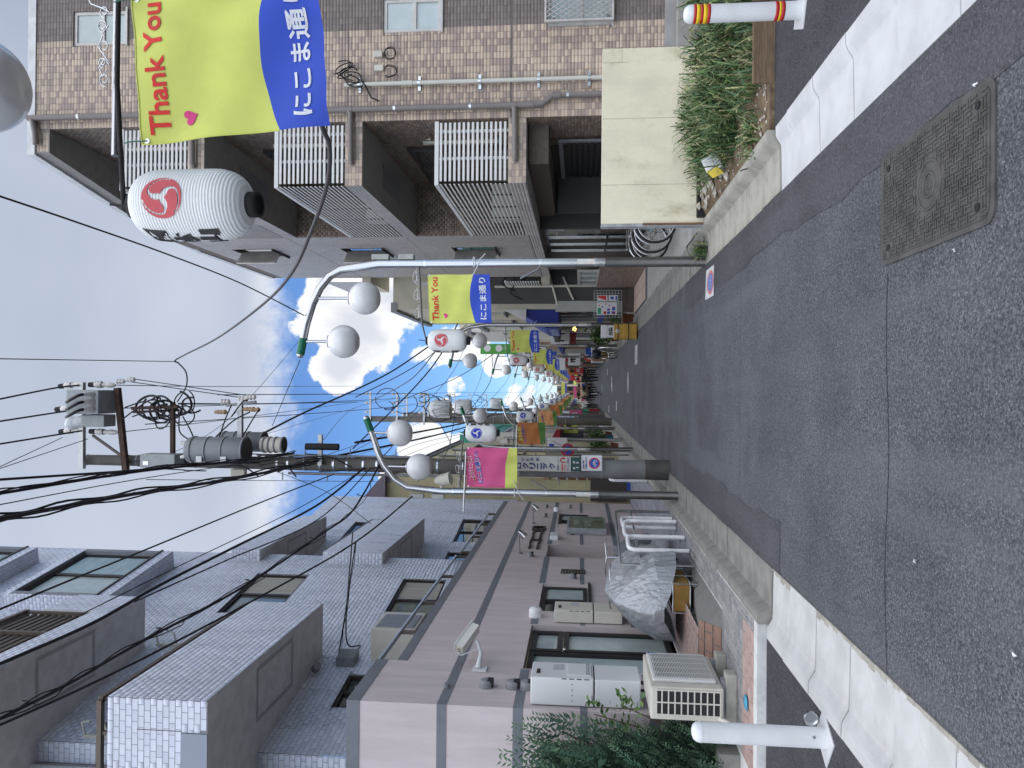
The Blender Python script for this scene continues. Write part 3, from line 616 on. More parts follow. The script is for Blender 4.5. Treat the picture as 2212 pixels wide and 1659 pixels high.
TF.add(S1+Zv*3.3+WN*.001, WD, Zv, L1, ZT-3.3, TW, TH, True, pal, [(a,b-3.3,c,d-3.3) for a,b,c,d in h1])
TF.add(S2+Zv*3.3+WN*.001, WD, Zv, L2, ZW-3.3, TW, TH, True, pal, [(a,b-3.3,c,d-3.3) for a,b,c,d in h2])
TF.add((-4.55,8.389,3.3), XV, Zv, .25, ZT-3.3, TW, TH, True, pal)
# windows of the tiled walls (head and curtain differ)
for S,a,b,c,d,mg,cu in ((S1,.95,3.3,1.74,4.73,M_GLASSD,None),(S1,3.40,3.94,4.98,4.73,M_GLASS,M_CURT),(S1,3.41,6.52,5.0,7.50,M_GLASS,M_CURT),(S1,.18,6.4,.95,7.43,M_GLASSD,None),(S2,3.36,3.85,5.01,4.60,M_GLASSD,None),(S2,1.7,3.85,2.69,4.60,M_GLASSD,None),(S2,3.2,6.45,4.6,7.4,M_GLASSD,None)):
    window(LB, S+WD*a+Zv*b, WD, Zv, c-a, d-b, M_BRONZE, (mg, M_CURT if cu else mg), split=.5, ins=.085)
# box bay windows
M_CURTB = mat('blue_grey_curtain', (.30,.40,.44), .8, var=.15, vscale=2.5, stretch=(1,1,5))
for zb in (9.25,12.0,14.75):
    P = lambda s_, k, z: S1+WD*s_+WN*k+Zv*z
    bay = MB()
    def bb(mb,s0,s1,k0,k1,z0,z1): mb.obox(P((s0+s1)/2,(k0+k1)/2,(z0+z1)/2), WD*((s1-s0)/2), WN*((k1-k0)/2), Zv*((z1-z0)/2))
    bb(bay,3.22,5.2,.0,.30,zb,zb+.2); bb(bay,3.22,3.32,0,.30,zb+.2,zb+1.72); bb(bay,5.1,5.2,0,.30,zb+.2,zb+1.72); bb(bay,3.22,5.2,0,.30,zb+1.72,zb+1.84)
    bo = part('bay_window', bay, M_GROUT, LB)
    TF.add(P(3.22,.30,zb), WD, Zv, 1.98, .2, TW, TH, True, pal); TF.add(P(3.22,.30,zb+1.72), WD, Zv, 1.98, .12, TW, TH, True, pal)
    TF.add(P(3.22,0,zb), WN, Zv, .30, 1.84, TW, TH, True, pal)
    TF.add(P(3.22,0,zb-.001), WD, WN, 1.98, .30, TW, TH, True, pal)    # tiled sill underside, reversed below
    for q in TF.items[-1:]: pass
    mb = MB(); bb(mb,3.2,5.22,-.01,.32,zb+.2,zb+.235); part('bay_sill', mb, M_BRONZE, bo)
    window(LB, P(3.33,.22,zb+.24), WD, Zv, 1.76, 1.47, M_BRONZE, (M_GLASSW,M_CURTB), split=.5, ins=.05, fw=.06)
# fix underside tiles so that they face down
for i,(O,U,V,r,c,d) in enumerate(TF.items):
    if abs(U.cross(V).z) > .9 and U.cross(V).z > 0: TF.items[i] = (O+V*.30, U, -V, (r[0],.30-r[3],r[2],.30-r[1]), c, d)
# balconies parallel to the street, the lowest wraps round the corner
def balcony(y0, y1, z0, z1, xb, tiles_end=True, wrap=False, split=None):
    b = MB(); t_ = .13
    b.box((XF-t_,y0,z0),(XF,y1,z1)); b.box((xb,y1-t_,z0),(XF-t_,y1,z1)); b.box((-9 if wrap else xb,y0,z0),(XF-t_,y0+t_,z1))
    o = part('balcony', b, M_GROUT, LB)
    s = MB(); s.box((-9 if wrap else xb,y0+t_,z0+.02),(XF-t_,y1-t_,z0+.16)); s.box((-9 if wrap else xb, y0+.003, z0-.004),(XF-.003,y1-.003,z0+.02)); part('balcony_soffit', s, M_SOFF, o)
    hp = MB(); ym = (y0+y1)/2; xm = XF-.42
    for a,bq in (((xm-.32,ym-.55,z0-.008),(xm+.32,ym-.50,z0-.0045)),((xm-.32,ym+.50,z0-.008),(xm+.32,ym+.55,z0-.0045)),((xm-.32,ym-.5,z0-.008),(xm-.27,ym+.5,z0-.0045)),((xm+.27,ym-.5,z0-.008),(xm+.32,ym+.5,z0-.0045))): hp.box(a,bq)
    part('escape_hatch', hp, mat('hatch_metal',(.36,.36,.355),.6), o)
    TF.add((XF+.001,y0,z0), YV, Zv, y1-y0, z1-z0, TW, TH, True, pal)
    if tiles_end:
        w_ = 5.8 if wrap else XF-xb
        TF.add((XF-w_,y0-.001,z0), XV, Zv, w_, z1-z0, TW, TH, True, pal, [(0,0,w_-.33,.27)] if wrap else ())
    return o
b1 = balcony(7.2,10.6,5.29,6.35,-4.2, wrap=True)
mb = MB(); mb.box((-9,7.188,5.28),(XF-.335,7.199,5.555)); part('grey_panel', mb, mat('panel_grey',(.27,.30,.37),.6,var=.03), b1)
mb = MB(); mb.box((-3.52,7.1935,5.56),(-3.515,7.1995,6.03)); part('wall_slit', mb, M_BRONZE, b1)
mb = MB(); mb.bar((XF-.065,7.26,6.47),(XF-.065,10.6,6.47),.06,.05); mb.bar((XF-.065,7.262,6.47),(-9,7.262,6.47),.06,.05)
for y in (7.3,8.4,9.5,10.5): mb.bar((XF-.065,y,6.33),(XF-.065,y,6.46),.03,.03)
for x in (-3.6,-4.6,-5.6): mb.bar((x,7.262,6.33),(x,7.262,6.46),.03,.03)
part('balcony_rail', mb, M_BRAIL, b1)
b2 = balcony(7.2,10.62,8.05,8.36,-4.2, wrap=True)
TF.add((XF+.001,9.9,8.36), YV, Zv, .72, .74, TW, TH, True, pal); TF.add((XF-.13,9.899,8.36), XV, Zv, .13, .74, .06, TH, False, [(.62,.62,.63)])
mb = MB(); mb.box((XF-.13,9.9,8.36),(XF,10.62,9.10)); part('balcony_pier', mb, M_GROUT, b2)
mb = MB(); mb.box((XF-.15,9.88,8.34),(XF+.0,9.897,9.12)); part('pier_trim', mb, M_WHITE, b2)
for i in range(8):                                     # brown louvred rail panel
    mb = MB(); z = 8.45+i*.105; mb.box((XF-.10,7.25,z),(XF-.06,9.86,z+.045)); part('rail_slat', mb, M_BRAIL, b2)
for y in (7.25,8.1,9.0,9.82):
    mb = MB(); mb.box((XF-.058,y,8.36),(XF-.02,y+.05,9.32)); part('rail_post', mb, M_BRAIL, b2)
mb = MB(); mb.box((XF-.12,7.2,9.32),(XF-.01,9.88,9.38)); part('rail_cap', mb, M_BRAIL, b2)
b3 = balcony(13.9,17.75,5.29,6.46,-4.25); b4 = balcony(13.9,17.7,7.72,8.30,-4.25)
mb = MB(); mb.bar((XF-.065,14.4,6.56),(XF-.065,17.7,6.56),.05,.05); part('balcony_rail', mb, M_BRAIL, b3)
TF.build(LB, 'wall_tile', M_TL, M_TLO, 300, 'wall_tiles', std=(TW-.0044,TH-.0044))
mb = MB(); mb.tube([(-4.62,8.30,3.3),(-4.62,8.30,16)],.075,14)
for z in (5,7.3,9.8): mb.tube([(-4.62,8.30,z),(-4.62,8.30,z+.03)],.082,14)
part('downpipe', mb, M_WHITE, LB)
# laundry-pole hooks and small wall fittings
M_IVORY = mat('ivory_plastic', (.55,.53,.46), .5, var=.08)
for s_, z in ((2.28,7.65),(.10,7.3)):
    mb = MB(); p = S1+WD*s_+WN*.02+Zv*z; mb.obox(p, WD*.02, WN*.02, Zv*.22); mb.tube([p+Zv*.2, p+Zv*.22+WN*.18, p+Zv*.12+WN*.2],.014,6); mb.tube([p-Zv*.1, p-Zv*.06+WN*.2, p-Zv*.02+WN*.22],.014,6); part('laundry_hook', mb, M_IVORY, LB)
p = S1+WD*2.04+WN*.07+Zv*4.85; mb = MB(); mb.obox(p, WD*.13, WN*.07, Zv*.13); part('junction_box', mb, M_GREYV, LB)
mb = MB(); mb.tube([(-3.95,10.05,5.20),(-3.88,10.0,5.15)],.06,12); part('drain_spout', mb, M_GREYV, LB)
# units standing or hung by the building
def water_heater(y0,y1,z0,z1,x1,m,label,flap):
    t = thing('water_heater', label, 'water heater', (XF+.02,(y0+y1)/2,z0)); x0 = XF+.012; zs = z0+(z1-z0)*.42
    mb = MB(); mb.box((x0,y0,zs+.006),(x1,y1,z1),.012); part('upper_casing', mb, m, t)
    mb = MB(); mb.box((x0,y0+.004,z0),(x1-.006,y1-.004,zs-.006),.012); part('lower_casing', mb, m, t)
    mb = MB(); mb.box((x0,y0+.01,zs-.006),(x1-.02,y1-.01,zs+.006)); part('casing_joint', mb, M_BLK, t)
    mb = MB(); mb.box((x1,y0+.12,z1-.085),(x1+.012,y0+.19,z1-.06)); mb.box((x1,y0+.10,z1-.09),(x1+.006,y0+.21,z1-.055)); part('exhaust_slot', mb, M_BRONZE, t)
    mb = MB(); mb.box((x1,y0+.20,z1-.33),(x1+.002,y1-.06,z1-.22)); part('rating_label', mb, mat('label_grey',(.42,.43,.46),.5,var=.35,vscale=60), t)
    if flap:
        mb = MB(); mb.box((x1,y0+.06,zs+.03),(x1+.014,y1-.05,zs+.27),.004); fp = part('vent_flap', mb, m, t)
        for i in range(4):
            m2 = MB(); m2.box((x1+.014,y0+.07+i*.08,zs+.05),(x1+.018,y0+.13+i*.08,zs+.058)); m2.box((x1+.014,y0+.07+i*.08,zs+.07),(x1+.018,y0+.13+i*.08,zs+.078)); part('louvre', m2, M_GREYV, fp)
        for i in range(4):
            m2 = MB(); m2.cyl((0,0),.006,0,.004,8); m2.v = [(x0+.05+i*.055+v[0], y0-.003+v[2], zs+.22+v[1]) for v in m2.v]; part('screw', m2, M_BLK, t)
    for i in range(4):
        m2 = MB(); m2.box((x1-.012,y0-.003,zs+.05+i*.075),(x1-.004,y0+.001,zs+.10+i*.075)); part('side_slot', m2, M_BLK, t)
    mb = MB(); mb.tube([((x0+x1)/2,y1-.1,z0),((x0+x1)/2,y1-.1,z0-.12),(XF+.05,y1-.1,z0-.35)],.02,8); mb.tube([((x0+x1)/2,y0+.12,z0),((x0+x1)/2,y0+.12,z0-.1),(XF+.03,y0+.15,z0-.3)],.015,8); part('pipe', mb, M_BLK, t)
    return t
water_heater(7.46,7.88,.93,2.03,-2.91,mat('white_enamel',(.62,.63,.64),.34,var=.015,vscale=1.2,coat=.12),'large white gas water heater on the pink wall above the outdoor unit',True)
water_heater(10.10,10.52,.96,1.88,-3.02,mat('cream_enamel',(.60,.57,.50),.35,var=.04,coat=.2),'slim cream gas water heater on the pink wall between door and window',False)
# air conditioner on two concrete blocks
t = thing('air_conditioner', 'beige outdoor air conditioner on concrete blocks below the white heater', 'air conditioner', (-2.83,7.2,.118))
M_AC = mat('ac_casing', (.50,.475,.42), .45, var=.06, stain=.2, stain_col=(.35,.32,.28)); x0,x1,y0,y1,z0,z1 = -2.99,-2.69,6.80,7.62,.25,.90
mb = MB(); mb.box((x0,y0,z0),(x1,y1,z1),.018); part('casing', mb, M_AC, t)
mb = MB(); mb.box((x0+.05,y0-.003,z0+.035),(x1-.03,y0+.002,z1-.06)); part('side_opening', mb, M_BLK, t)
for i in range(10):
    mb = MB(); z = z0+.03+i*.0575; mb.box((x0+.045,y0-.009,z-.006),(x1-.025,y0-.002,z+.006)); part('grid_bar', mb, M_AC, t)
for i in range(3):
    mb = MB(); x = x0+.05+i*.11; mb.box((x-.006,y0-.0095,z0+.03),(x+.006,y0-.002,z1-.055)); part('grid_bar', mb, M_AC, t)
mb = MB(); mb.box((x1,y0+.10,z0+.05),(x1+.03,y1-.04,z1-.03),.012); gr = part('fan_grille', mb, mat('ac_grille',(.62,.62,.60),.4,var=.04), t)
mb = MB(); mb.box((x1+.03,y0+.16,z0+.07),(x1+.031,y1-.08,z1-.06)); part('grille_void', mb, M_BLK, gr)
for i in range(34):
    mb = MB(); z = z0+.08+i*.0152; mb.box((x1+.031,y0+.155,z-.0032),(x1+.042,y1-.075,z+.0032)); part('slat', mb, MATS['ac_grille'], gr)
for i in range(4):
    mb = MB(); y = y0+.25+i*.13; mb.box((x1+.0315,y-.004,z0+.07),(x1+.036,y+.004,z1-.06)); part('grille_stay', mb, MATS['ac_grille'], gr)
mb = MB(); mb.box((x1+.031,y1-.07,z1-.13),(x1+.033,y1-.045,z1-.04)); part('sticker', mb, M_BLUE, t)
for y in (6.88,7.38):
    mb = MB(); mb.box((x0-.10,y,.118),(x1+.10,y+.13,.215),.008); part('foot_block', mb, M_GUT2, t); mb = MB(); mb.box((x0-.02,y+.03,.215),(x1+.04,y+.10,.25)); part('foot', mb, M_GREYV, t)
mb = MB(); mb.tube([(x0+.03,y0+.03,.30),(x0+.02,y0-.05,.22),(x0-.05,y0-.12,.14),(x0-.12,y0-.14,.125)],.022,8); part('drain_hose', mb, M_IVORY, t)
# second unit on the terrace roof
t = thing('air_conditioner', 'cream outdoor air conditioner behind the handrail on the terrace roof', 'air conditioner', (-3.75,10.7,3.3))
mb = MB(); mb.box((-3.92,10.35,3.85),(-3.45,11.15,4.50),.015); part('casing', mb, M_AC, t); mb = MB(); mb.box((-3.45,10.42,3.9),(-3.44,11.0,4.44)); part('fan_grille', mb, M_GREYV, t)
mb = MB(); mb.box((-3.9,10.4,3.3),(-3.85,10.46,3.85)); mb.box((-3.52,10.4,3.3),(-3.47,10.46,3.85)); mb.box((-3.9,11.05,3.3),(-3.85,11.1,3.85)); mb.box((-3.52,11.05,3.3),(-3.47,11.1,3.85)); part('stand', mb, M_BRAIL, t)
# security camera on its bracket
t = thing('security_camera', 'white box security camera on a bracket high on the pink wall', 'camera', (XF,8.33,2.66))
M_CAM = mat('camera_shell', (.62,.61,.58), .4, var=.04)
mb = MB(); mb.box((XF+.004,8.26,2.58),(XF+.02,8.40,2.74)); mb.tube([(XF+.02,8.33,2.68),(XF+.16,8.42,2.66),(XF+.27,8.5,2.72)],[.035,.024,.018],8); part('bracket', mb, M_WHITE, t)
d = Vector((.28,.55,-.25)).normalized(); c = Vector((XF+.29,8.52,2.83)); sd = d.cross(Zv).normalized(); uu = sd.cross(d)
mb = MB(); mb.obox(c, d*.19, sd*.055, uu*.05); part('housing', mb, M_CAM, t)
mb = MB(); mb.obox(c+uu*.055+d*.01, d*.21, sd*.064, uu*.006); part('sun_shield', mb, M_WHITE, t)
mb = MB(); mb.obox(c-d*.191, d*.004, sd*.05, uu*.045); part('rear_plate', mb, M_IVORY, t)
for k in (-.02,.02):
    mb = MB(); mb.tube([c-d*.19+sd*k, c-d*.215+sd*k],.012,8); part('cable_gland', mb, M_STEEL, t)
mb = MB(); mb.tube([c-d*.215-sd*.02, c-d*.26-uu*.06, c-d*.1-uu*.18, Vector((XF+.18,8.42,2.62))],.006,6); part('lead', mb, M_WHITE, t)
# menu case
t = thing('display_case', 'grey glazed display case with leaf poster on the pink wall', 'display case', (XF,17.0,.95))
mb = MB(); mb.box((XF+.005,16.22,.95),(XF+.14,17.72,1.82),.01); part('cabinet', mb, mat('case_grey',(.32,.34,.36),.4,.3), t)
mb = MB(); mb.box((XF+.14,16.28,1.0),(XF+.146,17.66,1.77)); part('poster', mb, mat('leaf_poster',(.13,.19,.12),.3,var=.6,vscale=9,stain=.8,stain_col=(.4,.42,.34),sscale=6,coat=.6), t)
# ================================================================== RIGHT BUILDING (brown tile, louvred balconies)
M_GR2 = mat('brown_joint', (.16,.138,.125), .9); M_TR = mat('brown_tile', (0,0,0), .45, attr='tint', var=.12, vscale=1.0, stain=.3, stain_col=(.16,.125,.105), sscale=1.4, stretch=(1.8,1.8,.3)); M_TRO = mat('brown_tile_single', (0,0,0), .45, objcol=True, var=.06, vscale=4)
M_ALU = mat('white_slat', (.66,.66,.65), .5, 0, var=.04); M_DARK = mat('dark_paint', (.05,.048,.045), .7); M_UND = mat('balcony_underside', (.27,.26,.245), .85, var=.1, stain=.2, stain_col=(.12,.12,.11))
M_PIPE = mat('taupe_pipe', (.20,.175,.165), .42, var=.06); M_PIPEW = mat('cream_pipe', (.56,.56,.50), .4, var=.05); M_WINF = mat('pale_window_frame', (.50,.48,.46), .4, .2)
RB = thing('apartment_building', 'brown tiled apartment block with white louvred balconies and roof gutter pipe', 'building', (3.05,11,0))
XR, YF, RT = 3.05, 11.0, 10.22; YM = 14.78; YB = 20.3; XI = 4.03
wh = [(5.37,3.68,5.88,4.57),(5.37,1.13,5.92,2.09),(5.34,6.18,5.88,7.07),(5.34,8.68,5.88,9.57)]
mb = MB(); x0 = XI; mb.panel((x0,YF,0), XV, Zv, 8-x0, RT, [(a-x0,b,c-x0,d) for a,b,c,d in wh], .10)
mb.quad((8,YF,0),(8,YB,0),(8,YB,RT),(8,YF,RT))
mb.quad((XI,YM,2.4),(XI,YF,2.4),(XI,YF,RT),(XI,YM,RT)); mb.quad((XI,YF,0),(XI,YF,2.4),(XI,YM,2.4),(XI,YM,0)); part('main_wall', mb, M_GR2, RB)
mb = MB(); mb.panel((XR,YB,2.38), (0,-1,0), Zv, YB-YM, RT-2.38, [(YB-16.9,3.55,YB-16.0,4.5),(YB-16.9,1.05,YB-16.0,2.0),(YB-16.9,6.05,YB-16.0,7.0)], .08)
mb.quad((XR,YM,2.38),(XI,YM,2.38),(XI,YM,RT),(XR,YM,RT)); mb.quad((XR,YB,2.38),(8,YB,2.38),(8,YB,RT),(XR,YB,RT)); mb.quad((XR,YM,2.38),(XR,YB,2.38),(XI+1,YB,2.38),(XI+1,YM,2.38)); part('street_wall', mb, M_GR2, RB)
roofp = [(3.63,YF-.02),(8.02,YF-.02),(8.02,YB+.02),(3.03,YB+.02),(3.03,16.2),(3.28,13.2)]
mb = MB(); mb.prism(roofp, RT-.03, RT+.10); part('roof_parapet', mb, mat('white_coping',(.62,.63,.64),.5), RB)
rp2 = [(3.66,YF+.01),(7.98,YF+.01),(7.98,YB-.01),(3.06,YB-.01),(3.06,16.25),(3.31,13.25)]
mb = MB(); mb.prism(rp2, RT-.26, RT-.03); part('roof_slab', mb, M_UND, RB)
BEI, GRB = [(.50,.40,.315),(.52,.415,.325),(.48,.385,.305)], [(.345,.275,.235),(.33,.262,.225),(.36,.285,.245)]
DKB = [(.175,.142,.13),(.19,.154,.14),(.16,.13,.12),(.20,.165,.15)]
def front_pick(O, dark=((5.36,7.0),)):
    def f(r):
        x = O+r[0]
        if dark and any(a-.02 <= x < b for a,b in dark): return random.choice(DKB)
        return random.choice(BEI if random.random() < .56 else GRB)
    return f
TG = TileField(); TW2, TH2 = .0995, .0505
seam = [(0,z-.006,10,z+.006) for z in (2.60,5.11,7.62)]
TG.add((XI,YF-.001,0.1), XV, Zv, 3.5, RT-.135, TW2, TH2, False, None, [(a-XI,b-.1,c-XI,d-.1) for a,b,c,d in wh]+[(a,b-.1,c,d-.1) for a,b,c,d in seam], pick=front_pick(XI))
TG.add((3.68,YF+.009,RT-.25), XV, Zv, XI-3.69, .21, TW2, TH2, False, None, pick=front_pick(3.68,()))
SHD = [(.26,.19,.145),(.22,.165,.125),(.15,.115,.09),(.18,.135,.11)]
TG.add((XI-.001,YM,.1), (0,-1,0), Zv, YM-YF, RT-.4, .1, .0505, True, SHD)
GRY = [(.42,.39,.375),(.44,.41,.39),(.40,.37,.355)]
TG.add((XR-.001,YB,2.38), (0,-1,0), Zv, YB-YM, RT-2.65, .1, .0505, True, GRY, [(YB-16.9,3.55,YB-16.0,4.5),(YB-16.9,1.05,YB-16.0,2.0),(YB-16.9,6.05,YB-16.0,7.0)]+[(0,z-.006-2.38,9,z+.006-2.38) for z in (2.60,5.11,7.62)])
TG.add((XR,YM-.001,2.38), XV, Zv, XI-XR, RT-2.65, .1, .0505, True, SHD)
# slabs with tiled edges, louvred guards
def louvre(z, top):
    zb, zt = z, top
    g = MB(); g.box((3.04,YF+.0,zt-.06),(4.0,YF+.05,zt)); g.box((3.04,YF+.05,zt-.06),(3.09,YM-.02,zt)); gd = part('louvre_guard', g, M_ALU, RB)
    n = 15; me1 = me2 = None
    for i in range(n):
        zz = zb+.045+i*(zt-.11-zb-.03)/(n-1)
        if me1 is None:
            a = MB(); a.box((3.10,YF+.005,-.0175),(3.98,YF+.022,.0175)); me1 = mesh_from('slat', a, M_ALU, worg(gd)); b = MB(); b.box((3.045,YF+.006,-.0125),(3.055,YM-.05,.0125)); me2 = mesh_from('slat', b, M_ALU, worg(gd))
        for me in (me1, me2):
            o = bpy.data.objects.new('slat', me); COL.objects.link(o); o.parent = gd; o.location = (0,0,zz)
    for x in (3.45,3.86):
        a = MB(); a.box((x-.02,YF+.036,zb),(x+.02,YF+.062,zt-.061)); part('guard_post', a, M_ALU, gd)
    for y in (11.8,12.6,13.4,14.2):
        a = MB(); a.box((3.080,y-.015,zb),(3.10,y+.015,zt-.061)); part('guard_post', a, M_DARK, gd)
for z0 in (2.38,4.88,7.39):
    mb = MB(); mb.box((XR,YF,z0),(XI,YM,z0+.27)); sb = part('balcony_slab', mb, M_UND, RB)
    TG.add((XR,YF-.001,z0), XV, Zv, XI-XR-.004, .27, TW2, .0535, False, None, pick=front_pick(XR))
    TG.add((XR-.001,YM,z0), (0,-1,0), Zv, YM-YF, .27, .1, .0535, False, GRY)
    mb = MB(); mb.box((3.35,12.2,z0-.012),(3.75,13.4,z0-.002)); part('escape_hatch', mb, M_GREYV, sb)
    louvre(z0+.275, z0+1.385)
    # balcony window, air conditioner and its pipe
    mb = MB(); mb.box((XI-.06,12.2,z0+.30),(XI-.003,14.5,z0+2.1)); bw = part('balcony_door', mb, M_BRONZE, RB); mb = MB(); mb.box((XI-.066,12.28,z0+.36),(XI-.06,13.32,z0+2.03)); mb.box((XI-.066,13.38,z0+.36),(XI-.06,14.42,z0+2.03)); part('pane', mb, M_GLASSD, bw)
    mb = MB(); mb.tube([(XI-.05,11.75,z0+1.6),(XI-.09,11.75,z0+1.72),(XI-.09,11.75,z0+.5)],.035,8); part('duct_cover', mb, M_PIPEW, RB)
    mb = MB(); mb.box((3.25,14.25,z0+.30),(3.95,14.55,z0+.90),.02); part('outdoor_unit', mb, M_AC, RB)
TG.build(RB, 'wall_tile', M_TR, M_TRO, 300, 'wall_tiles', std=(TW2-.0044,TH2-.0044))
for k,(a,b,c,d) in enumerate(wh):
    window(RB, (a,YF,b), XV, Zv, c-a, d-b, M_WINF, M_GLASSW, fw=.05, vsplit=.47, ins=.07, dep=.05)
    mb = MB(); mb.box((a-.03,YF-.035,b-.028),(c+.03,YF+.02,b)); part('window_sill', mb, M_WINF, RB)
mb = MB(); a,b,c,d = 5.40,1.10,5.95,2.12; y = YF-.10      # diagonal lattice in front of the ground floor window
mb.box((a,y,b),(c,y+.05,b+.03)); mb.box((a,y,d-.03),(c,y+.05,d)); mb.box((a,y,b+.03),(a+.03,y+.05,d-.03)); mb.box((c-.03,y,b+.03),(c,y+.05,d-.03)); lt = part('window_lattice', mb, M_WINF, RB)
for sgn in (1,-1):
    for i in range(-9,16):
        x = a+i*.075; p = []
        for k in range(2): pass
        lo, hi = max(b+.03, b+.03), d-.03
        X0 = x if sgn > 0 else x+.56; ln_ = 0.6
        pts = []
        for q in range(25):
            t_ = q/24; zz = lo+(hi-lo)*t_; xx = (x+ln_*t_) if sgn > 0 else (x+ln_*(1-t_))
            if a+.03 <= xx <= c-.03: pts.append((xx,zz))
        if len(pts) > 2:
            m2 = MB(); m2.bar((pts[0][0],y+.02+.008*sgn,pts[0][1]),(pts[-1][0],y+.02+.008*sgn,pts[-1][1]),.010,.010,up=(0,1,0)); part('lattice_bar', m2, M_WINF, lt)
for z in (1.2,2.0):
    mb = MB(); mb.box((5.44,y+.05,z-.04),(5.50,YF-.008,z)); part('bracket', mb, M_GREYV, RB)
# slit windows with open casements on the street wall
for zz in (2.38+1.05,2.38+3.55,2.38+6.05):
    mb = MB(); mb.box((XR+.06,16.0,zz),(XR+.08,16.9,zz+.95)); part('pane', mb, M_GLASSD, RB)
    mb = MB(); mb.obox((XR-.13,16.36,zz+.47),(.15,.16,0),(.012,-.012,0),(0,0,.46)); part('open_casement', mb, M_WINF, RB)
    mb = MB(); mb.box((XR-.05,15.95,zz-.03),(XR+.02,16.95,zz)); part('window_sill', mb, M_DARK, RB)
# drain pipes
mb = MB(); xg = 4.19
mb.tube([(xg,YF-.07,RT+.05),(xg,YF-.07,2.36)],.045,14); mb.tube([(xg,YF-.07,2.36),(xg,YF-.07,2.16),(xg+.13,YF-.07,1.98),(xg+.13,YF-.07,.2)],.045,14)
mb.tube([(xg,YF-.07,RT-.02),(xg-.25,YF-.07,RT-.08),(xg-.42,YF-.07,RT-.09)],.045,12)
for z0 in (2.62,5.12,7.63): mb.tube([(xg,YF-.07,z0-.03),(xg-.06,YF-.07,z0-.07),(3.42,YF-.07,z0-.08),(3.38,YF-.02,z0-.08)],.042,12)
for z0 in (2.62,5.12,7.63,2.36): mb.tube([(xg,YF-.07,z0-.10),(xg,YF-.07,z0+.08)],.052,14)
mb.tube([(xg+.13,YF-.07,2.0),(xg+.13,YF-.07,1.88)],.052,14); dp = part('downpipe', mb, M_PIPE, RB)
for z0 in (1.75,3.2,4.35,5.8,6.9,8.3,9.4):
    m2 = MB(); xx = xg+(.13 if z0 < 1.9 else 0); m2.tube([(xx,YF-.07,z0),(xx,YF-.07,z0+.035)],.049,14); m2.box((xx-.012,YF-.03,z0),(xx+.012,YF-.004,z0+.03)); part('pipe_clamp', m2, M_STEEL, dp)
mb = MB(); xw = 4.57; mb.tube([(xw,YF-.06,.3),(xw,YF-.06,5.15)],.032,12); mb.tube([(xw,YF-.06,4.10),(xw,YF-.06,4.26)],.04,12); cp = part('conduit', mb, M_PIPEW, RB)
for z0 in (1.45,2.2,3.08,4.0,4.92):
    m2 = MB(); m2.box((xw-.11,YF-.03,z0-.02),(xw+.11,YF-.007,z0+.02)); m2.tube([(xw,YF-.06,z0-.02),(xw,YF-.06,z0+.02)],.037,12); part('pipe_clamp', m2, M_STEEL, cp)
for x,z in ((5.03,4.64),(4.82,4.62)):
    mb = MB(); mb.box((x-.045,YF-.06,z-.07),(x+.045,YF-.006,z+.07),.01); bx_ = part('cable_box', mb, M_IVORY, RB)
    m2 = MB(); c = Vector((x-.005,YF-.05,z-.07)); pts = [c+Vector((.09*math.sin(a)*(1 if x>4.9 else .6)+(0 if x>4.9 else -.12*a/6.3),-.01*math.sin(a*3),-.03-.17*(1-math.cos(a))/2)) for a in np.linspace(0,2*PI,26)]; m2.tube(pts,.007,6); m2.tube([p+Vector((.012,-.01,-.012)) for p in pts],.006,6); part('coiled_lead', m2, M_BLK, bx_)
mb = MB()                                               # tangle of leads at the conduit head
for k in range(7):
    a0 = random.uniform(0,6); pts = [Vector((4.62+.10*math.sin(a+a0)+.03*k,YF-.09-.01*k,4.98+.13*math.cos(a*1.3+k)+.03*k)) for a in np.linspace(0,4.2,16)]; mb.tube(pts,.009,6)
mb.tube([(4.6,YF-.08,4.85),(4.35,YF-.10,4.72),(4.3,YF-.08,4.6)],.012,6); part('lead_tangle', mb, M_BLK, RB)
# ground floor: open entrance bay, glazed entrance further on
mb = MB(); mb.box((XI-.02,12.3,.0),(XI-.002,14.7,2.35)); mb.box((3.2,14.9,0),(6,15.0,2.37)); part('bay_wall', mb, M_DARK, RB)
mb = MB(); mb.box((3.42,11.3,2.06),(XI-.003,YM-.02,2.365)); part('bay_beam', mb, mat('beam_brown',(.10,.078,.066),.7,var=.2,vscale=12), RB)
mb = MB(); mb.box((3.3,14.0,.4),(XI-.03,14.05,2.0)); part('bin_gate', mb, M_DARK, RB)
gg = MB(); gg.box((3.95,11.9,1.86),(3.99,14.1,1.93)); gg.box((3.95,11.9,.2),(3.99,11.96,1.86)); sg = part('shutter_frame', gg, M_GREYV, RB)
for i in range(16):
    m2 = MB(); z = .3+i*.096; m2.box((3.962,11.97,z),(3.985,14.1,z+.06)); part('shutter_slat', m2, mat('shutter_dark',(.035,.035,.036),.5,.3), sg)
ge = MB()
for y in (15.1,15.9,16.7,17.5,18.3): ge.box((XR+.30,y-.03,.1),(XR+.36,y+.03,2.37))
ge.box((XR+.30,15.1,2.28),(XR+.36,18.3,2.37)); ge.box((XR+.30,15.1,.1),(XR+.36,18.3,.2)); ge.box((XR+.30,15.1,.95),(XR+.36,18.3,1.0)); en = part('entrance_screen', ge, M_STEEL, RB)
for y in (15.1,15.9,16.7,17.5):
    m2 = MB(); m2.box((XR+.33,y+.03,.2),(XR+.34,y+.77,2.28)); part('pane', m2, M_GLASSD, en)
mb = MB(); mb.box((XR+.02,18.3,0),(XR+.9,19.2,2.38)); part('entrance_pier', mb, M_GR2, RB)
mb = MB(); mb.box((XR+.38,15.0,0),(XR+2.6,18.4,.12)); mb.box((XR+.1,14.95,0),(XR+.38,19.2,.10)); part('entrance_floor', mb, M_CONC, RB)
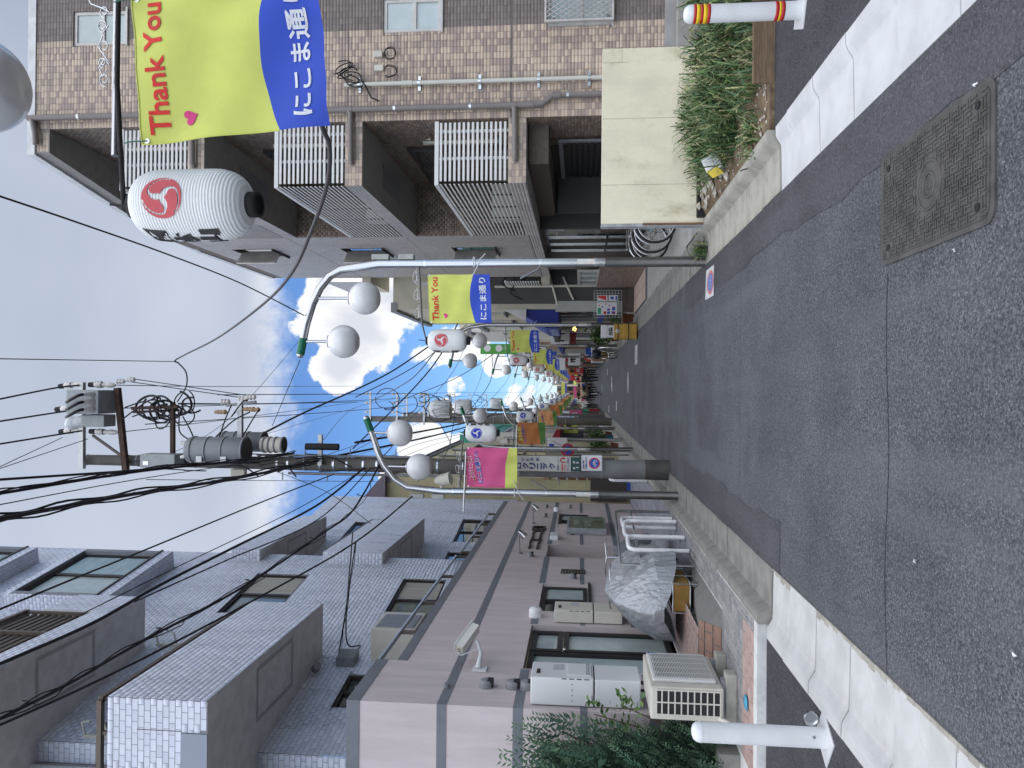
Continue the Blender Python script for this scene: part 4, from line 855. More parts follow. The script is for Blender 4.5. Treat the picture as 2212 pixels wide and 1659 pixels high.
mb = MB(); mb.box((XR+.7,17.2,.9),(XR+.75,18.2,1.6)); m_ = part('mail_boxes', mb, M_STEEL, RB)
mb = MB(); mb.box((XR+.28,15.25,.35),(XR+.30,16.05,1.9)); mb.box((XR+.275,15.3,1.2),(XR+.28,15.5,1.8)); part('door_pull', mb, M_STEEL, RB)
# plinth between facade and plot
mb = MB(); mb.box((4.3,10.9,0),(9,11.0-.008,.36)); part('plinth', mb, M_CONC, RB)
# ------------------------------------------------------------------ vacant plot: rendered wall, soil, planks, weeds
M_CREAM = mat('cream_render', (.71,.655,.50), .8, var=.10, vscale=1.6, bump=.3, bscale=30, stain=.75, stain_col=(.36,.30,.19), sscale=2.6, stretch=(1.2,1.2,.6))
t = thing('boundary_wall', 'stained cream rendered garden wall facing the vacant plot', 'wall', (3.0,9.05,.05))
mb = MB(); mb.box((1.985,9.0,.0),(4.10,9.13,1.315)); part('rendered_face', mb, M_CREAM, t)
mb = MB(); mb.box((1.95,9.01,.03),(1.984,9.14,1.318)); part('bare_block_end', mb, mat('raw_block',(.36,.37,.38),.9,var=.25,vscale=9,stain=.6,stain_col=(.58,.58,.58),sscale=9,bump=.4), t)
mb = MB(); mb.box((1.963,8.975,.04),(1.983,9.005,.82)); part('rusty_strip', mb, mat('rusty_wood',(.17,.095,.055),.8,var=.2), t)
mb = MB(); mb.box((4.10,9.02,.05),(4.7,9.14,.42)); part('low_block', mb, M_CONC, t)
mb = MB()
for i,(u0,z0,u1,z1) in enumerate(((2.0,.95,4.08,.985),(2.45,.06,2.47,1.31),(3.25,.05,3.27,1.31),(3.93,.98,3.95,1.31),(3.93,.985,4.09,1.0))):
    if i in (1,2,3): mb.box((u0,8.9985,z0),(u0+.004,9.0,z1))
    elif i == 4: mb.box((u0,8.9985,1.08),(u1,9.0,1.084))
part('render_crack', mb, mat('crack',(.30,.25,.17),.9), t)
M_SOIL = mat('dry_soil', (.15,.105,.065), .95, var=.35, vscale=9, bump=.9, bscale=40, stain=.6, stain_col=(.26,.23,.19), sscale=14)
def soil_z(x,y):
    z = soil_z0(x,y); return .075+(z-.075)*max(0,min(1,(y-6.05)/.25,(x-2.02)/.12))
def soil_z0(x,y): return .085+.05*math.sin(x*1.7+y*.8)*math.sin(y*1.3)+.04*max(0,min(1,(y-6.2)/1.0))-.02
mb = MB(); nx, ny = 60, 34; g0 = len(mb.v)
vs = [(2.03+ (8-2.03)*i/nx, 6.06+(9.0-6.06)*j/ny, soil_z(2.03+(8-2.03)*i/nx,6.06+(9.0-6.06)*j/ny)+random.uniform(-.012,.012)*(1 if 0<i and 0<j else 0)) for j in range(ny+1) for i in range(nx+1)]
fs = [(j*(nx+1)+i, j*(nx+1)+i+1,(j+1)*(nx+1)+i+1,(j+1)*(nx+1)+i) for j in range(ny) for i in range(nx)]
mb.add(vs, fs, True); mb.box((2.0,5.99,.0),(8,6.07,.085)); mb.box((2.0,6.06,0),(2.035,9.0,.07)); struct('soil', mb, M_SOIL)
mb = MB(); mb.quad((2.03,9.14,.06),(9,9.14,.06),(9,11.0,.06),(2.03,11,.06)); struct('yard_ground', mb, M_CONC)
M_WOOD = mat('weathered_plank', (.15,.10,.062), .8, var=.3, vscale=5, stretch=(1.2,8,14), bump=.35, bscale=30, stain=.35, stain_col=(.07,.05,.035), sscale=4)
for (xa,xb,lb) in ((2.42,3.06,'weathered plank edging the vacant plot by the striped bollard'),(3.07,4.6,'weathered plank edging the vacant plot at the picture edge')):
    mb = MB(); mb.box((xa,5.985,.045),(xb,6.018,.215),.004); solo('timber_plank', mb, M_WOOD, lb, 'plank')
mb = MB()                                               # rubble and stones
for i in range(260):
    x, y = random.uniform(2.05,3.2), 6.08+random.random()**1.5*1.6; r = random.uniform(.006,.022)
    if i < 26: x, y, r = random.uniform(2.05,2.4), random.uniform(7.4,8.9), random.uniform(.03,.075)
    p = Vector((x,y,soil_z(x,y)+r*.3)); a = [Vector((random.uniform(.6,1)*r*q[0],random.uniform(.6,1)*r*q[1],random.uniform(.4,.8)*r*q[2])) for q in ((1,0,0),(-1,0,0),(0,1,0),(0,-1,0),(0,0,1),(0,0,-1))]
    mb.add([p+q for q in a], [(0,2,4),(2,1,4),(1,3,4),(3,0,4),(2,0,5),(1,2,5),(3,1,5),(0,3,5)])
o = struct('rubble', mb, mat('rubble_stone',(.36,.33,.28),.9,var=.3,vscale=20)); o['kind'] = 'stuff'
mb = MB(); mb.box((2.04,8.90,.10),(2.75,8.985,.19)); solo('rubber_sill', mb, M_BLK, 'black plastic channel lying along the foot of the cream wall', 'channel')
t = thing('litter_packet', 'crumpled white and yellow packet lying in the weeds', 'litter', (2.28,7.6,.16))
mb = MB(); mb.obox((2.28,7.6,.25),(.07,.01,.03),(-.03,.03,.07),(.01,.012,-.004)); part('packet', mb, M_WHITE, t); mb = MB(); mb.obox((2.18,7.58,.22),(.035,.01,.03),(-.02,.02,.05),(.006,.006,-.003)); part('packet_flap', mb, mat('packet_yellow',(.62,.48,.05),.5), t)
M_GRASS = [mat('weed_green', (.095,.155,.05), .6, var=.4, vscale=5), mat('weed_dark', (.05,.10,.042), .6, var=.4, vscale=5), mat('weed_pale', (.30,.30,.15), .7, var=.25, vscale=3)]
def weeds(name, n, place, hmin, hmax, seed):
    r = random.Random(seed); mb = MB()
    for i in range(n):
        x, y, z, k = place(r); h = r.uniform(hmin,hmax)*k; a = r.uniform(0,2*PI); lean = r.uniform(.15,1.1)*h; w_ = r.uniform(.0028,.0062)*(1.0+.4*k)
        d = Vector((math.cos(a),math.sin(a),0)); s_ = Vector((-d.y,d.x,0)); p = Vector((x,y,z)); mb.m = r.choices((0,1,2),(5,4,1.8))[0]
        q1 = p+d*lean*.30+Zv*h*.55; q2 = p+d*lean*.75+Zv*h*.92; q3 = p+d*lean*1.25+Zv*h*r.uniform(.75,1.0)
        mb.add([p-s_*w_*.6,p+s_*w_*.6,q1-s_*w_,q1+s_*w_,q2-s_*w_*.8,q2+s_*w_*.8,q3],[(0,1,3,2),(2,3,5,4),(4,5,6)])
        if r.random() < .75:                             # broad side leaf
            t0 = q1+Vector((r.uniform(-.03,.03),r.uniform(-.03,.03),-.05*r.random())); b = r.uniform(0,6.28); e = Vector((math.cos(b),math.sin(b),r.uniform(-.2,.5))); f_ = e.cross(Zv).normalized(); L = r.uniform(.03,.075)
            mb.add([t0,t0+e*L*.5+f_*L*.28,t0+e*L,t0+e*L*.5-f_*L*.28],[(0,1,2,3)])
        if r.random() < .06:                             # seed head
            mb.m = 2; 
            for k2 in range(4):
                c = q3-d*.012*k2-Zv*.012*k2; mb.obox(c,(.004,0,0),(0,.004,0),(0,0,.009))
    ob = struct(name, mb, M_GRASS); ob['kind'] = 'stuff'; return ob
CL = [(random.uniform(2.15,6.0), random.uniform(6.15,8.85), random.uniform(.14,.42), random.uniform(.55,1.25)) for i in range(70)]
def plot(r):
    while True:
        c = r.choice(CL); x, y = r.gauss(c[0],c[2]*.55), r.gauss(c[1],c[2]*.6)
        if not (2.10 < x < 6.2 and 6.10 < y < 8.92): continue
        lim = 2.50 if y < 7.0 else (2.22 if y < 8.3 else 2.12)
        if x < lim and r.random() < .93: continue
        break
    k = c[3]*(.6+.4*min(1,max(0,(x-2.2)/.8)))
    if y > 8.0: k *= .85
    if y < 6.4: k *= .75
    return x, y, soil_z(x,y)-.01, k
weeds('weed_patch', 9000, plot, .10, .44, 3)
weeds('weed_tuft', 90, lambda r: (1.72+r.gauss(0,.045), 9.33+r.gauss(0,.05), .02, 1), .08, .2, 5)
weeds('weed_tuft', 120, lambda r: (2.20+r.gauss(0,.09), 6.5+r.gauss(0,.09), .06, 1), .06, .18, 6)
# ================================================================== LAMP POSTS, BANNERS, LANTERNS
M_POLE = mat('lamp_steel', (.50,.50,.51), .22, .92, var=.04, vscale=2); M_POLEB = mat('lamp_base_bronze', (.13,.125,.12), .38, .7, var=.12, vscale=6)
M_GLOBE = mat('opal_globe', (.74,.74,.75), .22, var=.04, stain=.3, stain_col=(.5,.49,.46), sscale=4, coat=.35, spec=.5); M_GCAP = mat('green_cap', (.01,.13,.075), .35, .2)
ORD = ['first','second','third','fourth','fifth','sixth','seventh','eighth','ninth','tenth','eleventh']
def fixY(p, y): return Vector((p.x, y, p.z))
def lamp_post(x, y, arm, globes, sgn, label):
    t = thing('lamp_post', label, 'lamp post', (x,y,0), 'twin globe lamp posts along the street')
    top = arm[0].z
    mb = MB(); mb.tube([(x,y,1.25),(x,y,top-.9),(x,y,top-.3)]+arm[1:], [.057]*3+[.052]*(len(arm)-1), 16); part('mast', mb, M_POLE, t)
    mb = MB(); mb.tube([(x,y,0),(x,y,.02),(x,y,1.25)],[.075,.066,.064],16); part('base_sleeve', mb, M_POLEB, t)
    e, d = arm[-1], (arm[-1]-arm[-2]).normalized()
    mb = MB(); mb.tube([e-d*.22,e],[.0545,.0545],16); part('green_band', mb, M_GCAP, t)
    mb = MB(); mb.tube([e,e+d*.03,e+d*.05],[.05,.042,.012],16); part('end_cap', mb, M_POLE, t)
    for g in globes:                                     # hanger found above the globe on the arm
        q = min((arm[i]+(arm[i+1]-arm[i])*k/10 for i in range(len(arm)-1) for k in range(11)), key=lambda p: abs(p.x-g.x))
        mb = MB(); mb.tube([(g.x,y,q.z-.03),(g.x,y,g.z+.19)],.020,10); mb.tube([(g.x,y,g.z+.23),(g.x,y,g.z+.19)],[.028,.05],12); part('hanger', mb, M_POLE, t)
        mb = MB(); R = .217; pr = [(R*math.cos(a)**.92,R*.95*math.sin(a)) for a in np.linspace(-PI/2*.72,PI/2*.80,24)]; pr = [(0,pr[0][1])]+pr+[(.05,pr[-1][1]+.003),(0,pr[-1][1]+.004)]; mb.lathe((g.x,y,g.z),pr,32); gl = part('globe', mb, M_GLOBE, t); mb = MB(); mb.lathe((g.x,y,g.z),[(.075,.196),(.085,.199),(.085,.206),(.05,.212)],24); part('globe_collar', mb, M_STEEL, gl)
    for z in (1.35,2.05,3.55): mb = MB(); mb.tube([(x,y,z),(x,y,z+.04)],.061,16); part('clamp_ring', mb, M_STEEL, t)
    mb = MB(); mb.tube([(x-sgn*.05,y-.05,2.07),(x-sgn*.10,y-.08,2.10),(x-sgn*.22,y-.12,2.32)],.012,8); part('flag_socket', mb, M_STEEL, t)
    mb = MB(); mb.tube([(x-.01,y-.062,1.38),(x-.01,y-.062,1.62)],.004,6); mb.add([(x+.062*math.sin(a),y-.066*math.cos(a),z) for z in (1.38,1.60) for a in np.linspace(-.55,.55,7)],[(i,i+1,8+i,7+i) for i in range(6)]); part('notice_sticker', mb, mat('sticker_white',(.66,.65,.62),.5,stain=.9,stain_col=(.55,.28,.10),sscale=11), t)
    
    for za,zb in ((3.72,3.92),(4.05,4.28)): mb = MB(); mb.box((x+sgn*.05,y-.05,za),(x+sgn*.12,y+.05,zb),.01); part('terminal_box', mb, mat('box_grey',(.36,.37,.35),.5), t)
    return t
def rod(t, x, y, pts, sgn):                              # banner bracket with scrolls
    mb = MB(); mb.tube(pts,[.013]*(len(pts)-1)+[.008],8); o = part('banner_rod', mb, M_POLEB, t)
    m2 = MB(); a, b = Vector(pts[0]), Vector(pts[1]); L = (b-a).length; u = (b-a)/L
    for k in (.18,.5,.82):
        c = a+u*L*k+Zv*.055
        m2.tube([c+u*(.045+.012*q)*math.cos(q*1.0)+Zv*(.045-.006*q)*math.sin(q*1.0)*.9 for q in np.linspace(-1.5,5.2,22)],.0042,5)
        m2.tube([c-u*.02-Zv*.035+u*.10*q+Zv*.05*math.sin(q*PI*2)*.5 for q in np.linspace(-1,1,12)],.0042,5)
    part('scroll', m2, M_STEEL, o)
AR = [fixY(at(*z4(*p),Y=9.5),9.5) for p in ((2215,86),(2120,98),(2050,140),(1990,215),(1945,310),(1905,440),(1868,625))]
GR = [fixY(at(*z5(215,275),Y=9.5),9.5), fixY(at(*z5(85,545),Y=9.5),9.5)]
XR1 = at(840,578,Y=9.5).x*.5+1.655*.5
AL = [fixY(at(*z5(*p),Y=11.8),11.8) for p in ((575,1480),(480,1452),(400,1400),(335,1315),(300,1240),(268,1140),(226,1025))]
GL = [fixY(at(*z5(555,1325),Y=11.8),11.8), fixY(at(*z5(435,1115),Y=11.8),11.8)]
XL1 = -1.68
AR[0].x = XR1; AL[0].x = XL1
LR = lamp_post(XR1, 9.5, AR, GR, 1, 'lamp post with twin globes by the parked bicycle and cream wall')
RODR = [fixY(at(*z5(*p),Y=9.5),9.5) for p in ((553,95),(573,440),(600,545))]; RODR[0].x = XR1-.05; rod(LR, XR1, 9.5, RODR, 1)
LL = lamp_post(XL1, 11.8, AL, GL, -1, 'lamp post with twin globes beside the pink banner and bike hoops')
RODL = [fixY(at(*z5(*p),Y=11.8),11.8) for p in ((808,1475),(820,1205),(838,1100))]; RODL[0].x = XL1+.05; rod(LL, XL1, 11.8, RODL, -1)
mb = MB(); mb.tube([fixY(at(*z5(845,1230),Y=11.72),11.72), fixY(at(*z5(829,1600),Y=11.72),11.72)],.013,8); part('cross_rod', mb, M_STEEL, LL)
# loudspeaker horn on the left post
mb = MB(); p = fixY(at(*z5(690,1400),Y=11.8),11.8); mb.tube([p+Vector((-.03,0,.10)),p+Vector((-.02,-.0,.02)),p+Vector((.02,-.03,-.16))],[.05,.085,.105],16); mb.bar((XL1,11.8,p.z),p+Vector((-.05,0,0)),.03); part('loudspeaker', mb, M_IVORY, LL)
# ---- banners
M_BY = mat('banner_yellow', (.60,.64,.15), .75, var=.06, vscale=5, bump=.12, bscale=420); M_BB = mat('banner_blue', (.035,.08,.50), .7, var=.08, vscale=5, bump=.12, bscale=420); M_BR = mat('banner_red', (.62,.035,.03), .7); M_BW = mat('banner_white', (.70,.72,.78), .7)
M_BPK = mat('banner_pink', (.62,.10,.26), .75, var=.03); M_BHT = mat('heart_pink', (.60,.05,.20), .7); M_BOR = mat('banner_orange', (.46,.17,.05), .75, var=.04); M_BGN = mat('banner_green', (.09,.20,.05), .75); M_BPE = mat('banner_peach', (.62,.30,.14), .75); M_BNV = mat('banner_indigo', (.07,.07,.36), .7); M_BDR = mat('banner_dark_red', (.42,.05,.05), .7)
BWD, BHT = .63, .81
def wave(u, v): return .014*math.sin(u*9+v*3)*(1.1-v)+.007*math.sin(v*13+u*5)+.009*math.sin(u*17+v*2)*(1-v)+.007*math.sin(15*(u-.9*(1-v)))*max(0,1-1.8*math.hypot(u,1-v))+.007*math.sin(15*(1-u-.9*(1-v)))*max(0,1-1.8*math.hypot(1-u,1-v))
def banner(TL, U, V, kind, label, group, y_out=-1, scale=1.0):
    """TL top-left corner, U to the right, V upwards (unit vectors)"""
    U, V = Vector(U).normalized(), Vector(V).normalized(); N = U.cross(V); O = TL-V*BHT*scale
    t = thing('banner', label, 'banner', TL+U*BWD*scale*.5-V*BHT*scale, group)
    P = lambda a, b, k=0.0: O+U*a*scale+V*b*scale+N*(wave(a/BWD,b/BHT)*scale+k)
    nu, nv = 28, 30
    top, low, arc = {'yellow':(M_BY,M_BB,lambda u: .26+.075*math.sin(PI*min(1,max(0,u)))), 'pink':(M_BPK,M_BY,lambda u: .24-.02*u if u<.2 else .236-.16*max(0,u-.55)), 'orange':(M_BOR,M_BGN,lambda u: .17+.10*u), 'peach':(M_BPE,M_BGN,lambda u: .17+.08*u)}[kind]
    for nm, mt, f0, f1 in (('upper_cloth',top,arc,lambda u: 1.0),('lower_cloth',low,lambda u: 0.0,arc)):
        mb = MB(); vs = []
        for j in range(nv+1):
            for i in range(nu+1):
                u = i/nu; v = f0(u)+(f1(u)-f0(u))*j/nv; vs.append(P(u*BWD,v*BHT))
        mb.add(vs,[(j*(nu+1)+i,j*(nu+1)+i+1,(j+1)*(nu+1)+i+1,(j+1)*(nu+1)+i) for j in range(nv) for i in range(nu)],True); part(nm, mb, mt, t)
    def letters(name, s, u0, u1, v0, v1, m, bold=.03, slope=0.0, k=.0038):
        n = len(s); mb = MB(); 
        O_ = Vector((u0*BWD,v0*BHT,0))
        put_text(mb, s, (u0*BWD,v0*BHT,0), (1,slope,0), (0,1,0), w=(u1-u0)*BWD, h=(v1-v0)*BHT, bold=bold)
        mb.v = [tuple(P(p[0],p[1],k)) for p in mb.v]; return part(name, mb, m, t)
    if kind == 'yellow':
        letters('greeting', 'Thank You', .055,.945,.842,.950, M_BR, .022)
        letters('street_name', 'にこま通り', .07,.93,.070,.180, M_BW, .022)
        mb = MB(); q = [(16*math.sin(a)**3,13*math.cos(a)-5*math.cos(2*a)-2*math.cos(3*a)-math.cos(4*a)) for a in np.linspace(0,2*PI,40)[:-1]]
        ca, sa = math.cos(.35), math.sin(.35)
        pts = [P((.155+.0033*(x_*ca-y_*sa))*BWD,(.735+.0026*(x_*sa+y_*ca))*BHT,.0038) for x_,y_ in q]; c0 = P(.155*BWD,.735*BHT,.0038); mb.add([c0]+pts[::-1],[(0,1+i,1+(i+1)%len(pts)) for i in range(len(pts))]); part('heart', mb, M_BHT, t)
    else:
        letters('greeting_outline', 'ようこそ！', .15,.80,.80,.935, M_BW if kind=='pink' else M_BY, .075, .17, .0034)
        letters('greeting', 'ようこそ！', .15,.80,.80,.935, M_BDR if kind=='pink' else M_BY, .03, .17, .0052)
        letters('street_name_outline', 'にこま通りへ', .10,.92,.66,.775, M_BW if kind=='pink' else M_BPE, .075, .17, .0034)
        letters('street_name', 'にこま通りへ', .10,.92,.66,.775, M_BNV, .03, .17, .0052)
    for nm,e0,e1 in (('top_hem',(0,1),(1,1)),('side_hem',(0,arc(0)),(0,1))):
        mb = MB(); mb.tube([P((e0[0]+(e1[0]-e0[0])*i/16)*BWD,(e0[1]+(e1[1]-e0[1])*i/16)*BHT) for i in range(17)],.0035*scale,5); part(nm, mb, top, t)
    for u in (.02,.98):
        mb = MB(); c = P(u*BWD,.975*BHT,.002); disc(mb, c, U, V, 0,0,.012*scale, 12); part('eyelet', mb, M_STEEL, t)
        m2 = MB(); m2.tube([c, c+V*.06*scale+N*.01, c+V*.10*scale],.003*scale,5); part('tie_string', m2, mat('green_twine',(.05,.14,.10),.8), t)
    return t
def corner(q, y): return fixY(at(*q,Y=y),y)
GYB, GRL = 'yellow thank you banners on the right lamp posts', 'white paper lanterns with red whorl crest'
a, b, c_ = corner(z5(620,430),9.45), corner(z5(606,127),9.45), corner(z5(985,430),9.45)
BR1 = banner(a, b-a, (0,0,1), 'yellow', 'yellow and blue thank you banner by the first full lamp post on the right', GYB)
TLn, TRn, BLn = corner((309,312.5),2.95), corner((283,0),2.95), corner((752,268),2.95)
BN = banner(TLn, TRn-TLn, TLn-BLn, 'yellow', 'large near yellow and blue thank you banner cut by the picture edge', GYB)
a, b = corner(z5(850,1448),11.75), corner(z5(850,1207),11.75)
BL1 = banner(a, b-a, (0,0,1), 'pink', 'pink and yellow welcome banner on the nearest left lamp post', 'welcome banners on the left lamp posts')
# white cord ties at the banner's lower corner
for p, sg, own in ((Vector((XR1,9.4,2.90)),-1,LR),(Vector((XL1,11.7,2.55)),1,LL)):
    mb = MB(); mb.tube([p+Vector((sg*.20,0,.05)),p+Vector((sg*.08,-.03,-.02)),p+Vector((-sg*.02,-.04,-.06)),p+Vector((-sg*.10,-.03,-.13))],.006,6); mb.tube([p+Vector((.07*math.cos(a),-.0+.075*math.sin(a),.02)) for a in np.linspace(0,2*PI,14)],.006,6); part('white_cord', mb, M_WHITE, own)
# ---- paper lanterns
M_PAPER = mat('lantern_paper', (.78,.79,.79), .6, var=.05, vscale=5, stain=.2, stain_col=(.45,.44,.40), sscale=4); M_LRED = mat('crest_red', (.58,.10,.115), .7); M_LBLUE = mat('crest_blue', (.02,.045,.46), .6); M_INK = mat('ink_black', (.02,.02,.022), .6)
LH, LRAD = .50, .150
def lrad(z):                                             # z from 0 (bottom) to LH (top)
    s = z/LH; e = min(s,1-s)
    return .055+(LRAD-.055)*(1-(1-min(1,e/.30))**2.4)**.5 if e < .30 else LRAD
def tomoe():                                             # three comma shapes as strips of quads in a unit disc
    rin = lambda th: .80+.17*((th-115)/85) if th > 115 else .80*(max(0,th-24)/91)**1.15
    vs, fs = [], []
    for k in range(3):
        r0 = 2*PI*k/3; o = len(vs); TH = list(np.linspace(-11,6,8))+list(np.linspace(9,200,44))
        for th in TH:
            ro = min(.985, rin(min(200,max(th,4)+120))-.075) if th < 84 else .985
            if th < 4: ro = .50+(ro-.50)*max(0,(th+11)/15)**.5
            ri = .50-(.50-.12)*max(0,(th+11)/55)**.5 if th < 44 else rin(th)
            for q in (0,.34,.67,1): r = ri+(max(ri,ro)-ri)*q; a = math.radians(th)+r0; vs.append((r*math.cos(a), r*math.sin(a)))
        for i in range(len(TH)-1):
            for q in range(3): fs.append((o+i*4+q,o+i*4+q+1,o+i*4+q+5,o+i*4+q+4))
    return vs, fs
def lantern(c, m, text_ang, label, group, sc=1.0, face=0.0):
    """c = centre of the body"""
    z0 = c.z-LH/2; t = thing('paper_lantern', label, 'lantern', (c.x,c.y,z0-.06), group)
    nr = 38; prof = [(.05,-.002),(.056,0)]
    for i in range(nr*4+1):
        z = LH*i/(nr*4); prof.append((lrad(z)+(-.0022,.0007,.0016,.0007)[i%4], z))
    prof += [(.05,LH+.002)]
    mb = MB(); mb.lathe((c.x,c.y,z0),prof,36); part('paper_body', mb, M_PAPER, t)
    for za, zb, nm in ((-.045,.006,'lower_ring'),(LH-.006,LH+.03,'upper_ring')):
        mb = MB(); mb.lathe((c.x,c.y,z0),[(.042,za),(.053,za),(.055,(za+zb)/2),(.054,zb),(.03,zb)],24); mb.lathe((c.x,c.y,z0),[(.042,za),(.042,za+.02),(0,za+.02)],24); part(nm, mb, M_BLK, t)
    def wrap(a, z, k=.0042): r = lrad(z)+k; return Vector((c.x+r*math.sin(a), c.y-r*math.cos(a), z0+z))
    R = .088; mb = MB()
    vs, fs = tomoe(); mb.add([wrap(face-p[0]*R/LRAD, LH*.615+p[1]*R) for p in vs], fs, True)
    part('crest', mb, m, t)
    mb = MB()
    for i, ch in enumerate('西小山'):
        v, f = text_mesh(ch, .075, 3); ex = v[:,:2].max(0)
        mb.add([wrap(text_ang+(p[0]/ex[0]-.5)*.85, .435-i*.115-.11+p[1]/ex[1]*.105) for p in v], f)
    part('brush_lettering', mb, M_INK, t)
    mb = MB(); mb.tube([(c.x,c.y,z0+LH+.04),(c.x+.01,c.y,z0+LH+.13)],.005,6); part('hanging_wire', mb, M_BLK, t)
    return t
pn = at(418,444,Y=3.05)
LN = lantern(Vector((pn.x,3.05,pn.z)), M_LRED, -1.36, 'nearest white paper lantern with red whorl crest and black brush letters', GRL)
p = at(*z5(730,540),Y=9.5); LR1 = lantern(Vector((p.x,9.5,p.z)), M_LRED, -1.45, 'white lantern with red crest hung beside the first full banner on the right', GRL)
p = at(*z5(940,1112),Y=11.8); LL1 = lantern(Vector((p.x,11.8,p.z)), M_LBLUE, 1.35, 'white lantern with blue crest beside the pink banner', 'white paper lanterns with blue whorl crest')
# near rod and post that carry the nearest banner and lantern (post stands just outside the picture)
AN = [Vector((q.x+.32,3.2,q.z+.30)) for q in AR]; q0 = at(-47,183,Y=3.2); GN = [Vector((q0.x+(q.x-GR[0].x),3.2,q0.z+(q.z-GR[0].z))) for q in GR]
LNP = lamp_post(XR1+.32, 3.2, AN, GN, 1, 'nearest lamp post, only one globe and the banner rod in the picture')
r0, r1, r2 = corner((236,0),3.0), corner((248,337),3.0), corner((268,452),3.05); r00 = r0+(r0-r1).normalized()*.35; r00 = Vector((XR1+.27,3.1,r0.z+.03))
mb = MB(); mb.tube([r00,r1],.014,10); ro = part('banner_rod', mb, M_POLE, LNP)
mb = MB(); mb.tube([r00+Vector((0,-.02,-.02)), corner((253,180),2.98), corner((259,300),2.99), corner((266,420),3.03), r2],.011,8); mb.tube([r2,r2+Vector((.03,0,-.06))],.02,8); part('dark_lead', mb, M_BLK, LNP)
m2 = MB(); u = (r1-r0).normalized(); nn = Vector((-u.z,0,u.x)); nn = nn if nn.z > 0 else -nn
for k,(yy,sz) in enumerate(((25,.9),(55,1.),(100,1.05),(135,.8),(172,1.0))):
    cpt = corner((222 if k%2 else 226, yy),3.0)
    m2.tube([cpt+u*(.030*sz*(1-q*.09))*math.cos(q)+nn*(.024*sz*(1-q*.09))*math.sin(q) for q in np.linspace(0,7.0,30)],.0028,5)
m2.tube([corner(q,3.0) for q in ((185,-20),(196,8),(222,18),(236,26))],.003,5); m2.tube([corner(q,3.0) for q in ((234,55),(222,72),(212,58),(222,48),(232,60))],.003,5); m2.tube([corner(q,3.0) for q in ((222,78),(212,100),(224,118),(234,132))],.003,5); m2.tube([corner(q,3.0) for q in ((236,140),(226,126),(214,146),(222,166),(230,152))],.003,5)
part('scroll', m2, M_STEEL, ro)
# ---- the posts, banners and lanterns further down the street
def far_copies():
    ys = [20.8,31.2,42,53,64,75,87,99]; 
    for k, y in enumerate(ys):
        dx = .16*min(1,(y-9.5)/11)
        dup(LR, (dx,y-9.5,0), f'{ORD[k+1]} full lamp post on the right counted from the camera')
        dup(BR1, (dx,y-9.5,0), f'yellow thank you banner on the {ORD[k+1]} full lamp post on the right')
        dup(LR1, (dx,y-9.5,0), f'red crest lantern beside the {ORD[k+1]} full lamp post on the right')
    ys = [21.5,32.5,43.5,54.5,65.5,77,89,101]
    a_ = corner(z5(850,1448),11.75); b_ = corner(z5(850,1207),11.75)
    BO = banner(a_+Vector((-.05,21.5-11.8,0)), b_-a_, (0,0,1), 'orange', 'orange and green welcome banner on the second left lamp post', 'welcome banners on the left lamp posts')
    BP = None
    for k, y in enumerate(ys):
        dx = -.08
        dup(LL, (dx,y-11.8,0), f'{ORD[k+1]} lamp post on the left counted from the camera')
        dup(LL1, (dx,y-11.8,0), f'blue crest lantern beside the {ORD[k+1]} lamp post on the left')
        if k == 1: BP = banner(a_+Vector((-.05,y-11.8,0)), b_-a_, (0,0,1), 'peach', 'peach and green welcome banner on the third left lamp post', 'welcome banners on the left lamp posts')
        elif k > 1: dup(BP if k%2 else BO, (0, y-(32.5 if k%2 else 21.5), 0), f'{"peach" if k%2 else "orange"} welcome banner on the {ORD[k+1]} left lamp post')
far_copies()
# ================================================================== BOLLARDS
def bollard(x, y, label, bands, rot):
    t = thing('bollard', label, 'bollard', (x,y,.045)); b = .05; H = .80; R = .061
    mb = MB(); mb.lathe((x,y,b),[(R,0),(R,H-.06)],28); part('post', mb, M_WHITE, t)
    mb = MB(); mb.lathe((x,y,b),[(R+.0015,H-.06),(R+.0015,H-.05),(R*.93,H-.025),(R*.7,H-.008),(R*.35,H),(0,H+.001)],28); part('domed_cap', mb, M_WHITE, t)
    mb = MB(); q = .17; mb.prism([(x+q*math.cos(rot+i*PI/2),y+q*math.sin(rot+i*PI/2)) for i in range(4)], .03, .052); part('base_plate', mb, M_KERB, t)
    for z0,z1,m in bands:
        mb = MB(); mb.lathe((x,y,b),[(R+.001,z0),(R+.0018,z0),(R+.0018,z1),(R+.001,z1)],28); part('reflective_band', mb, m, t)
    return t
MY, MR = mat('tape_yellow',(.75,.50,.01),.4), mat('tape_red',(.42,.015,.02),.4)
bb_ = [(.715,.735,MR),(.688,.715,MY),(.668,.688,MR),(.641,.668,MY),(.620,.641,MR),(.155,.180,MR),(.140,.155,MY),(.115,.140,MR)]
bollard(2.64,5.30,'white bollard with red and yellow reflective bands', bb_, .35)
bl = bollard(-2.13,4.70,'plain white bollard standing on a white base plate', [], .2)
mb = MB(); mb.lathe((-2.06,4.79,.10),[(.045,0),(.05,.012),(.03,.02),(0,.02)],16,'y'); part('lock_ring', mb, M_STEEL, bl)
mb = MB(); mb.lathe((-2.105,4.641,.13),[(0,0),(.008,-.002),(.010,.002)],10,'y'); part('bolt', mb, M_GREYV, bl)
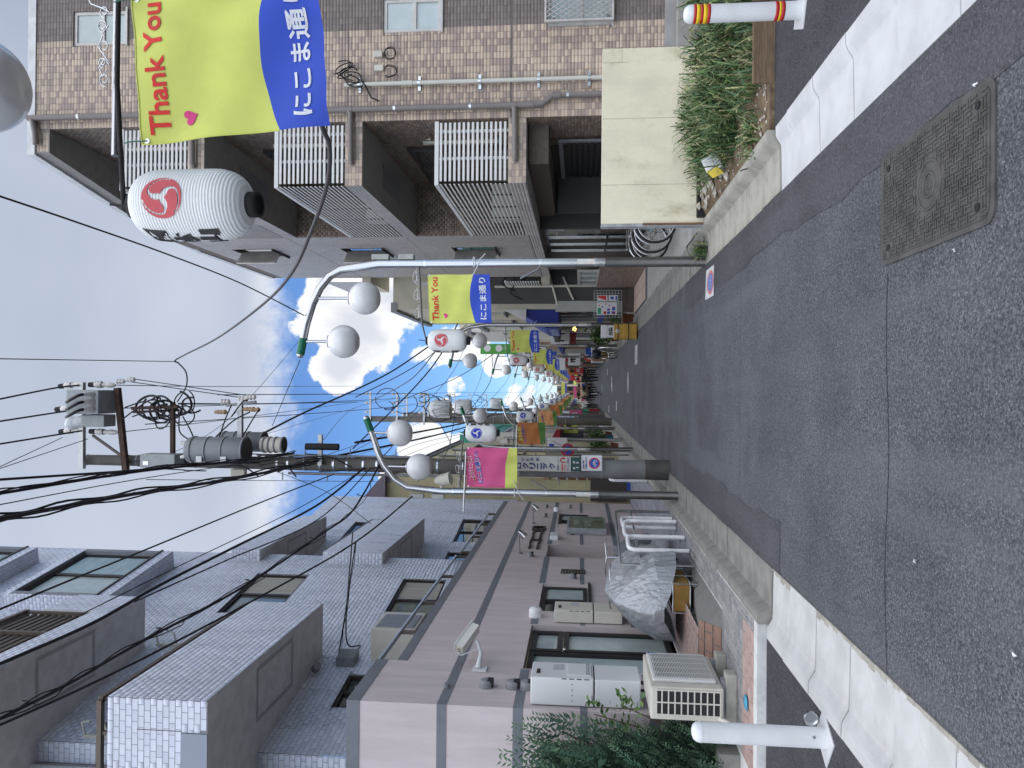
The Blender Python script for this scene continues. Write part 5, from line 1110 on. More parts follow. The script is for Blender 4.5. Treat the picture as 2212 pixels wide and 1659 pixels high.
# ================================================================== BICYCLE PARKING ON THE LEFT TERRACE
def zr(x,y): return ((2300+x/3.687)*KK,(1950+y/3.687)*KK)
for i,(n_,f_,tp,lb) in enumerate((((1340,480),(1285,380),780,'white tube bike hoop furthest from the silver cover'),((1400,630),(1375,530),835,'white tube bike hoop in the middle of the row'),((1535,815),(1490,715),880,'white tube bike hoop nearest the silver cover'))):
    a, b = at(*zr(*n_),Z=.12), at(*zr(*f_),Z=.12); b = Vector((a.x+.05+(b.x-a.x)*.5,b.y,.12)); hz = .12+.78; t = thing('bike_hoop', lb, 'bike stand', (a+b)/2, 'white bike hoops on the terrace')
    if (b-a).length < .35: b = a+(b-a).normalized()*.42
    dd = (b-a).normalized(); r_ = .10; pts = [a,a+Zv*(.78-r_)]+[a+dd*(r_-r_*math.cos(q))+Zv*(.78-r_+r_*math.sin(q)) for q in np.linspace(.2,PI/2,5)]+[b-dd*(r_-r_*math.cos(q))+Zv*(.78-r_+r_*math.sin(q)) for q in np.linspace(PI/2,.2,5)]+[b+Zv*(.78-r_),b]
    mb = MB(); mb.tube(pts,.030,12); part('tube', mb, mat('hoop_white',(.70,.70,.71),.35,stain=.3,stain_col=(.4,.38,.35),sscale=7), t)
    mb = MB(); mb.cyl((a.x,a.y),.043,.118,.135,14); mb.cyl((b.x,b.y),.043,.118,.135,14); part('floor_flange', mb, M_GREYV, t)
hp = [t_ for t_ in COL.objects if t_.name.startswith('bike_hoop')]
dup(hp[0],(.12,4.6,0),'white bike hoop on the terrace beyond the utility pole base')
# stainless guard rail
a = at(*zr(1240,245),Z=.12); t = thing('guard_rail', 'stainless double guard rail behind the bike hoops', 'railing', a)
e = Vector((a.x-.25,9.4,0)); mb = MB(); mb.tube([a,Vector((a.x,a.y,.92)),Vector((a.x-.015,a.y-.06,.98)),Vector((e.x,e.y,1.02))],.021,10); mb.tube([(e.x,e.y,1.02),(e.x,e.y,.12)],.021,10); part('rail', mb, M_STEEL, t); mb = MB(); mb.tube([(a.x,a.y,.74),(e.x,e.y,.78)],.018,10); part('lower_rail', mb, M_STEEL, t)
# bicycles
def wheel(t, c, r, axis, m_rim=M_STEEL):
    ax = Vector(axis).normalized(); u = Zv; v = ax.cross(u).normalized(); ring = lambda R: [c+(u*math.cos(q)+v*math.sin(q))*R for q in np.linspace(0,2*PI,33)]
    mb = MB(); mb.tube(ring(r-.016),.017,8,cap=False); w_ = part('wheel', mb, M_BLK, t)
    m2 = MB(); m2.tube(ring(r-.042),.013,6,cap=False); part('rim', m2, m_rim, w_)
    m2 = MB()
    for k in range(14):
        q = 2*PI*k/14; m2.tube([c+ax*.02*(1 if k%2 else -1),c+(u*math.cos(q)+v*math.sin(q))*(r-.04)],.0012,3,cap=False)
    m2.tube([c-ax*.04,c+ax*.04],.02,8); part('spokes', m2, M_STEEL, w_)
def bicycle(c, dirn, label, mf, basket=True, seat_m=M_BLK, group=None, cover=False):
    d = Vector((dirn[0],dirn[1],0)).normalized(); s = Vector((-d.y,d.x,0)); r = .33; g = c.z
    t = thing('bicycle', label, 'bicycle', c, group); A, B = c-d*.52+Zv*r, c+d*.52+Zv*r
    wheel(t, A, r, s); wheel(t, B, r, s)
    bbk, st, hd = c-d*.08+Zv*.30, c-d*.22+Zv*.78, c+d*.36+Zv*.80
    mb = MB(); mb.tube([bbk,st],.016,8); mb.tube([bbk,hd-Zv*.12],.018,8); mb.tube([bbk+(st-bbk)*.55,hd-Zv*.03],.014,8); mb.tube([A,bbk],.010,6); mb.tube([A,bbk+(st-bbk)*.7],.009,6); mb.tube([B,B+(hd-B)*.6,hd+Zv*.05],.014,8); part('frame', mb, mf, t)
    mb = MB(); mb.lathe(st+Zv*.03,[(0,.05),(.07,.045),(.085,.02),(.03,-.02),(0,-.03)],12); part('saddle', mb, seat_m, t)
    mb = MB(); mb.tube([hd+Zv*.05,hd+Zv*.22-d*.03],.011,6); mb.tube([hd+Zv*.22-d*.03+s*.04-s*.32-d*.14,hd+Zv*.24-s*.2,hd+Zv*.22-d*.03,hd+Zv*.24+s*.2,hd+Zv*.22+s*.28-d*.17],.010,6); part('handlebar', mb, M_STEEL, t)
    mb = MB(); mb.tube([A+(Zv*math.sin(q)-d*math.cos(q))*(r+.025) for q in np.linspace(.2,2.2,12)],[.02]*12,5); mb.tube([B+(Zv*math.sin(q)+d*math.cos(q))*(r+.025) for q in np.linspace(.6,2.3,12)],[.018]*12,5); part('mudguard', mb, M_STEEL, t)
    mb = MB(); mb.tube([bbk-s*.07,bbk+s*.07],.05,10); mb.tube([bbk+s*.07,bbk+s*.07+d*.1-Zv*.13],.008,6); mb.tube([bbk-s*.07,bbk-s*.07-d*.1+Zv*.13],.008,6); mb.obox(bbk+s*.11+d*.1-Zv*.13,s*.04,d*.03,Zv*.01); mb.obox(bbk-s*.11-d*.1+Zv*.13,s*.04,d*.03,Zv*.01); part('crank', mb, M_STEEL, t)
    mb = MB(); mb.tube([A+s*.05,A+s*.05+d*.04-Zv*.30],.008,6); part('kick_stand', mb, M_STEEL, t)
    if basket:
        mb = MB(); k0 = hd+d*.20+Zv*.02
        for z,w_ in ((-.08,.10),(.0,.115),(.08,.13),(.15,.14)):
            q = [k0+d*(i*w_)+s*(j*w_*1.25)+Zv*z for i,j in ((-1,-1),(1,-1),(1,1),(-1,1),(-1,-1))]; mb.tube(q,.004,4)
        for j in np.linspace(-1,1,7):
            mb.tube([k0+d*.10+s*j*.125-Zv*.08,k0+d*.14+s*j*.175+Zv*.15],.003,4); mb.tube([k0-d*.10+s*j*.125-Zv*.08,k0-d*.14+s*j*.175+Zv*.15],.003,4)
        part('basket', mb, M_STEEL, t)
    mb = MB(); k1 = A+Zv*(r+.06)
    mb.obox(k1+d*.02,d*.17,s*.06,Zv*.006); mb.tube([A,k1-d*.1+s*.05],.005,4); mb.tube([A,k1-d*.1-s*.05],.005,4); part('rear_rack', mb, M_STEEL, t)
    return t
M_BF = [mat('bike_lightblue',(.10,.22,.32),.35,.3), mat('bike_brown',(.12,.05,.03),.4,.3), mat('bike_silver',(.5,.5,.5),.3,.8), mat('bike_black',(.02,.02,.022),.35,.3)]
bicycle(Vector((3.06,12.20,.06)),(1,-.12),'light blue bicycle with chrome rims parked behind the cream wall',M_BF[0])
bicycle(Vector((3.02,12.75,.06)),(1,-.05),'second bicycle parked behind the blue one in the entrance bay',M_BF[2],basket=False)
bicycle(Vector((3.12,11.65,.06)),(1,-.16),'brown tyred bicycle mostly hidden by the cream wall',M_BF[3],basket=False)
bicycle(Vector((-2.62,11.55,.118)),(.25,-1),'bicycle under a dark grey rain cover behind the bike hoops',M_BF[3],basket=False)
bicycle(Vector((-2.62,9.95,.118)),(.18,-1),'bicycle hidden under the crinkled silver cover',M_BF[2],basket=False)
def cover(name, prof, m, label, seed, wr=.02):
    """prof: (centre x, y, z bottom, z top, half width) stations along the machine"""
    r = random.Random(seed); P = []; n = 48; from mathutils import noise
    fine = []
    for i in range(len(prof)-1):
        for k in range(16): fine.append(tuple(a+(b-a)*k/16 for a,b in zip(prof[i],prof[i+1])))
    fine.append(prof[-1])
    for (cx,y,zb,zt,hw) in fine:
        for k in range(n+1):
            q = PI*k/n; sx_ = math.cos(q); sz_ = max(0.0, math.sin(q))**.55
            w_ = hw*(1.0+.25*(1-sz_)); x = cx+sx_*w_*(.35+.65*(1-sz_**3)) if abs(sx_)<.99 else cx+sx_*w_
            v = Vector((x,y,zb+(zt-zb)*sz_)); nz = noise.noise(Vector((x*6,y*9,v.z*4+seed)))*wr*1.3+abs(noise.noise(Vector((x*13+y*5,y*20-v.z*9,v.z*10))))*wr*1.5+abs(noise.noise(Vector((x*30,y*44-v.z*20,v.z*26))))*wr*.8
            P.append(v+Vector((sx_,0,.5*sz_))*nz)
    m_ = len(fine); mb = MB(); mb.add(P,[(i*(n+1)+k,i*(n+1)+k+1,(i+1)*(n+1)+k+1,(i+1)*(n+1)+k) for i in range(m_-1) for k in range(n)],False)
    for i in (0,m_-1): mb.add(P[i*(n+1):(i+1)*(n+1)],[tuple(range(n+1))])
    return solo(name, mb, m, label, 'cover')
M_SIL = mat('silver_sheet', (.35,.36,.38), .38, .35, var=.1, vscale=12, bump=.5, bscale=45); M_GSH = mat('grey_sheet', (.10,.11,.12), .42, .1, var=.15, bump=.3, bscale=20)
cover('bike_cover', [(-2.63,8.74,.56,.66,.05),(-2.63,8.80,.48,.84,.17),(-2.60,9.1,.38,1.12,.36),(-2.58,9.5,.34,1.22,.40),(-2.56,9.95,.34,1.18,.34),(-2.55,10.35,.42,1.12,.27),(-2.53,10.75,.46,1.08,.24),(-2.52,10.95,.54,.95,.14),(-2.52,11.02,.66,.76,.04)], M_SIL, 'crinkled silver cover draped over a parked bicycle', 3, .018)
cover('bike_cover', [(-2.52,11.1,.55,.80,.08),(-2.52,11.3,.45,.98,.20),(-2.54,11.7,.42,1.02,.20),(-2.56,12.15,.46,.92,.16),(-2.58,12.4,.55,.75,.06)], M_GSH, 'dark grey rain cover draped over the bicycle behind the hoops', 8, .018)
t = thing('hand_cart', 'yellow canvas hand cart with silver frame under the silver cover', 'cart', (-2.38,8.95,.118)); M_CANV = mat('yellow_canvas',(.25,.14,.03),.75,var=.15,stain=.3,stain_col=(.15,.09,.02)); xa,xb,ya,yb = -2.62,-2.30,8.85,9.6
mb = MB(); mb.box((xa,ya,.24),(xb,yb,.44),.02); part('canvas_bin', mb, M_CANV, t)
mb = MB()
for z in (.25,.45): mb.tube([(xa-.01,ya-.01,z),(xb+.01,ya-.01,z),(xb+.01,yb+.01,z),(xa-.01,yb+.01,z),(xa-.01,ya-.01,z)],.009,6)
for x,y in ((xa-.01,ya-.01),(xb+.01,ya-.01),(xb+.01,yb+.01),(xa-.01,yb+.01),(xb+.01,(ya+yb)/2)): mb.tube([(x,y,.17),(x,y,.46)],.009,6)
part('frame', mb, M_STEEL, t)
for x,y in ((xa,ya+.05),(xb,ya+.05),(xa,yb-.05),(xb,yb-.05)):
    mb = MB(); mb.tube([(x-.02,y,.178),(x+.02,y,.178)],.06,14); mb.tube([(x,y,.178),(x,y,.25)],.012,6); part('castor', mb, mat('rubber_grey',(.12,.12,.12),.7), t)
# ================================================================== UTILITY POLES AND WIRES
M_UPOLE = mat('pole_concrete', (.125,.118,.108), .8, var=.14, vscale=3, stain=.4, stain_col=(.20,.20,.19), sscale=1.5, bump=.15); M_UPOLED = mat('pole_sheath', (.075,.072,.068), .7, var=.2)
M_RUST = mat('rusty_steel', (.075,.045,.034), .75, .3, var=.35, vscale=9, stain=.6, stain_col=(.17,.08,.04), sscale=5); M_PORC = mat('porcelain', (.60,.58,.55), .2, coat=.4, stain=.4, stain_col=(.35,.22,.14), sscale=8); M_TRAN = mat('transformer_grey', (.20,.215,.235), .45, .1, var=.06); M_CABLE = mat('cable_black', (.014,.013,.018), .55); M_GBOX = mat('switch_grey', (.30,.32,.33), .45, .1)
def hpost(px, py, y=13.1): return fixY(at(px,py,Y=y), y)
def cat(pts, n=10):
    pts = [Vector(p) for p in pts]
    if len(pts) == 2: return pts
    out = []
    for i in range(len(pts)-1):
        p0, p1, p2, p3 = pts[max(i-1,0)], pts[i], pts[i+1], pts[min(i+2,len(pts)-1)]
        for k in range(n):
            t = k/n; out.append(.5*((2*p1)+(p2-p0)*t+(2*p0-5*p1+4*p2-p3)*t*t+(3*p1-p0-3*p2+p3)*t**3))
    return out+[pts[-1]]
def insulator(t, p, ax=(0,0,1), s=1.0, par=None):
    ax = Vector(ax); mb = MB(); pr = [.016,.045,.045,.03,.05,.05,.03,.048,.048,.02]; mb.tube([p+ax*(i*.017*s) for i in range(len(pr))],[r*s*.9 for r in pr],12); return part('insulator', mb, M_PORC, par or t)
def utility_pole(x, y, ztop, r0, r1, label):
    t = thing('utility_pole', label, 'utility pole', (x,y,0)); mb = MB(); mb.tube([(x,y,-.02),(x,y,ztop-.12)],[r0,r1],24); part('shaft', mb, M_UPOLE, t)
    mb = MB(); mb.tube([(x,y,ztop-.12),(x,y,ztop)],[r1+.008,r1],20); part('top_cap', mb, mat('cap_grey',(.45,.50,.58),.5), t); return t
ux, uy = -1.42, 13.1; ZT1 = hpost(177,986).z
UP = utility_pole(ux, uy, ZT1, .165, .095, 'near utility pole with transformers and clinic sign on the left kerb')
R_ = lambda z: .165+(.095-.165)*z/ZT1
mb = MB(); mb.tube([(ux,uy,.0),(ux,uy,.10),(ux,uy,.42)],[R_(0)+.012]*2+[R_(.4)+.010],24); part('ground_sleeve', mb, M_UPOLED, UP)
mb = MB(); mb.tube([(ux,uy,.42),(ux,uy,2.6)],[R_(.42)+.006,R_(2.6)+.005],24); part('bill_guard_sleeve', mb, mat('sleeve_grey',(.20,.205,.21),.65,var=.2,vscale=2,stain=.5,stain_col=(.12,.12,.12),sscale=3), UP)
for z in (.30,1.15,1.62,2.6,2.9,3.6,4.05,4.3,5.15,5.4,5.7,5.95,6.2,6.5,6.8,7.0,8.6,9.3,9.7,9.9):
    mb = MB(); mb.tube([(ux,uy,z),(ux,uy,z+.035)],R_(z)+.006,20); part('steel_band', mb, M_STEEL if z < 9 else M_GREYV, UP)
def cross(px, py0, py1, m, w=.085, px1=None, dy=0):
    a, b = hpost(px,py0), hpost(px1 or px,py1); a.y = b.y = uy+dy-.2; mb = MB(); mb.bar(a,b,w,w); return part('crossarm', mb, m, UP)
C1 = cross(193,826,1010,M_ZINC,dy=0); C2 = cross(268,838,1013,M_RUST,.095,px1=286); C3 = cross(386,868,985,M_RUST,.07); C4 = cross(530,862,948,M_ZINC,.08)
mb = MB(); mb.bar(hpost(553,868,uy-.2),hpost(490,876,uy-.2),.05); part('insulator_bar', mb, M_GREYV, UP)
mb = MB(); mb.bar(hpost(200,940,uy-.2),hpost(270,990,uy-.18),.04); part('brace', mb, M_BRAIL, UP)
mb = MB(); mb.bar(hpost(285,882,uy-.25),hpost(385,878,uy-.25),.06); mb.bar(hpost(288,890,uy-.15),hpost(386,886,uy-.15),.045); part('longitudinal_bar', mb, M_RUST, UP)
for q in ((222,828),(270,824),(292,820)): insulator(UP, hpost(*q,uy-.2), (0,0,1), 1.1)
for q in ((497,868),(536,862),(553,858)): insulator(UP, hpost(*q,uy-.2), (0,0,1), 1.2)
for q,s_ in (((478,890),1),((540,884),1),((550,885),1)):
    mb = MB(); p = hpost(*q,uy-.3); mb.tube([p+Zv*(.13-.026*i) for i in range(10)],[.02,.035,.03,.042,.03,.042,.03,.045,.045,.02],10); part('cutout_fuse', mb, mat('fuse_brown',(.34,.20,.10),.4,coat=.3), UP)
def tension(px0,py0,px1,py1,y=uy-.2):                    # strain insulator strings either side of the arm
    a,b = hpost(px0,py0,y), hpost(px1,py1,y); mb = MB(); n = 9; mb.tube([a+(b-a)*i/n for i in range(n+1)],[.02,.05,.06,.06,.05,.035,.05,.05,.045,.02],10); return a,b,mb
for q in ((135,834,182,830),(128,884,178,880),(136,932,182,928),(200,831,250,832),(202,932,255,934)):
    a,b,mb = tension(*q); part('strain_insulator', mb, M_PORC, UP); m2 = MB(); m2.tube([a+(b-a)*-.15,a+(b-a)*.45],[.045,.055],8); part('insulator_boot', m2, M_BLK, UP)
# switch box with three bushings and the arrester
c0, c1 = hpost(192,842,uy), hpost(258,906,uy)
mb = MB(); mb.box((min(c0.x,c1.x)+.12,uy-.62,c1.z),(max(c0.x,c1.x),uy-.1,c0.z),.02); sw = part('switch_box', mb, M_GBOX, UP)
for py in (852,868,884):
    p = hpost(200,py,uy-.62); m2 = MB(); m2.tube([p,p+Vector((0,-.08,.02)),p+Vector((-.0,-.16,.06))],[.055,.05,.035],10); part('bushing', m2, M_PORC, sw)
    m2 = MB(); m2.tube(cat([p+Vector((0,-.16,.06)),p+Vector((-.02,-.24,.10)),p+Vector((-.1,-.25,.25)),p+Vector((-.14,-.1,.42))],5),.028,8); part('lead', m2, M_CABLE, UP)
mb = MB(); mb.box((c1.x-.12,uy-.45,c1.z+.0),(c1.x+.10,uy-.1,c1.z+.45),.02); part('control_box', mb, M_GBOX, UP)
a, b = hpost(143,916,uy-.25), hpost(192,908,uy-.2); mb = MB(); mb.tube([a+(b-a)*i/8 for i in range(9)],[.05,.11,.125,.12,.10,.12,.10,.10,.09],14); part('arrester', mb, mat('arrester_white',(.60,.62,.64),.3), UP)
# pole transformers
def transformer(px0, px1, py0, py1, y, m, name='transformer', cap=M_GREYV):
    a, b = hpost(px0,(py0+py1)/2,y), hpost(px1,(py0+py1)/2,y); r = abs(hpost(px0,py0,y).x-hpost(px0,py1,y).x)/2
    mb = MB(); mb.lathe((a.x,y,b.z),[(0,0),(r*.97,0),(r,.02),(r,(a.z-b.z)),(r*.9,(a.z-b.z)+.05),(0,(a.z-b.z)+.08)],28); o = part(name, mb, m, UP)
    for k in (.0,.36,.66,.93): m2 = MB(); z = b.z+(a.z-b.z)*k; m2.lathe((a.x,y,z),[(r,0),(r+.012,0),(r+.012,.03),(r,.03)],28); part('rim', m2, cap, o)
    m2 = MB(); m2.lathe((a.x,y,b.z-.004),[(0,0),(r*.92,0)],28); part('underside', m2, M_DARK, o); return o, Vector((a.x,y,a.z)), r
T1, p1, rr = transformer(415,533,943,1000,uy-.50,M_TRAN)
for dx_ in (-.1,.1):
    mb = MB(); q = p1+Vector((dx_,-.05,.04)); mb.tube([q,q+Vector((dx_*.3,0,.14))],[.04,.03],10); part('bushing', mb, M_PORC, T1)
for k in (.25,.7):
    mb = MB(); q = p1-Zv*(.98*k); mb.obox(q+Vector((-rr*.6,-rr*.85,0)),(.05,0,0),(0,.03,0),(0,0,.05)); part('lug', mb, M_ZINC, T1)
transformer(482,572,932,975,uy+.35,M_TRAN); transformer(572,614,944,977,uy-.25,M_IVORY,'cylinder_unit')
a, b = hpost(322,978,uy-.22), hpost(395,1008,uy-.22); mb = MB(); mb.box((b.x,uy-.50,b.z),(a.x,uy-.16,a.z),.015); jb = part('meter_box', mb, M_GBOX, UP)
mb = MB(); mb.box((b.x+.05,uy-.51,a.z-.16),(b.x+.12,uy-.50,a.z-.06)); part('latch', mb, M_STEEL, jb)
a = hpost(518,1022,uy-.1); mb = MB(); mb.box((a.x-.06,uy-.22,a.z-.14),(a.x+.08,uy-.10,a.z+.12),.01); part('splice_box', mb, M_IVORY, UP)
a = hpost(692,968,uy-.2); mb = MB(); mb.bar((ux,uy-.2,a.z),(ux+.55,uy-.2,a.z),.07); part('cable_arm', mb, M_ZINC, UP)
mb = MB(); a = hpost(690,965,uy-.3); mb.tube([a+Zv*.25,a-Zv*.35],.06,10); part('cable_closure', mb, M_BLK, UP)
mb = MB(); rnd = random.Random(4)                        # coils and jumper leads
for k in range(14):
    c = hpost(rnd.uniform(325,415),rnd.uniform(868,905),uy-.3+.05*k); R1_, R2_ = rnd.uniform(.15,.30), rnd.uniform(.12,.24); a0 = rnd.uniform(0,6); mb.tube([c+Vector((R2_*math.sin(q),.04*math.sin(2*q+k),R1_*math.cos(q))) for q in np.linspace(a0,a0+rnd.uniform(3.6,6.3),20)],rnd.choice((.012,.018,.022)),6)
part('cable_coil', mb, M_CABLE, UP)
mb = MB()
for (p,q,sg) in (((270,880),(345,905),.35),((265,905),(350,890),.5),((286,900),(372,908),.25),((388,890),(420,955),-.15),((395,900),(430,975),.1),((300,985),(330,1000),.1),((470,955),(500,875),.12),((450,960),(540,890),.2),((560,885),(520,950),.25),((535,865),(500,900),.2),((640,990),(760,1010),.2),((560,1005),(640,1030),.25),((470,1010),(560,1030),.2),((600,1020),(700,990),.15)):
    a, b = hpost(*p,uy-.35), hpost(*q,uy-.3); mb.tube(cat([a,(a+b)/2+Vector((sg*.6,-.1,-sg*.5)),b],8),.013,6)
for k in range(30):                                      # lashed loops down the shaft
    z = 4.6+k*.17; R = R_(z)+.03+.05*rnd.random()**2; a0 = rnd.uniform(0,6); mb.tube([Vector((ux+R*math.cos(a0+q*.25),uy+R*math.sin(a0+q*.25),z-.35*q+.1*math.sin(q*5+k))) for q in np.linspace(-1,1,9)],.011,5)
part('jumper_leads', mb, M_CABLE, UP)
mb = MB(); mb.tube([(ux-.17,uy-.08,4.0),(ux-.165,uy-.1,6.8)],.025,8); mb.tube([(ux+.16,uy-.09,4.2),(ux+.155,uy-.09,7.4)],.018,8); part('riser_pipe', mb, M_GREYV, UP)
mb = MB()
for k in range(13): z = 1.9+k*.42; mb.bar((ux+(.16 if k%2 else -.16),uy-.02,z),(ux+(.30 if k%2 else -.30),uy-.02,z),.016)
part('climbing_steps', mb, M_GREYV, UP)
# plates on the pole
def plate(name, px0, px1, py0, py1, y, m, own, rim=None, depth=.03, lab=None):
    """rectangular plate facing the camera: px0 top .. px1 bottom, py0 right .. py1 left"""
    a, b = fixY(at(px0,py1,Y=y),y), fixY(at(px1,py0,Y=y),y); mb = MB(); mb.box((a.x,y,b.z),(b.x,y+depth,a.z),.008)
    o = part(name, mb, rim or m, own, lab); m2 = MB(); e = .012; m2.box((a.x+e,y-.003,b.z+e),(b.x-e,y,a.z-e)); part('face', m2, m, o); return o, a, b
def put(o, s, a, b, u0,u1,v0,v1, m, y, bold=.03, k=.006):   # text on a plate, box in fractions of the plate
    w_, h_ = b.x-a.x, a.z-b.z; mb = MB(); put_text(mb, s, (a.x+u0*w_,y-k,b.z+v0*h_), (1,0,0),(0,0,1), w=(u1-u0)*w_, h=(v1-v0)*h_, bold=bold); return part('lettering', mb, m, o)
SGW, SGD = mat('sign_ivory',(.50,.51,.47),.45,var=.05), mat('sign_navy',(.03,.035,.16),.5); M_SIGNG = mat('sign_green',(.012,.06,.05),.4); M_SIGNW = mat('sign_white',(.66,.67,.69),.4,var=.03)
yS = uy-.26
cs = thing('clinic_sign', 'tall ivory clinic sign board clamped to the near utility pole', 'sign', (ux,yS,1.6))
o,a,b = plate('board', 1040, 1254, 985, 1017, yS, SGW, cs, mat('sign_brown_rim',(.14,.12,.10),.5))
vx = lambda x: (1254-(2000+x/4.23)*KK)/214
def pz(s, x0, x1, y0, y1, m, bold=.03, own=None, k=.006): return put(own or o, s, a, b, (655-y1)/255, (655-y0)/255, vx(x1), vx(x0), m, yS, bold, k)
for ch,x0 in (('呼',225),('吸',308),('器',390),('科',472)): pz(ch,x0,x0+62,430,488,SGD,.04)
for ch,x0,x1 in (('ロ',150,225),('ク',243,350),('リ',362,470),('ニ',487,572),('ッ',580,662),('ク',685,790)): pz(ch,x0,x1,515,612,SGD,.05)
pz('原町1-17-1',822,860,430,630,SGD,.02); pz('手前信号',890,926,520,635,M_RED,.04); pz('渡る',936,972,540,630,M_RED,.04); pz('3712-3863',984,1024,430,636,SGD,.02)
mb = MB(); w_, h_ = b.x-a.x, a.z-b.z; q = lambda x,y: Vector((a.x+(655-y)/255*w_,yS-.006,b.z+vx(x)*h_))
mb.tube([q(965,500),q(900,500),q(884,488),q(880,468),q(884,448),q(900,438),q(930,438)],.010,4); mb.add([q(925,462),q(925,414),q(966,438)],[(0,1,2)]); part('turn_arrow', mb, M_RED, o)
m2 = MB(); p0, p1_ = q(1200,640), q(1047,418); m2.box((p0.x,yS-.006,p0.z),(p1_.x,yS-.004,p1_.z)); gp = part('address_plate', m2, M_SIGNG, o)
pz('原',1088,1126,570,606,M_SIGNW,.03,gp,.008); pz('町',1088,1126,474,512,M_SIGNW,.03,gp,.008); pz('1',1140,1180,570,584,M_SIGNW,.02,gp,.008); pz('3',1140,1180,490,520,M_SIGNW,.02,gp,.008)
ns = thing('parking_sign', 'white no bicycle parking plate below the clinic sign on the near pole', 'sign', (ux,yS,1.1))
o,a,b = plate('board', 1256, 1301, 984, 1017, yS+.005, M_SIGNW, ns); yq = yS+.005
put(o, '自転車等', a, b, .15,.85,.85,.95, SGD, yq, .04); put(o, '放置禁止区域', a, b, .10,.93,.72,.82, SGD, yq, .04)
U_, V_, O_ = Vector((b.x-a.x,0,0)), Vector((0,0,a.z-b.z)), Vector((a.x,yq-.006,b.z)); kx = U_.length/V_.length
def disc_xz(cx, cz, r, m, name, own, k, r0=0.0):
    mb = MB(); n = 28; pts = [Vector((cx+r*math.cos(t_),k,cz+r*math.sin(t_))) for t_ in np.linspace(0,2*PI,n+1)[:-1]]
    if r0: mb.add(pts+[Vector((cx+r0*math.cos(t_),k,cz+r0*math.sin(t_))) for t_ in np.linspace(0,2*PI,n+1)[:-1]],[(i,(i+1)%n,n+(i+1)%n,n+i) for i in range(n)])
    else: mb.add(pts,[tuple(range(n))])
    return part(name, mb, m, own)
cx, cz, rr_ = (a.x+b.x)/2, b.z+(a.z-b.z)*.38, (b.x-a.x)*.36
disc_xz(cx,cz,rr_,M_RED,'red_ring',o,yq-.006,rr_*.8); disc_xz(cx,cz,rr_*.8,M_BLUE,'blue_disc',o,yq-.006)
for s_ in (-1,1): disc_xz(cx+s_*rr_*.36,cz-rr_*.16,rr_*.24,M_SIGNW,'wheel_print',o,yq-.008,rr_*.17)
mb = MB(); mb.tube([(cx-rr_*.36,yq-.009,cz-rr_*.16),(cx-rr_*.1,yq-.009,cz+rr_*.2),(cx+rr_*.25,yq-.009,cz+rr_*.2),(cx+rr_*.36,yq-.009,cz-rr_*.16)],.006,4); mb.tube([(cx-rr_*.1,yq-.009,cz+rr_*.2),(cx,yq-.009,cz-rr_*.16),(cx+rr_*.25,yq-.009,cz+rr_*.2)],.006,4); part('cycle_print', mb, M_SIGNW, o)
# ---- further utility poles
def far_pole(x, y, zt, label, tr=True, arms=3):
    t = utility_pole(x, y, zt, .19, .14, label)
    for k in range(arms):
        z = zt-.35-k*1.35; mb = MB(); mb.bar((x-.25,y-.2,z),(x+1.35,y-.2,z),.09); part('crossarm', mb, M_ZINC, t)
        for i in range(3):
            p = Vector((x+.35+.45*i,y-.2,z+.05)); mb = MB(); mb.tube([p,p+Zv*.06,p+Zv*.07,p+Zv*.22],[.02,.02,.06,.05],8); part('insulator', mb, M_PORC, t)
    if tr:
        mb = MB(); mb.lathe((x+.55,y-.3,zt-4.4),[(0,0),(.38,0),(.38,.95),(.3,1.02),(0,1.04)],20); o = part('transformer', mb, mat('transformer_pale',(.46,.47,.48),.5), t)
        for k in range(12):
            a_ = 2*PI*k/12; m2 = MB(); m2.obox((x+.55+.41*math.cos(a_),y-.3+.41*math.sin(a_),zt-3.95),(.04*math.cos(a_),.04*math.sin(a_),0),(-.008*math.sin(a_),.008*math.cos(a_),0),(0,0,.40)); part('cooling_fin', m2, MATS['transformer_pale'], o)
    mb = MB()
    for k in range(9):
        c = Vector((x+rnd.uniform(.2,1.1),y-.3,zt-rnd.uniform(1.2,4.0))); R1_ = rnd.uniform(.2,.55); mb.tube([c+Vector((R1_*math.sin(q),.1*math.sin(q*2),R1_*1.2*math.cos(q))) for q in np.linspace(rnd.uniform(0,3),rnd.uniform(4,7),12)],.022,5)
    part('jumper_leads', mb, M_CABLE, t)
    mb = MB()
    for k in range(12): z = 2.2+k*.5; mb.tube([(x,y,z),(x,y,z+.05)],.195,14)
    part('steel_band', mb, M_GREYV, t); return t
P2 = far_pole(-1.62,36.0,12.2,'second utility pole on the left with a finned pale transformer')
P3 = far_pole(-1.75,45.5,12.6,'third utility pole on the left carrying the blue and white clinic sign')
P4 = far_pole(-1.9,62.0,12.4,'fourth utility pole far down the left side of the street')
def zs(x,y): return ((2120+x/4.23)*KK,(1450+y/4.23)*KK)
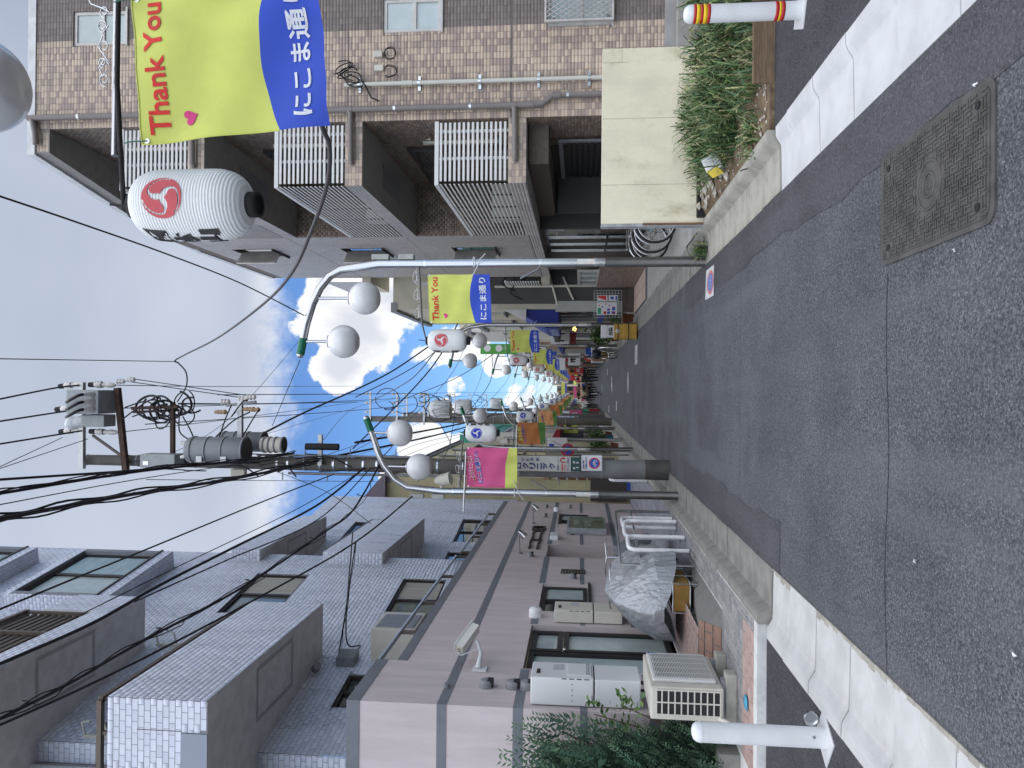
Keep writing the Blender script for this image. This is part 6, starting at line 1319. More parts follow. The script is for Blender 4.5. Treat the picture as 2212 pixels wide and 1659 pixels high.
for (q0,q1,own_y,lb,txt) in (((165,793),(663,890),41.0,'tall white and blue family clinic sign on a far left pole','ファミリー|クリニック'),((315,712),(672,783),52.0,'narrow white and blue street sign on the furthest left pole','にこま通り')):
    t = thing('pole_sign', lb, 'sign', at(q1[0]/4.23*KK+2120*KK, 900, Y=own_y)); 
    o,a,b = plate('board', zs(*q0)[0], zs(*q1)[0], zs(*q0)[1], zs(*q1)[1], own_y, M_SIGNW, t, M_BLUE, .06)
    w_, h_ = b.x-a.x, a.z-b.z; m2 = MB(); m2.box((a.x+.08*w_,own_y-.006,b.z+.03*h_),(b.x-.08*w_,own_y-.004,b.z+.12*h_)); part('address_plate', m2, M_SIGNG, o)
    m2 = MB(); m2.box((a.x+.08*w_,own_y-.006,b.z+.20*h_),(b.x-.08*w_,own_y-.004,b.z+.30*h_)); part('picture', m2, mat('sign_sky',(.10,.35,.60),.5,var=.4,vscale=6), o)
    m2 = MB(); m2.box((a.x+.45*w_,own_y-.006,b.z+.64*h_),(b.x-.12*w_,own_y-.004,b.z+.82*h_)) if '|' in txt else m2.box((a.x+.2*w_,own_y-.006,b.z+.84*h_),(b.x-.2*w_,own_y-.004,b.z+.94*h_)); part('logo_panel', m2, M_BLUE, o)
    for j,s_ in enumerate(txt.split('|')):
        for i,ch in enumerate(s_): u0 = (.56-.36*j) if '|' in txt else .28; put(o, ch, a, b, u0, u0+.28, .57-.052*i-(0 if '|' in txt else -.20)-(.0), .605-.052*i-(0 if '|' in txt else -.20), SGD, own_y, .04)
# ------------------------------------------------------------------ wires
def cable(label, pts, r, group=None, hooks=0, extra=0, m=None):
    P = cat([at(q[0],q[1],Y=q[2]) if len(q)==3 and q[0] > -900 and not isinstance(q, Vector) else Vector(q) for q in pts], 12)
    if len(pts[0]) == 3 and pts[0][0] == 0: P = [P[0]+(P[0]-P[1]).normalized()*9-Zv*.1, P[0]+(P[0]-P[1]).normalized()*4]+P   # runs on overhead behind the camera
    mb = MB(); mb.tube(P, r, 8)
    for k in range(extra):                               # bundled strands that bow away a little
        o = Vector((rnd.uniform(-1,1),0,rnd.uniform(-1,1)))*r*2.4; mb.tube([p+o*(1+.5*math.sin(i*.9+k*2)) for i,p in enumerate(P)], r*rnd.uniform(.35,.6), 6)
    if hooks:
        L = [0]
        for i in range(1,len(P)): L.append(L[-1]+(P[i]-P[i-1]).length)
        for k in range(hooks):
            s_ = L[-1]*(k+.5)/hooks; i = next(j for j in range(1,len(L)) if L[j] >= s_); p = P[i-1]+(P[i]-P[i-1])*((s_-L[i-1])/max(1e-6,L[i]-L[i-1])); d = (P[i]-P[i-1]).normalized(); n_ = Vector((0,0,1))-d*d.z
            mb.tube([p-d*.02-n_*.05,p+n_*.09,p+d*.015+n_*.12,p+d*.03+n_*.07],.006,5)
            mb.tube([p-d*.35,p-d*.15-n_*.075,p+d*.15-n_*.09,p+d*.35],.006,5)
    return solo('overhead_cable', mb, m or M_CABLE, label, 'cable', group)
cable('thick lashed cable bundle from the near pole over the picture top, lower of two',[(0,1121,5.8),(278,1069,7.6),(521,1031,10.2),(694,993,13.0)],.020,hooks=11,extra=3)
cable('thick lashed cable bundle from the near pole over the picture top, upper of two',[(0,1066,6.5),(312,1017,8.8),(521,996,11),(635,979,13.0)],.015,hooks=8,extra=3)
cable('grey sheathed cable just above the lashed bundles left of the near pole',[(0,1036,7.0),(300,1015,9.3),(400,1002,11),(560,1000,12.9)],.014)
for i,(a,b,c) in enumerate((((0,862),(120,838),(175,832)),((0,910),(110,893),(170,884)),((0,959),(130,938),(180,930)))):
    cable(f'black high line leaving the pole top, {["upper","middle","lower"][i]} of three at the picture edge',[(*a,11.2),(*b,12.4),(*c,12.9)],.015)
cable('thin stay wire from the left edge to the top crossarm',[(0,1008,10.5),(135,945,13)],.007); cable('second thin stay wire from the left edge to the top crossarm',[(0,1012,10.5),(190,948,13)],.007)
cable('thick feeder cable looping from the near pole across the street to the near lamp post',[(383,868,12.8),(402,835,12.7),(402,805,12.4),(386,785,12),(378,779,11.8),(400,766,11.4),(470,730,9.6),(565,660,7.2),(628,593,5.7),(672,500,4.7),(706,400,4.1),(712,320,3.7),(696,272,3.4),(690,200,3.2)],.0125,m=mat('cable_grey',(.045,.042,.045),.6))
cable('thin plumb wire holding the thick feeder cable',[(0,775,7.5),(190,778,9.6),(378,781,11.8)],.006)
cable('twisted drop wire from the top edge to the right lamp arm',[(0,424,4.8),(160,478,5.6),(361,549,7.0),(520,612,8.3),(656,681,9.5)],.008)
cable('heavy black cable sweeping over the left balconies to the near pole',[(0,1434,5.6),(200,1346,6.6),(347,1263,7.6),(500,1185,9),(687,1090,11.4),(787,1010,13.0)],.017)
cable('thick lashed bundle passing in front of the lower left balconies',[(0,1552,5.4),(150,1476,6.1),(302,1388,7),(521,1270,8.8),(700,1150,11),(764,1100,12),(822,1000,13.0)],.015,hooks=10,extra=4)
cable('single black wire below the thick bundle over the left balcony',[(0,1566,5.2),(170,1490,6),(347,1403,6.9),(560,1290,8.6),(768,1171,10.4),(894,1069,11.8)],.012)
cable('twisted thin wire crossing the upper left wall',[(0,1316,5.5),(160,1250,6.4),(323,1184,7.8),(569,1083,10.2),(720,1025,12.6)],.010)
cable('thin grey wire crossing the sky beside the left roof',[(170,1330,6.5),(380,1226,8),(650,1095,11),(792,1010,13)],.006); cable('pair of slim wires in front of the upper left wall',[(290,1300,7),(490,1210,8.6),(690,1120,11),(800,1012,13)],.009)
cable('drop wires to the junction box on the left tiled wall',[(728,1432,10.6),(745,1330,10.4),(768,1171,10.4)],.009,extra=2); cable('black lead dropping into the wall junction box',[(740,1440,10.4),(760,1415,10.5),(778,1395,10.6),(752,1392,10.6),(748,1330,10.5),(762,1150,11.2)],.010)
for i,(a,yb,b,nm) in enumerate((((253,832),36,(768,834),'upper'),((386,872),36,(772,868),'thick middle'),((256,934),36,(790,866),'thin'),((292,819),36,(553,857),'slack upper'),((270,823),36,(536,861),'slack lower'))):
    cable(f'{nm} power line running ahead from the near pole down the street',[(*a,13),((a[0]+b[0])/2,(a[1]+b[1])/2+2,(13+yb)/2*.8),(*b,yb)] if i < 3 else [(*a,13),(*b,13.0)],.016 if i==1 else .008)
cable('heavy service cable crossing from the transformers to the right lamp post',[(573,934,13),(660,890,15),(768,842,17.5),(850,800,19.5),(928,747,20.8)],.020)
cable('horizontal thin wire from the near pole to the beige house on the left',[(316,1036,13),(560,1038,17),(768,1040,21),(876,1041,24)],.007)
cable('thin wire slanting from the right lamp arm down past the near pole',[(648,778,9.6),(588,920,13)],.006)
FW = [((0,1090,6.2),(330,1030,9),(640,985,13)),((600,1000,13),(760,985,22),(930,940,38)),((640,990,13),(820,1000,20),(1000,1035,24)),((700,985,13),(860,930,24),(1000,880,38)),((800,1010,13),(900,960,18),(1010,935,20.8)),((560,1005,13),(700,1060,11.5),(800,1130,10.5)),((350,990,13),(500,900,16),(660,720,20)),((690,960,13),(770,880,24),(860,860,36)),((440,980,13),(600,930,20),(770,880,36)),((815,1005,13),(905,985,20),(1000,985,30)),((830,1003,13),(940,960,22),(1040,930,36)),((745,985,13),(905,900,28),(985,870,40))]
for i,pts in enumerate(FW): cable(f'{["first","second","third","fourth","fifth","sixth","seventh","eighth","ninth","tenth","eleventh","twelfth"][i]} fine wire of the fan spreading from the near utility pole', pts, .0055, 'fine wires fanning from the near pole')
# longitudinal lines and criss-crossing lamp feeds down the street
for i in range(5):
    x = -1.3+.28*i; z = (6.1,5.6,9.6,10.4,8.2)[i]; P = []
    for k in range(3):
        y0, y1 = (13.1,36.0,62.0,90.0)[k], (13.1,36.0,62.0,90.0)[k+1]
        for q in range(8): u = q/8; P.append(Vector((x-.25*(y0+(y1-y0)*u-13)/50, y0+(y1-y0)*u, z-.7*4*u*(1-u))))
    mb = MB(); mb.tube(P,.022 if i<2 else .010,6); solo('overhead_cable', mb, M_CABLE, f'{["lowest lashed","low lashed","high","topmost","middle"][i]} line strung from pole to pole along the left side', 'cable', 'lines along the street')
rn = random.Random(12)
for i in range(16):
    y0 = 18+i*5.5; s_ = 1 if i%2 else -1; a, b = Vector((-1.6+rn.uniform(-.2,.3),y0,rn.uniform(5.2,8.2))), Vector((2.2+rn.uniform(-.4,.9),y0+rn.uniform(1,7),rn.uniform(4.4,6.6)))
    mb = MB(); mb.tube(cat([a,(a+b)/2-Zv*rn.uniform(.25,.8),b],8),.018 if i%4==0 else .008,6); solo('overhead_cable', mb, M_CABLE, f'{["first","second","third","fourth","fifth","sixth","seventh","eighth","ninth","tenth","eleventh","twelfth","thirteenth","fourteenth","fifteenth","sixteenth"][i]} {"thick" if i%4==0 else "thin"} service wire crossing the street, counted from the near pole', 'cable', 'service wires crossing the street')
for i,(p,q) in enumerate((((768,858,24),(1010,700,30)),((800,868,30),(940,760,21)),((850,870,34),(1090,748,31)),((930,880,36),(1000,1040,20)),((985,870,40),(930,1030,19)),((880,905,34),(780,1015,14)))):
    cable(f'{["longest","second","third","fourth","fifth","shortest"][i]} sagging lamp feed cable in the middle distance between lanterns and poles', [p,((p[0]+q[0])/2+14,(p[1]+q[1])/2+8,(p[2]+q[2])/2),q], .016, 'lamp feed cables in the middle distance')
# ================================================================== REST OF THE STREET
def leafmesh(pts_fn, n, size, seed, mats, flat=.5):
    r = random.Random(seed); mb = MB()
    for i in range(n):
        p, out_ = pts_fn(r); mb.m = r.randrange(len(mats)); a = Vector((r.gauss(0,1),r.gauss(0,1),r.gauss(0,.7)))+out_*1.2; a.normalize(); b = a.cross(Vector((r.gauss(0,1),r.gauss(0,1),r.gauss(0,1)))).normalized(); L = size*r.uniform(.6,1.3)
        mb.add([p, p+a*L*.5+b*L*.26, p+a*L, p+a*L*.5-b*L*.26],[(0,1,2,3)])
    return mb
def ell(c, rx, ry, rz):
    def f(r):
        d = Vector((r.gauss(0,1),r.gauss(0,1),r.gauss(0,1))).normalized(); k = r.random()**.35
        k *= .75+.35*math.sin(d.x*5+c[0]*3)*math.sin(d.z*6+c[1]); return Vector(c)+Vector((d.x*rx,d.y*ry,d.z*rz))*k, d
    return f
M_LEAF = [mat('leaf_mid',(.05,.11,.03),.5,var=.3), mat('leaf_dark',(.025,.06,.02),.5,var=.3), mat('leaf_light',(.11,.19,.045),.5,var=.3)]
M_CON = [mat('conifer_blue',(.042,.092,.056),.6,var=.35), mat('conifer_dark',(.018,.042,.028),.6,var=.3), mat('conifer_tip',(.085,.15,.08),.6,var=.3)]
M_TERRA = mat('terracotta',(.28,.11,.06),.8,var=.15); M_TRUNK = mat('bark',(.10,.075,.055),.9,var=.3)
def pot_plant(name, c, r, h, label, pm=M_TERRA, n=260, cat='potted plant', pr=.12, ph=.24, mats=M_LEAF, size=.07):
    t = thing(name, label, cat, c); c = Vector(c)
    mb = MB(); mb.lathe(c,[(0,0),(pr*.75,0),(pr,ph),(pr*1.08,ph),(pr*1.05,ph+.02),(0,ph)],16); part('pot', mb, pm, t)
    mb = MB(); mb.tube([c+Zv*ph,c+Zv*(ph+h*.6)],.012,6); part('stem', mb, M_TRUNK, t)
    part('foliage', leafmesh(ell((c.x,c.y,c.z+ph+h*.5),r,r,h*.55),n,size,int(c.y*100)%997,mats), mats, t); return t
# big conifer in front of the pink gable, with sprays reaching up
t = thing('conifer_shrub','large dark blue green juniper in front of the pink stucco gable','shrub',(-3.55,6.9,.1)); r = random.Random(21); mb = MB(); st = MB()
def spray(p, d, L, k):
    s_ = d.cross(Vector((r.gauss(0,1),r.gauss(0,1),r.gauss(0,1)))).normalized(); n_ = 12
    for j in range(n_):
        q = p+d*L*(j/n_)+Vector((0,0,.04*(j/n_)**2))
        for sg in (-1,1):
            e = (d*.75+s_*sg*.75+Vector((r.gauss(0,.2),r.gauss(0,.2),r.gauss(0,.2)))).normalized(); l_ = L*.24*(1-.5*j/n_); f_ = e.cross(s_.cross(d)).normalized()*l_*.15
            mb.m = k if j < 9 else 2; mb.add([q,q+e*l_*.5+f_,q+e*l_,q+e*l_*.5-f_],[(0,1,2,3)])
for i in range(2400):
    a = r.uniform(0,2*PI); z = r.random()**.85; base = Vector((-3.80+r.gauss(0,.05),6.98+r.gauss(0,.04),.15+1.5*z)); rad = (.60*(1-z)**.5+.08)*(.55+.45*r.random()); d = Vector((math.cos(a)*.8,math.sin(a)*.5,.75+.7*z)).normalized()
    p = base+Vector((math.cos(a)*rad,math.sin(a)*rad*.45,0)); spray(p, (d+Vector((r.gauss(0,.2),r.gauss(0,.15),r.gauss(0,.2)))).normalized(), r.uniform(.15,.34), r.choice((0,0,1)))
for i in range(90):
    z = r.uniform(1.1,1.8); p = Vector((-3.55+r.gauss(0,.18),6.95+r.gauss(0,.06),z)); spray(p, Vector((r.gauss(.12,.18),r.gauss(0,.1),1)).normalized(), r.uniform(.25,.55), 0)
part('foliage', mb, M_CON, t)
for i in range(7): st.tube([(-3.72,6.98,.1),(-3.72+r.gauss(0,.15),6.98+r.gauss(0,.06),.8),(-3.65+r.gauss(0,.28),6.98+r.gauss(0,.08),1.7)],[.03,.022,.008],6)
part('stems', st, M_TRUNK, t)
t = thing('broadleaf_shrub','yellow green broadleaf shrub poking out above the juniper','shrub',(-3.3,7.1,.1)); mb = MB()
for (x,y,z,dx,dz) in ((-3.10,7.12,1.05,.10,.42),(-3.22,7.1,1.0,.02,.40),(-3.0,7.05,.95,.12,.22),(-3.75,6.8,2.0,-.05,.25),(-3.85,6.8,1.75,-.2,.2),(-3.95,6.7,1.2,-.2,.3)):
    for k in range(34):
        u = r.random(); p = Vector((x+dx*u+r.gauss(0,.03),y+r.gauss(0,.03),z+dz*u)); a = Vector((r.gauss(0,1),r.gauss(0,1)-.3,r.gauss(.3,.6))).normalized(); b = a.cross(Vector((r.gauss(0,1),r.gauss(0,1),1))).normalized(); L = r.uniform(.05,.085); mb.m = r.choice((0,2,2)); mb.add([p,p+a*L*.5+b*L*.28,p+a*L,p+a*L*.5-b*L*.28],[(0,1,2,3)])
part('foliage', mb, M_LEAF, t); mb = MB()
for (x,z) in ((-3.1,1.4),(-3.0,1.15),(-3.8,2.1)): mb.tube([(-3.4,7.05,.1),(x,7.1,z)],[.015,.005],5)
part('stems', mb, M_TRUNK, t)
mb = MB(); mb.box((-4.3,6.75,.112),(-3.25,7.3,.30),.01); solo('planter_kerb', mb, M_GUT, 'grey concrete planter edge under the juniper behind the plain bollard', 'planter')
t = thing('blue_marker','light blue speech bubble shaped marker plate on the terrace edge','marker',at(1611,1516,Z=.12)); p = at(1611,1516,Z=.13); mb = MB(); mb.lathe(p,[(.06,0),(.06,.008),(0,.009)],20); mb.prism([(p.x-.03,p.y-.05),(p.x-.005,p.y-.05),(p.x-.045,p.y-.085)],p.z,p.z+.008); part('plate', mb, mat('marker_blue',(.06,.27,.40),.5), t)
# ---- generic buildings, each with wall, windows, doors, awning, sign
def house(name, label, x, y0, y1, h, wallm, sgn, floors, depth=7, awn=None, shop=True, roof=None, sign=None, win=(1.0,1.0), near=True):
    """sgn=+1 building stands on the right (faces -x); -1 on the left"""
    t = thing(name, label, 'building', (x,(y0+y1)/2,0)); ln = y1-y0
    fh = [2.9]+[(h-2.9)/max(1,floors-1)]*(floors-1); holes = []
    z = 0
    for f in range(floors):
        if f == 0 and shop: holes.append((.35,.12,ln-.35,2.35))
        else:
            n = max(1,int(ln/2.2))
            for i in range(n):
                c = ln*(i+.5)/n; holes.append((c-win[0]/2,z+.95,c+win[0]/2,z+.95+min(win[1],fh[f]-1.3)))
        z += fh[f]
    U = Vector((0,-sgn,0)); O = Vector((x, y1 if sgn > 0 else y0, 0)); N = U.cross(Zv)
    mb = MB(); mb.panel(O, U, Zv, ln, h, holes, .12); X2 = x+sgn*depth
    for y in (y0,y1): mb.quad((x,y,0),(X2,y,0),(X2,y,h),(x,y,h))
    mb.quad((x,y0,h),(X2,y0,h),(X2,y1,h),(x,y1,h)); part('wall', mb, wallm, t)
    mb = MB(); mb.box((x-sgn*.08,y0-.02,h-.12),(x+sgn*.2,y1+.02,h+.06)); part('roof_edge', mb, roof or M_GREYV, t)
    for k,(a,b,c,d) in enumerate(holes):
        if k == 0 and shop:
            n = max(2,int((c-a)/.95)); 
            for i in range(n): window(t, O+U*(a+(c-a)*i/n)+Zv*b, U, Zv, (c-a)/n-.01, d-b, M_GREYV, M_GLASSD, fw=.05, name='shop_front', ins=.14)
        else:
            wf = window(t, O+U*a+Zv*b, U, Zv, c-a, d-b, M_WINF if k%3 else M_BRONZE, M_GLASSD if k%2 else M_GLASS, split=.5)
            m2 = MB(); m2.obox(O+U*((a+c)/2)+Zv*(b-.03)+N*.03, U*((c-a)/2+.05), N*.06, Zv*.025); part('window_sill', m2, M_GREYV, t)
    if awn:
        m_, out, za, zb = awn; mb = MB(); mb.prism([(x,za+.001),(x-sgn*out,zb+.18),(x-sgn*out,zb),(x,zb)] if sgn>0 else [(x,zb),(x-sgn*out,zb),(x-sgn*out,zb+.18),(x,za)], y0+.2, y1-.2, 'y'); part('awning', mb, m_, t)
    if sign:
        m_, zc, hh, txt, tm = sign; mb = MB(); mb.box((x-sgn*.10,y0+.5,zc-hh/2),(x-sgn*.003,y1-.5,zc+hh/2)); sp = part('fascia_sign', mb, m_, t)
        if txt:
            m2 = MB(); put_text(m2, txt, O+U*(ln*.22)+N*.108+Zv*(zc-hh*.3), U, Zv, w=ln*.56, h=hh*.6, bold=.03); part('lettering', m2, tm, sp)
    return t
W_ = lambda n,c,**k: mat(n,c,.8,**dict(dict(var=.08,vscale=2,stain=.35,stain_col=tuple(q*.6 for q in c),sscale=1.6),**k))
M_BEIGE, M_CRM, M_GRYW, M_WHW, M_BRW, M_DGRY = W_('house_yellow',(.50,.45,.28)), W_('house_cream',(.50,.47,.38)), W_('house_grey',(.32,.32,.31)), W_('house_white',(.58,.58,.57)), W_('house_brick',(.30,.17,.11)), W_('house_dark',(.085,.083,.08))
M_AWB, M_AWR, M_AWG = mat('awning_blue',(.012,.025,.22),.6,var=.06), mat('awning_red',(.30,.02,.035),.6), mat('awning_green',(.03,.16,.08),.6)
# --- right: second range of the tiled block (louvred balconies), shop with blue awning
t = thing('louvred_annex','narrow annex with louvred balconies beyond the brown tiled block','building',(3.05,20.9,0))
mb = MB(); mb.box((3.35,20.32,2.4),(6,22.4,9.3)); part('wall', mb, M_GRYW, t)
for z0 in (2.42,4.95,7.45):
    mb = MB(); mb.box((2.9,20.34,z0-.02),(3.348,22.4,z0+.22)); sb = part('balcony_slab', mb, M_CRM, t); g = MB(); g.box((2.90,20.34,z0+1.18),(2.95,22.4,z0+1.24)); gd = part('louvre_guard', g, M_ALU, t)
    for i in range(13):
        m2 = MB(); zz = z0+.28+i*.07; m2.box((2.905,20.34,zz),(2.935,22.38,zz+.035)); part('slat', m2, M_ALU, gd)
t = thing('brick_wall','low brown brick wall along the pavement beyond the glazed entrance','wall',(2.82,18.9,.05)); mb = MB(); mb.box((2.80,17.1,.03),(2.98,20.68,1.10)); part('core', mb, M_GR2, t)
bf = TileField(); BRK = [(.27,.20,.165),(.30,.225,.185),(.25,.18,.15),(.22,.165,.14)]; bf.add((2.799,20.68,.03),(0,-1,0),Zv,3.58,1.07,.21,.07,True,BRK,gap=.006,depth=.008); bf.add((2.80,17.099,.03),XV,Zv,.18,1.07,.21,.07,True,BRK,gap=.006,depth=.008); bf.build(t,'brick',M_TR,M_TRO,250,'bricks')
mb = MB(); mb.box((2.84,18.2,1.10),(2.90,20.6,1.16)); mb.box((2.84,18.2,1.56),(2.90,20.6,1.64)); gt = part('fence_rail', mb, M_WINF, t)
for y in (18.2,18.95,19.7,20.5):
    m2 = MB(); m2.box((2.845,y,1.16),(2.895,y+.10,1.56)); part('fence_post', m2, M_WINF, gt)
for y in (18.3,19.05,19.8):
    m2 = MB(); m2.box((2.86,y,1.18),(2.87,y+.65,1.54)); part('frosted_panel', m2, M_GLASSW, gt)
mb = MB(); mb.box((2.05,17.2,.025),(2.79,20.7,.075)); pv = struct('pavement', mb, M_TBED); pf = TileField(); pf.add((2.06,17.2,.075),XV,YV,.72,3.5,.36,.36,False,[(.42,.32,.27),(.40,.30,.25)],gap=.006,depth=.005); pf.build(pv,'paving_tile',M_PT,M_PTO,40,'paving_tiles')
t = house('shop_building','cream and dark grey shop house with the blue awning', 2.25, 21.2, 26.4, 7.0, M_CRM, 1, 2, awn=None, shop=True)
mb = MB(); mb.box((2.40,21.12,0),(7,21.19,4.2)); part('dark_flank', mb, M_DGRY, t)
mb = MB(); mb.prism([(2.24,3.45),(1.72,2.55),(1.72,2.18),(2.24,2.18)],21.3,24.6,'y'); aw = part('awning', mb, M_AWB, t)
mb = MB(); mb.box((1.705,21.4,2.2),(1.718,24.5,2.5)); av = part('valance', mb, mat('awning_pale',(.10,.14,.42),.6), t); mb = MB(); put_text(mb,'品文品',Vector((1.70,24.2,2.24)),(0,-1,0),Zv,w=2.4,h=.22,bold=.05); part('lettering', mb, mat('awning_print',(.35,.40,.62),.6), av)
mb = MB(); mb.prism([(2.24,3.75),(1.9,3.1),(2.24,3.1)],21.15,21.28,'y'); part('gable_board', mb, M_WHW, t)
mb = MB(); mb.box((2.16,21.0,.35),(2.46,21.10,2.26)); part('flank_panel', mb, W_('panel_pale',(.40,.41,.39)), t)
mb = MB(); mb.box((2.18,21.3,.85),(2.20,24.6,1.0)); mb.box((2.10,21.3,.85),(2.115,24.6,1.02)); part('blue_band', mb, mat('band_blue',(.01,.04,.35),.5), t)
mb = MB(); mb.box((2.15,20.72,.05),(2.79,21.1,.22)); mb.box((2.15,20.9,.22),(2.79,21.1,.38)); st_ = part('entry_step', mb, mat('step_brown',(.085,.065,.05),.8,var=.2,vscale=14), t)
mb = MB(); mb.tube([(2.36,21.0,2.2),(2.9,21.02,2.35),(3.4,21.03,2.5)],.03,8); mb.tube([(2.9,21.05,.9),(2.88,21.05,4.0)],.04,8); mb.tube([(2.5,21.05,1.75),(3.15,21.05,2.05)],.035,8); part('conduit', mb, M_IVORY, t)
for k in range(5):
    mb = MB(); a = Vector((2.5+.25*k,21.05,3.2+.25*math.sin(k*2))); mb.tube(cat([a,a+Vector((.2,-.05,.35)),a+Vector((.55,-.02,.2)),a+Vector((.9,0,.6))],6),.018,5); part('loose_cable', mb, M_CABLE, t)
# notices on wire mesh, crate, boxes, pot
t = thing('notice_board','white wire mesh rack with coloured notices beside the brown step','notice board',(2.3,20.85,.4)); mb = MB(); ya = 20.86
for i in range(11): x = 1.98+i*.075; mb.tube([(x,ya,.40),(x,ya,1.18)],.005,4)
for i in range(10): z = .41+i*.085; mb.tube([(1.97,ya,z),(2.74,ya,z)],.005,4)
part('mesh', mb, M_WHITE, t)
mb = MB(); mb.box((2.05,ya-.02,.54),(2.40,ya-.012,1.10)); nb = part('poster', mb, M_SIGNW, t)
PRG = [M_GREENP,M_RED,M_BLUE,mat('print_purple',(.14,.03,.22),.5)]
for (u,v,w_,h_,k) in ((.06,.78,.5,.17,0),(.06,.52,.22,.14,1),(.06,.34,.22,.14,2),(.06,.08,.22,.18,3),(.34,.08,.3,.16,2),(.34,.34,.16,.14,3)):
    m2 = MB(); m2.box((2.05+.35*u,ya-.024,.54+.56*v),(2.05+.35*(u+w_),ya-.021,.54+.56*(v+h_))); part('print_block', m2, PRG[k], nb)
for i in range(5): disc_xz(2.05+.35*(.62+.12*(i%3)),.54+.56*(.2+.17*i),.022,PRG[(i*2+1)%4],'print_dot',nb,ya-.0245)
mb = MB(); mb.box((2.44,ya-.02,.80),(2.60,ya-.012,1.08)); n2_ = part('poster', mb, M_SIGNW, t); m2 = MB(); m2.add([(2.45,ya-.023,.84),(2.58,ya-.023,.84),(2.58,ya-.023,1.06),(2.53,ya-.023,1.06)],[(0,1,2,3)]); part('print_block', m2, M_RED, n2_)
mb = MB(); mb.box((2.44,ya-.02,.52),(2.60,ya-.012,.77)); n3_ = part('poster', mb, M_SIGNW, t); m2 = MB(); m2.box((2.46,ya-.023,.54),(2.575,ya-.021,.58)); m2.box((2.48,ya-.023,.63),(2.56,ya-.021,.72)); part('print_block', m2, M_BLUE, n3_)
M_CRT = mat('crate_yellow',(.48,.29,.05),.55,var=.1)
t = thing('plastic_crate','yellow plastic crate strapped to the second full right lamp post','crate',(1.52,20.35,.03)); xa,xb,ya,yb = 1.34,1.74,20.15,20.55
mb = MB(); mb.box((xa,ya,.03),(xb,yb,.64),.012); part('body', mb, M_CRT, t)
for z in (.05,.20,.36,.50,.615): mb = MB(); mb.box((xa-.012,ya-.012,z),(xb+.012,yb+.012,z+.018)); part('rib', mb, M_CRT, t)
mb = MB(); mb.box((xa-.02,ya-.02,.25),(xb+.02,yb+.02,.27)); mb.box((xa-.02,ya-.02,.53),(xb+.02,yb+.02,.55)); part('strap', mb, M_BLK, t)
disc_xz(1.54,.56,.055,M_WHITE,'label',t,ya-.016)
t = thing('foam_box','white lettered foam box on the yellow crate','box',(1.54,20.35,.64)); mb = MB(); mb.box((1.38,20.18,.642),(1.70,20.52,.83),.01); part('lower_box', mb, M_WHITE, t); mb = MB(); put_text(mb,'白菜',Vector((1.43,20.175,.68)),XV,Zv,w=.22,h=.11,bold=.06); part('lettering', mb, M_INK, t)
mb = MB(); mb.box((1.37,20.17,.832),(1.71,20.53,.99),.01); part('upper_box', mb, M_SIGNW, t)
pot_plant('potted_plant',(2.02,21.5,.03),.20,.42,'potted plant with pale flowers by the shop door with blue band',ph=.30,pr=.14)
pot_plant('potted_plant',(1.95,22.6,.03),.14,.30,'small pot behind the flowering pot by the blue shop door',pm=M_GREYV,n=120)
M_EWARM = emat('warm_lamp',(1.0,.55,.14),3.0)
# --- further right
H = []
H.append(house('shop_house','dark fronted restaurant with warm lamps and plants',2.35,26.6,30.4,5.4,M_WHW,1,2,awn=(M_DARK,.5,2.7,2.35)))
for y,z in ((27.2,1.75),(27.6,1.8),(28.0,1.72),(28.3,1.82),(28.8,1.75)):
    mb = MB(); mb.lathe((2.22,y,z),[(0,.03),(.02,.018),(.024,0),(.018,-.018),(0,-.026)],10); part('warm_bulb', mb, M_EWARM, H[0])
H.append(house('shop_house','white noodle shop with framed calligraphy sign',2.3,30.6,35.4,6.2,M_WHW,1,2,awn=None,sign=None))
t = thing('shop_sign','framed white sign with big red and black brush strokes','sign',(1.95,30.55,2.3)); mb = MB(); mb.box((1.80,30.5,2.0),(2.28,30.55,2.75),.01); part('board', mb, M_SIGNW, t)
mb = MB(); mb.tube([(1.9,30.49,2.6),(1.95,30.49,2.4),(1.93,30.49,2.2)],.03,5); mb.tube([(2.05,30.49,2.62),(2.2,30.49,2.5),(2.22,30.49,2.2)],.03,5); part('black_stroke', mb, M_INK, t); mb = MB(); mb.tube([(1.98,30.488,2.55),(2.1,30.488,2.35)],.04,5); part('red_stroke', mb, M_RED, t)
mb = MB(); mb.box((1.80,30.5,1.72),(2.28,30.55,1.97)); part('lower_board', mb, mat('sign_maroon',(.16,.02,.03),.5), t)
cols = [M_CRM,M_BRW,M_GRYW,M_WHW,M_BEIGE]; aw_ = [(M_AWB,.7,2.9,2.4),(M_AWR,.8,2.9,2.45),None,(M_AWG,.7,2.85,2.4),None]
nm = ['café','kiosk','bakery','barber shop','clothes shop','grocer','pharmacy','tea shop','stationer','toy shop']
txs = ['薬','そば','喫茶','電器','花','米','カメラ','酒','本','菓子']
rr2 = random.Random(5); y = 35.6; k = 0
while y < 128:
    ln = rr2.uniform(4.2,8.0); h = rr2.choice((5.6,6.2,7.4,8.6)) if y < 70 else rr2.uniform(5.5,9.5); c = cols[k%5]
    house('shop_house',f'{["cream","brick","grey","white","yellow"][k%5]} shop house on the right, {ORD[min(10,k)]} beyond the noodle shop',2.35+rr2.uniform(-.1,.35),y,y+ln,h,c,1,2 if h<8 else 3,awn=aw_[(k*2)%5],sign=(rr2.choice((M_SIGNW,M_BLUE,M_AWR,M_SIGNG)),2.72,.42,txs[k%10],M_INK if k%2 else M_SIGNW) if k%2 else None); y += ln+.15; k += 1
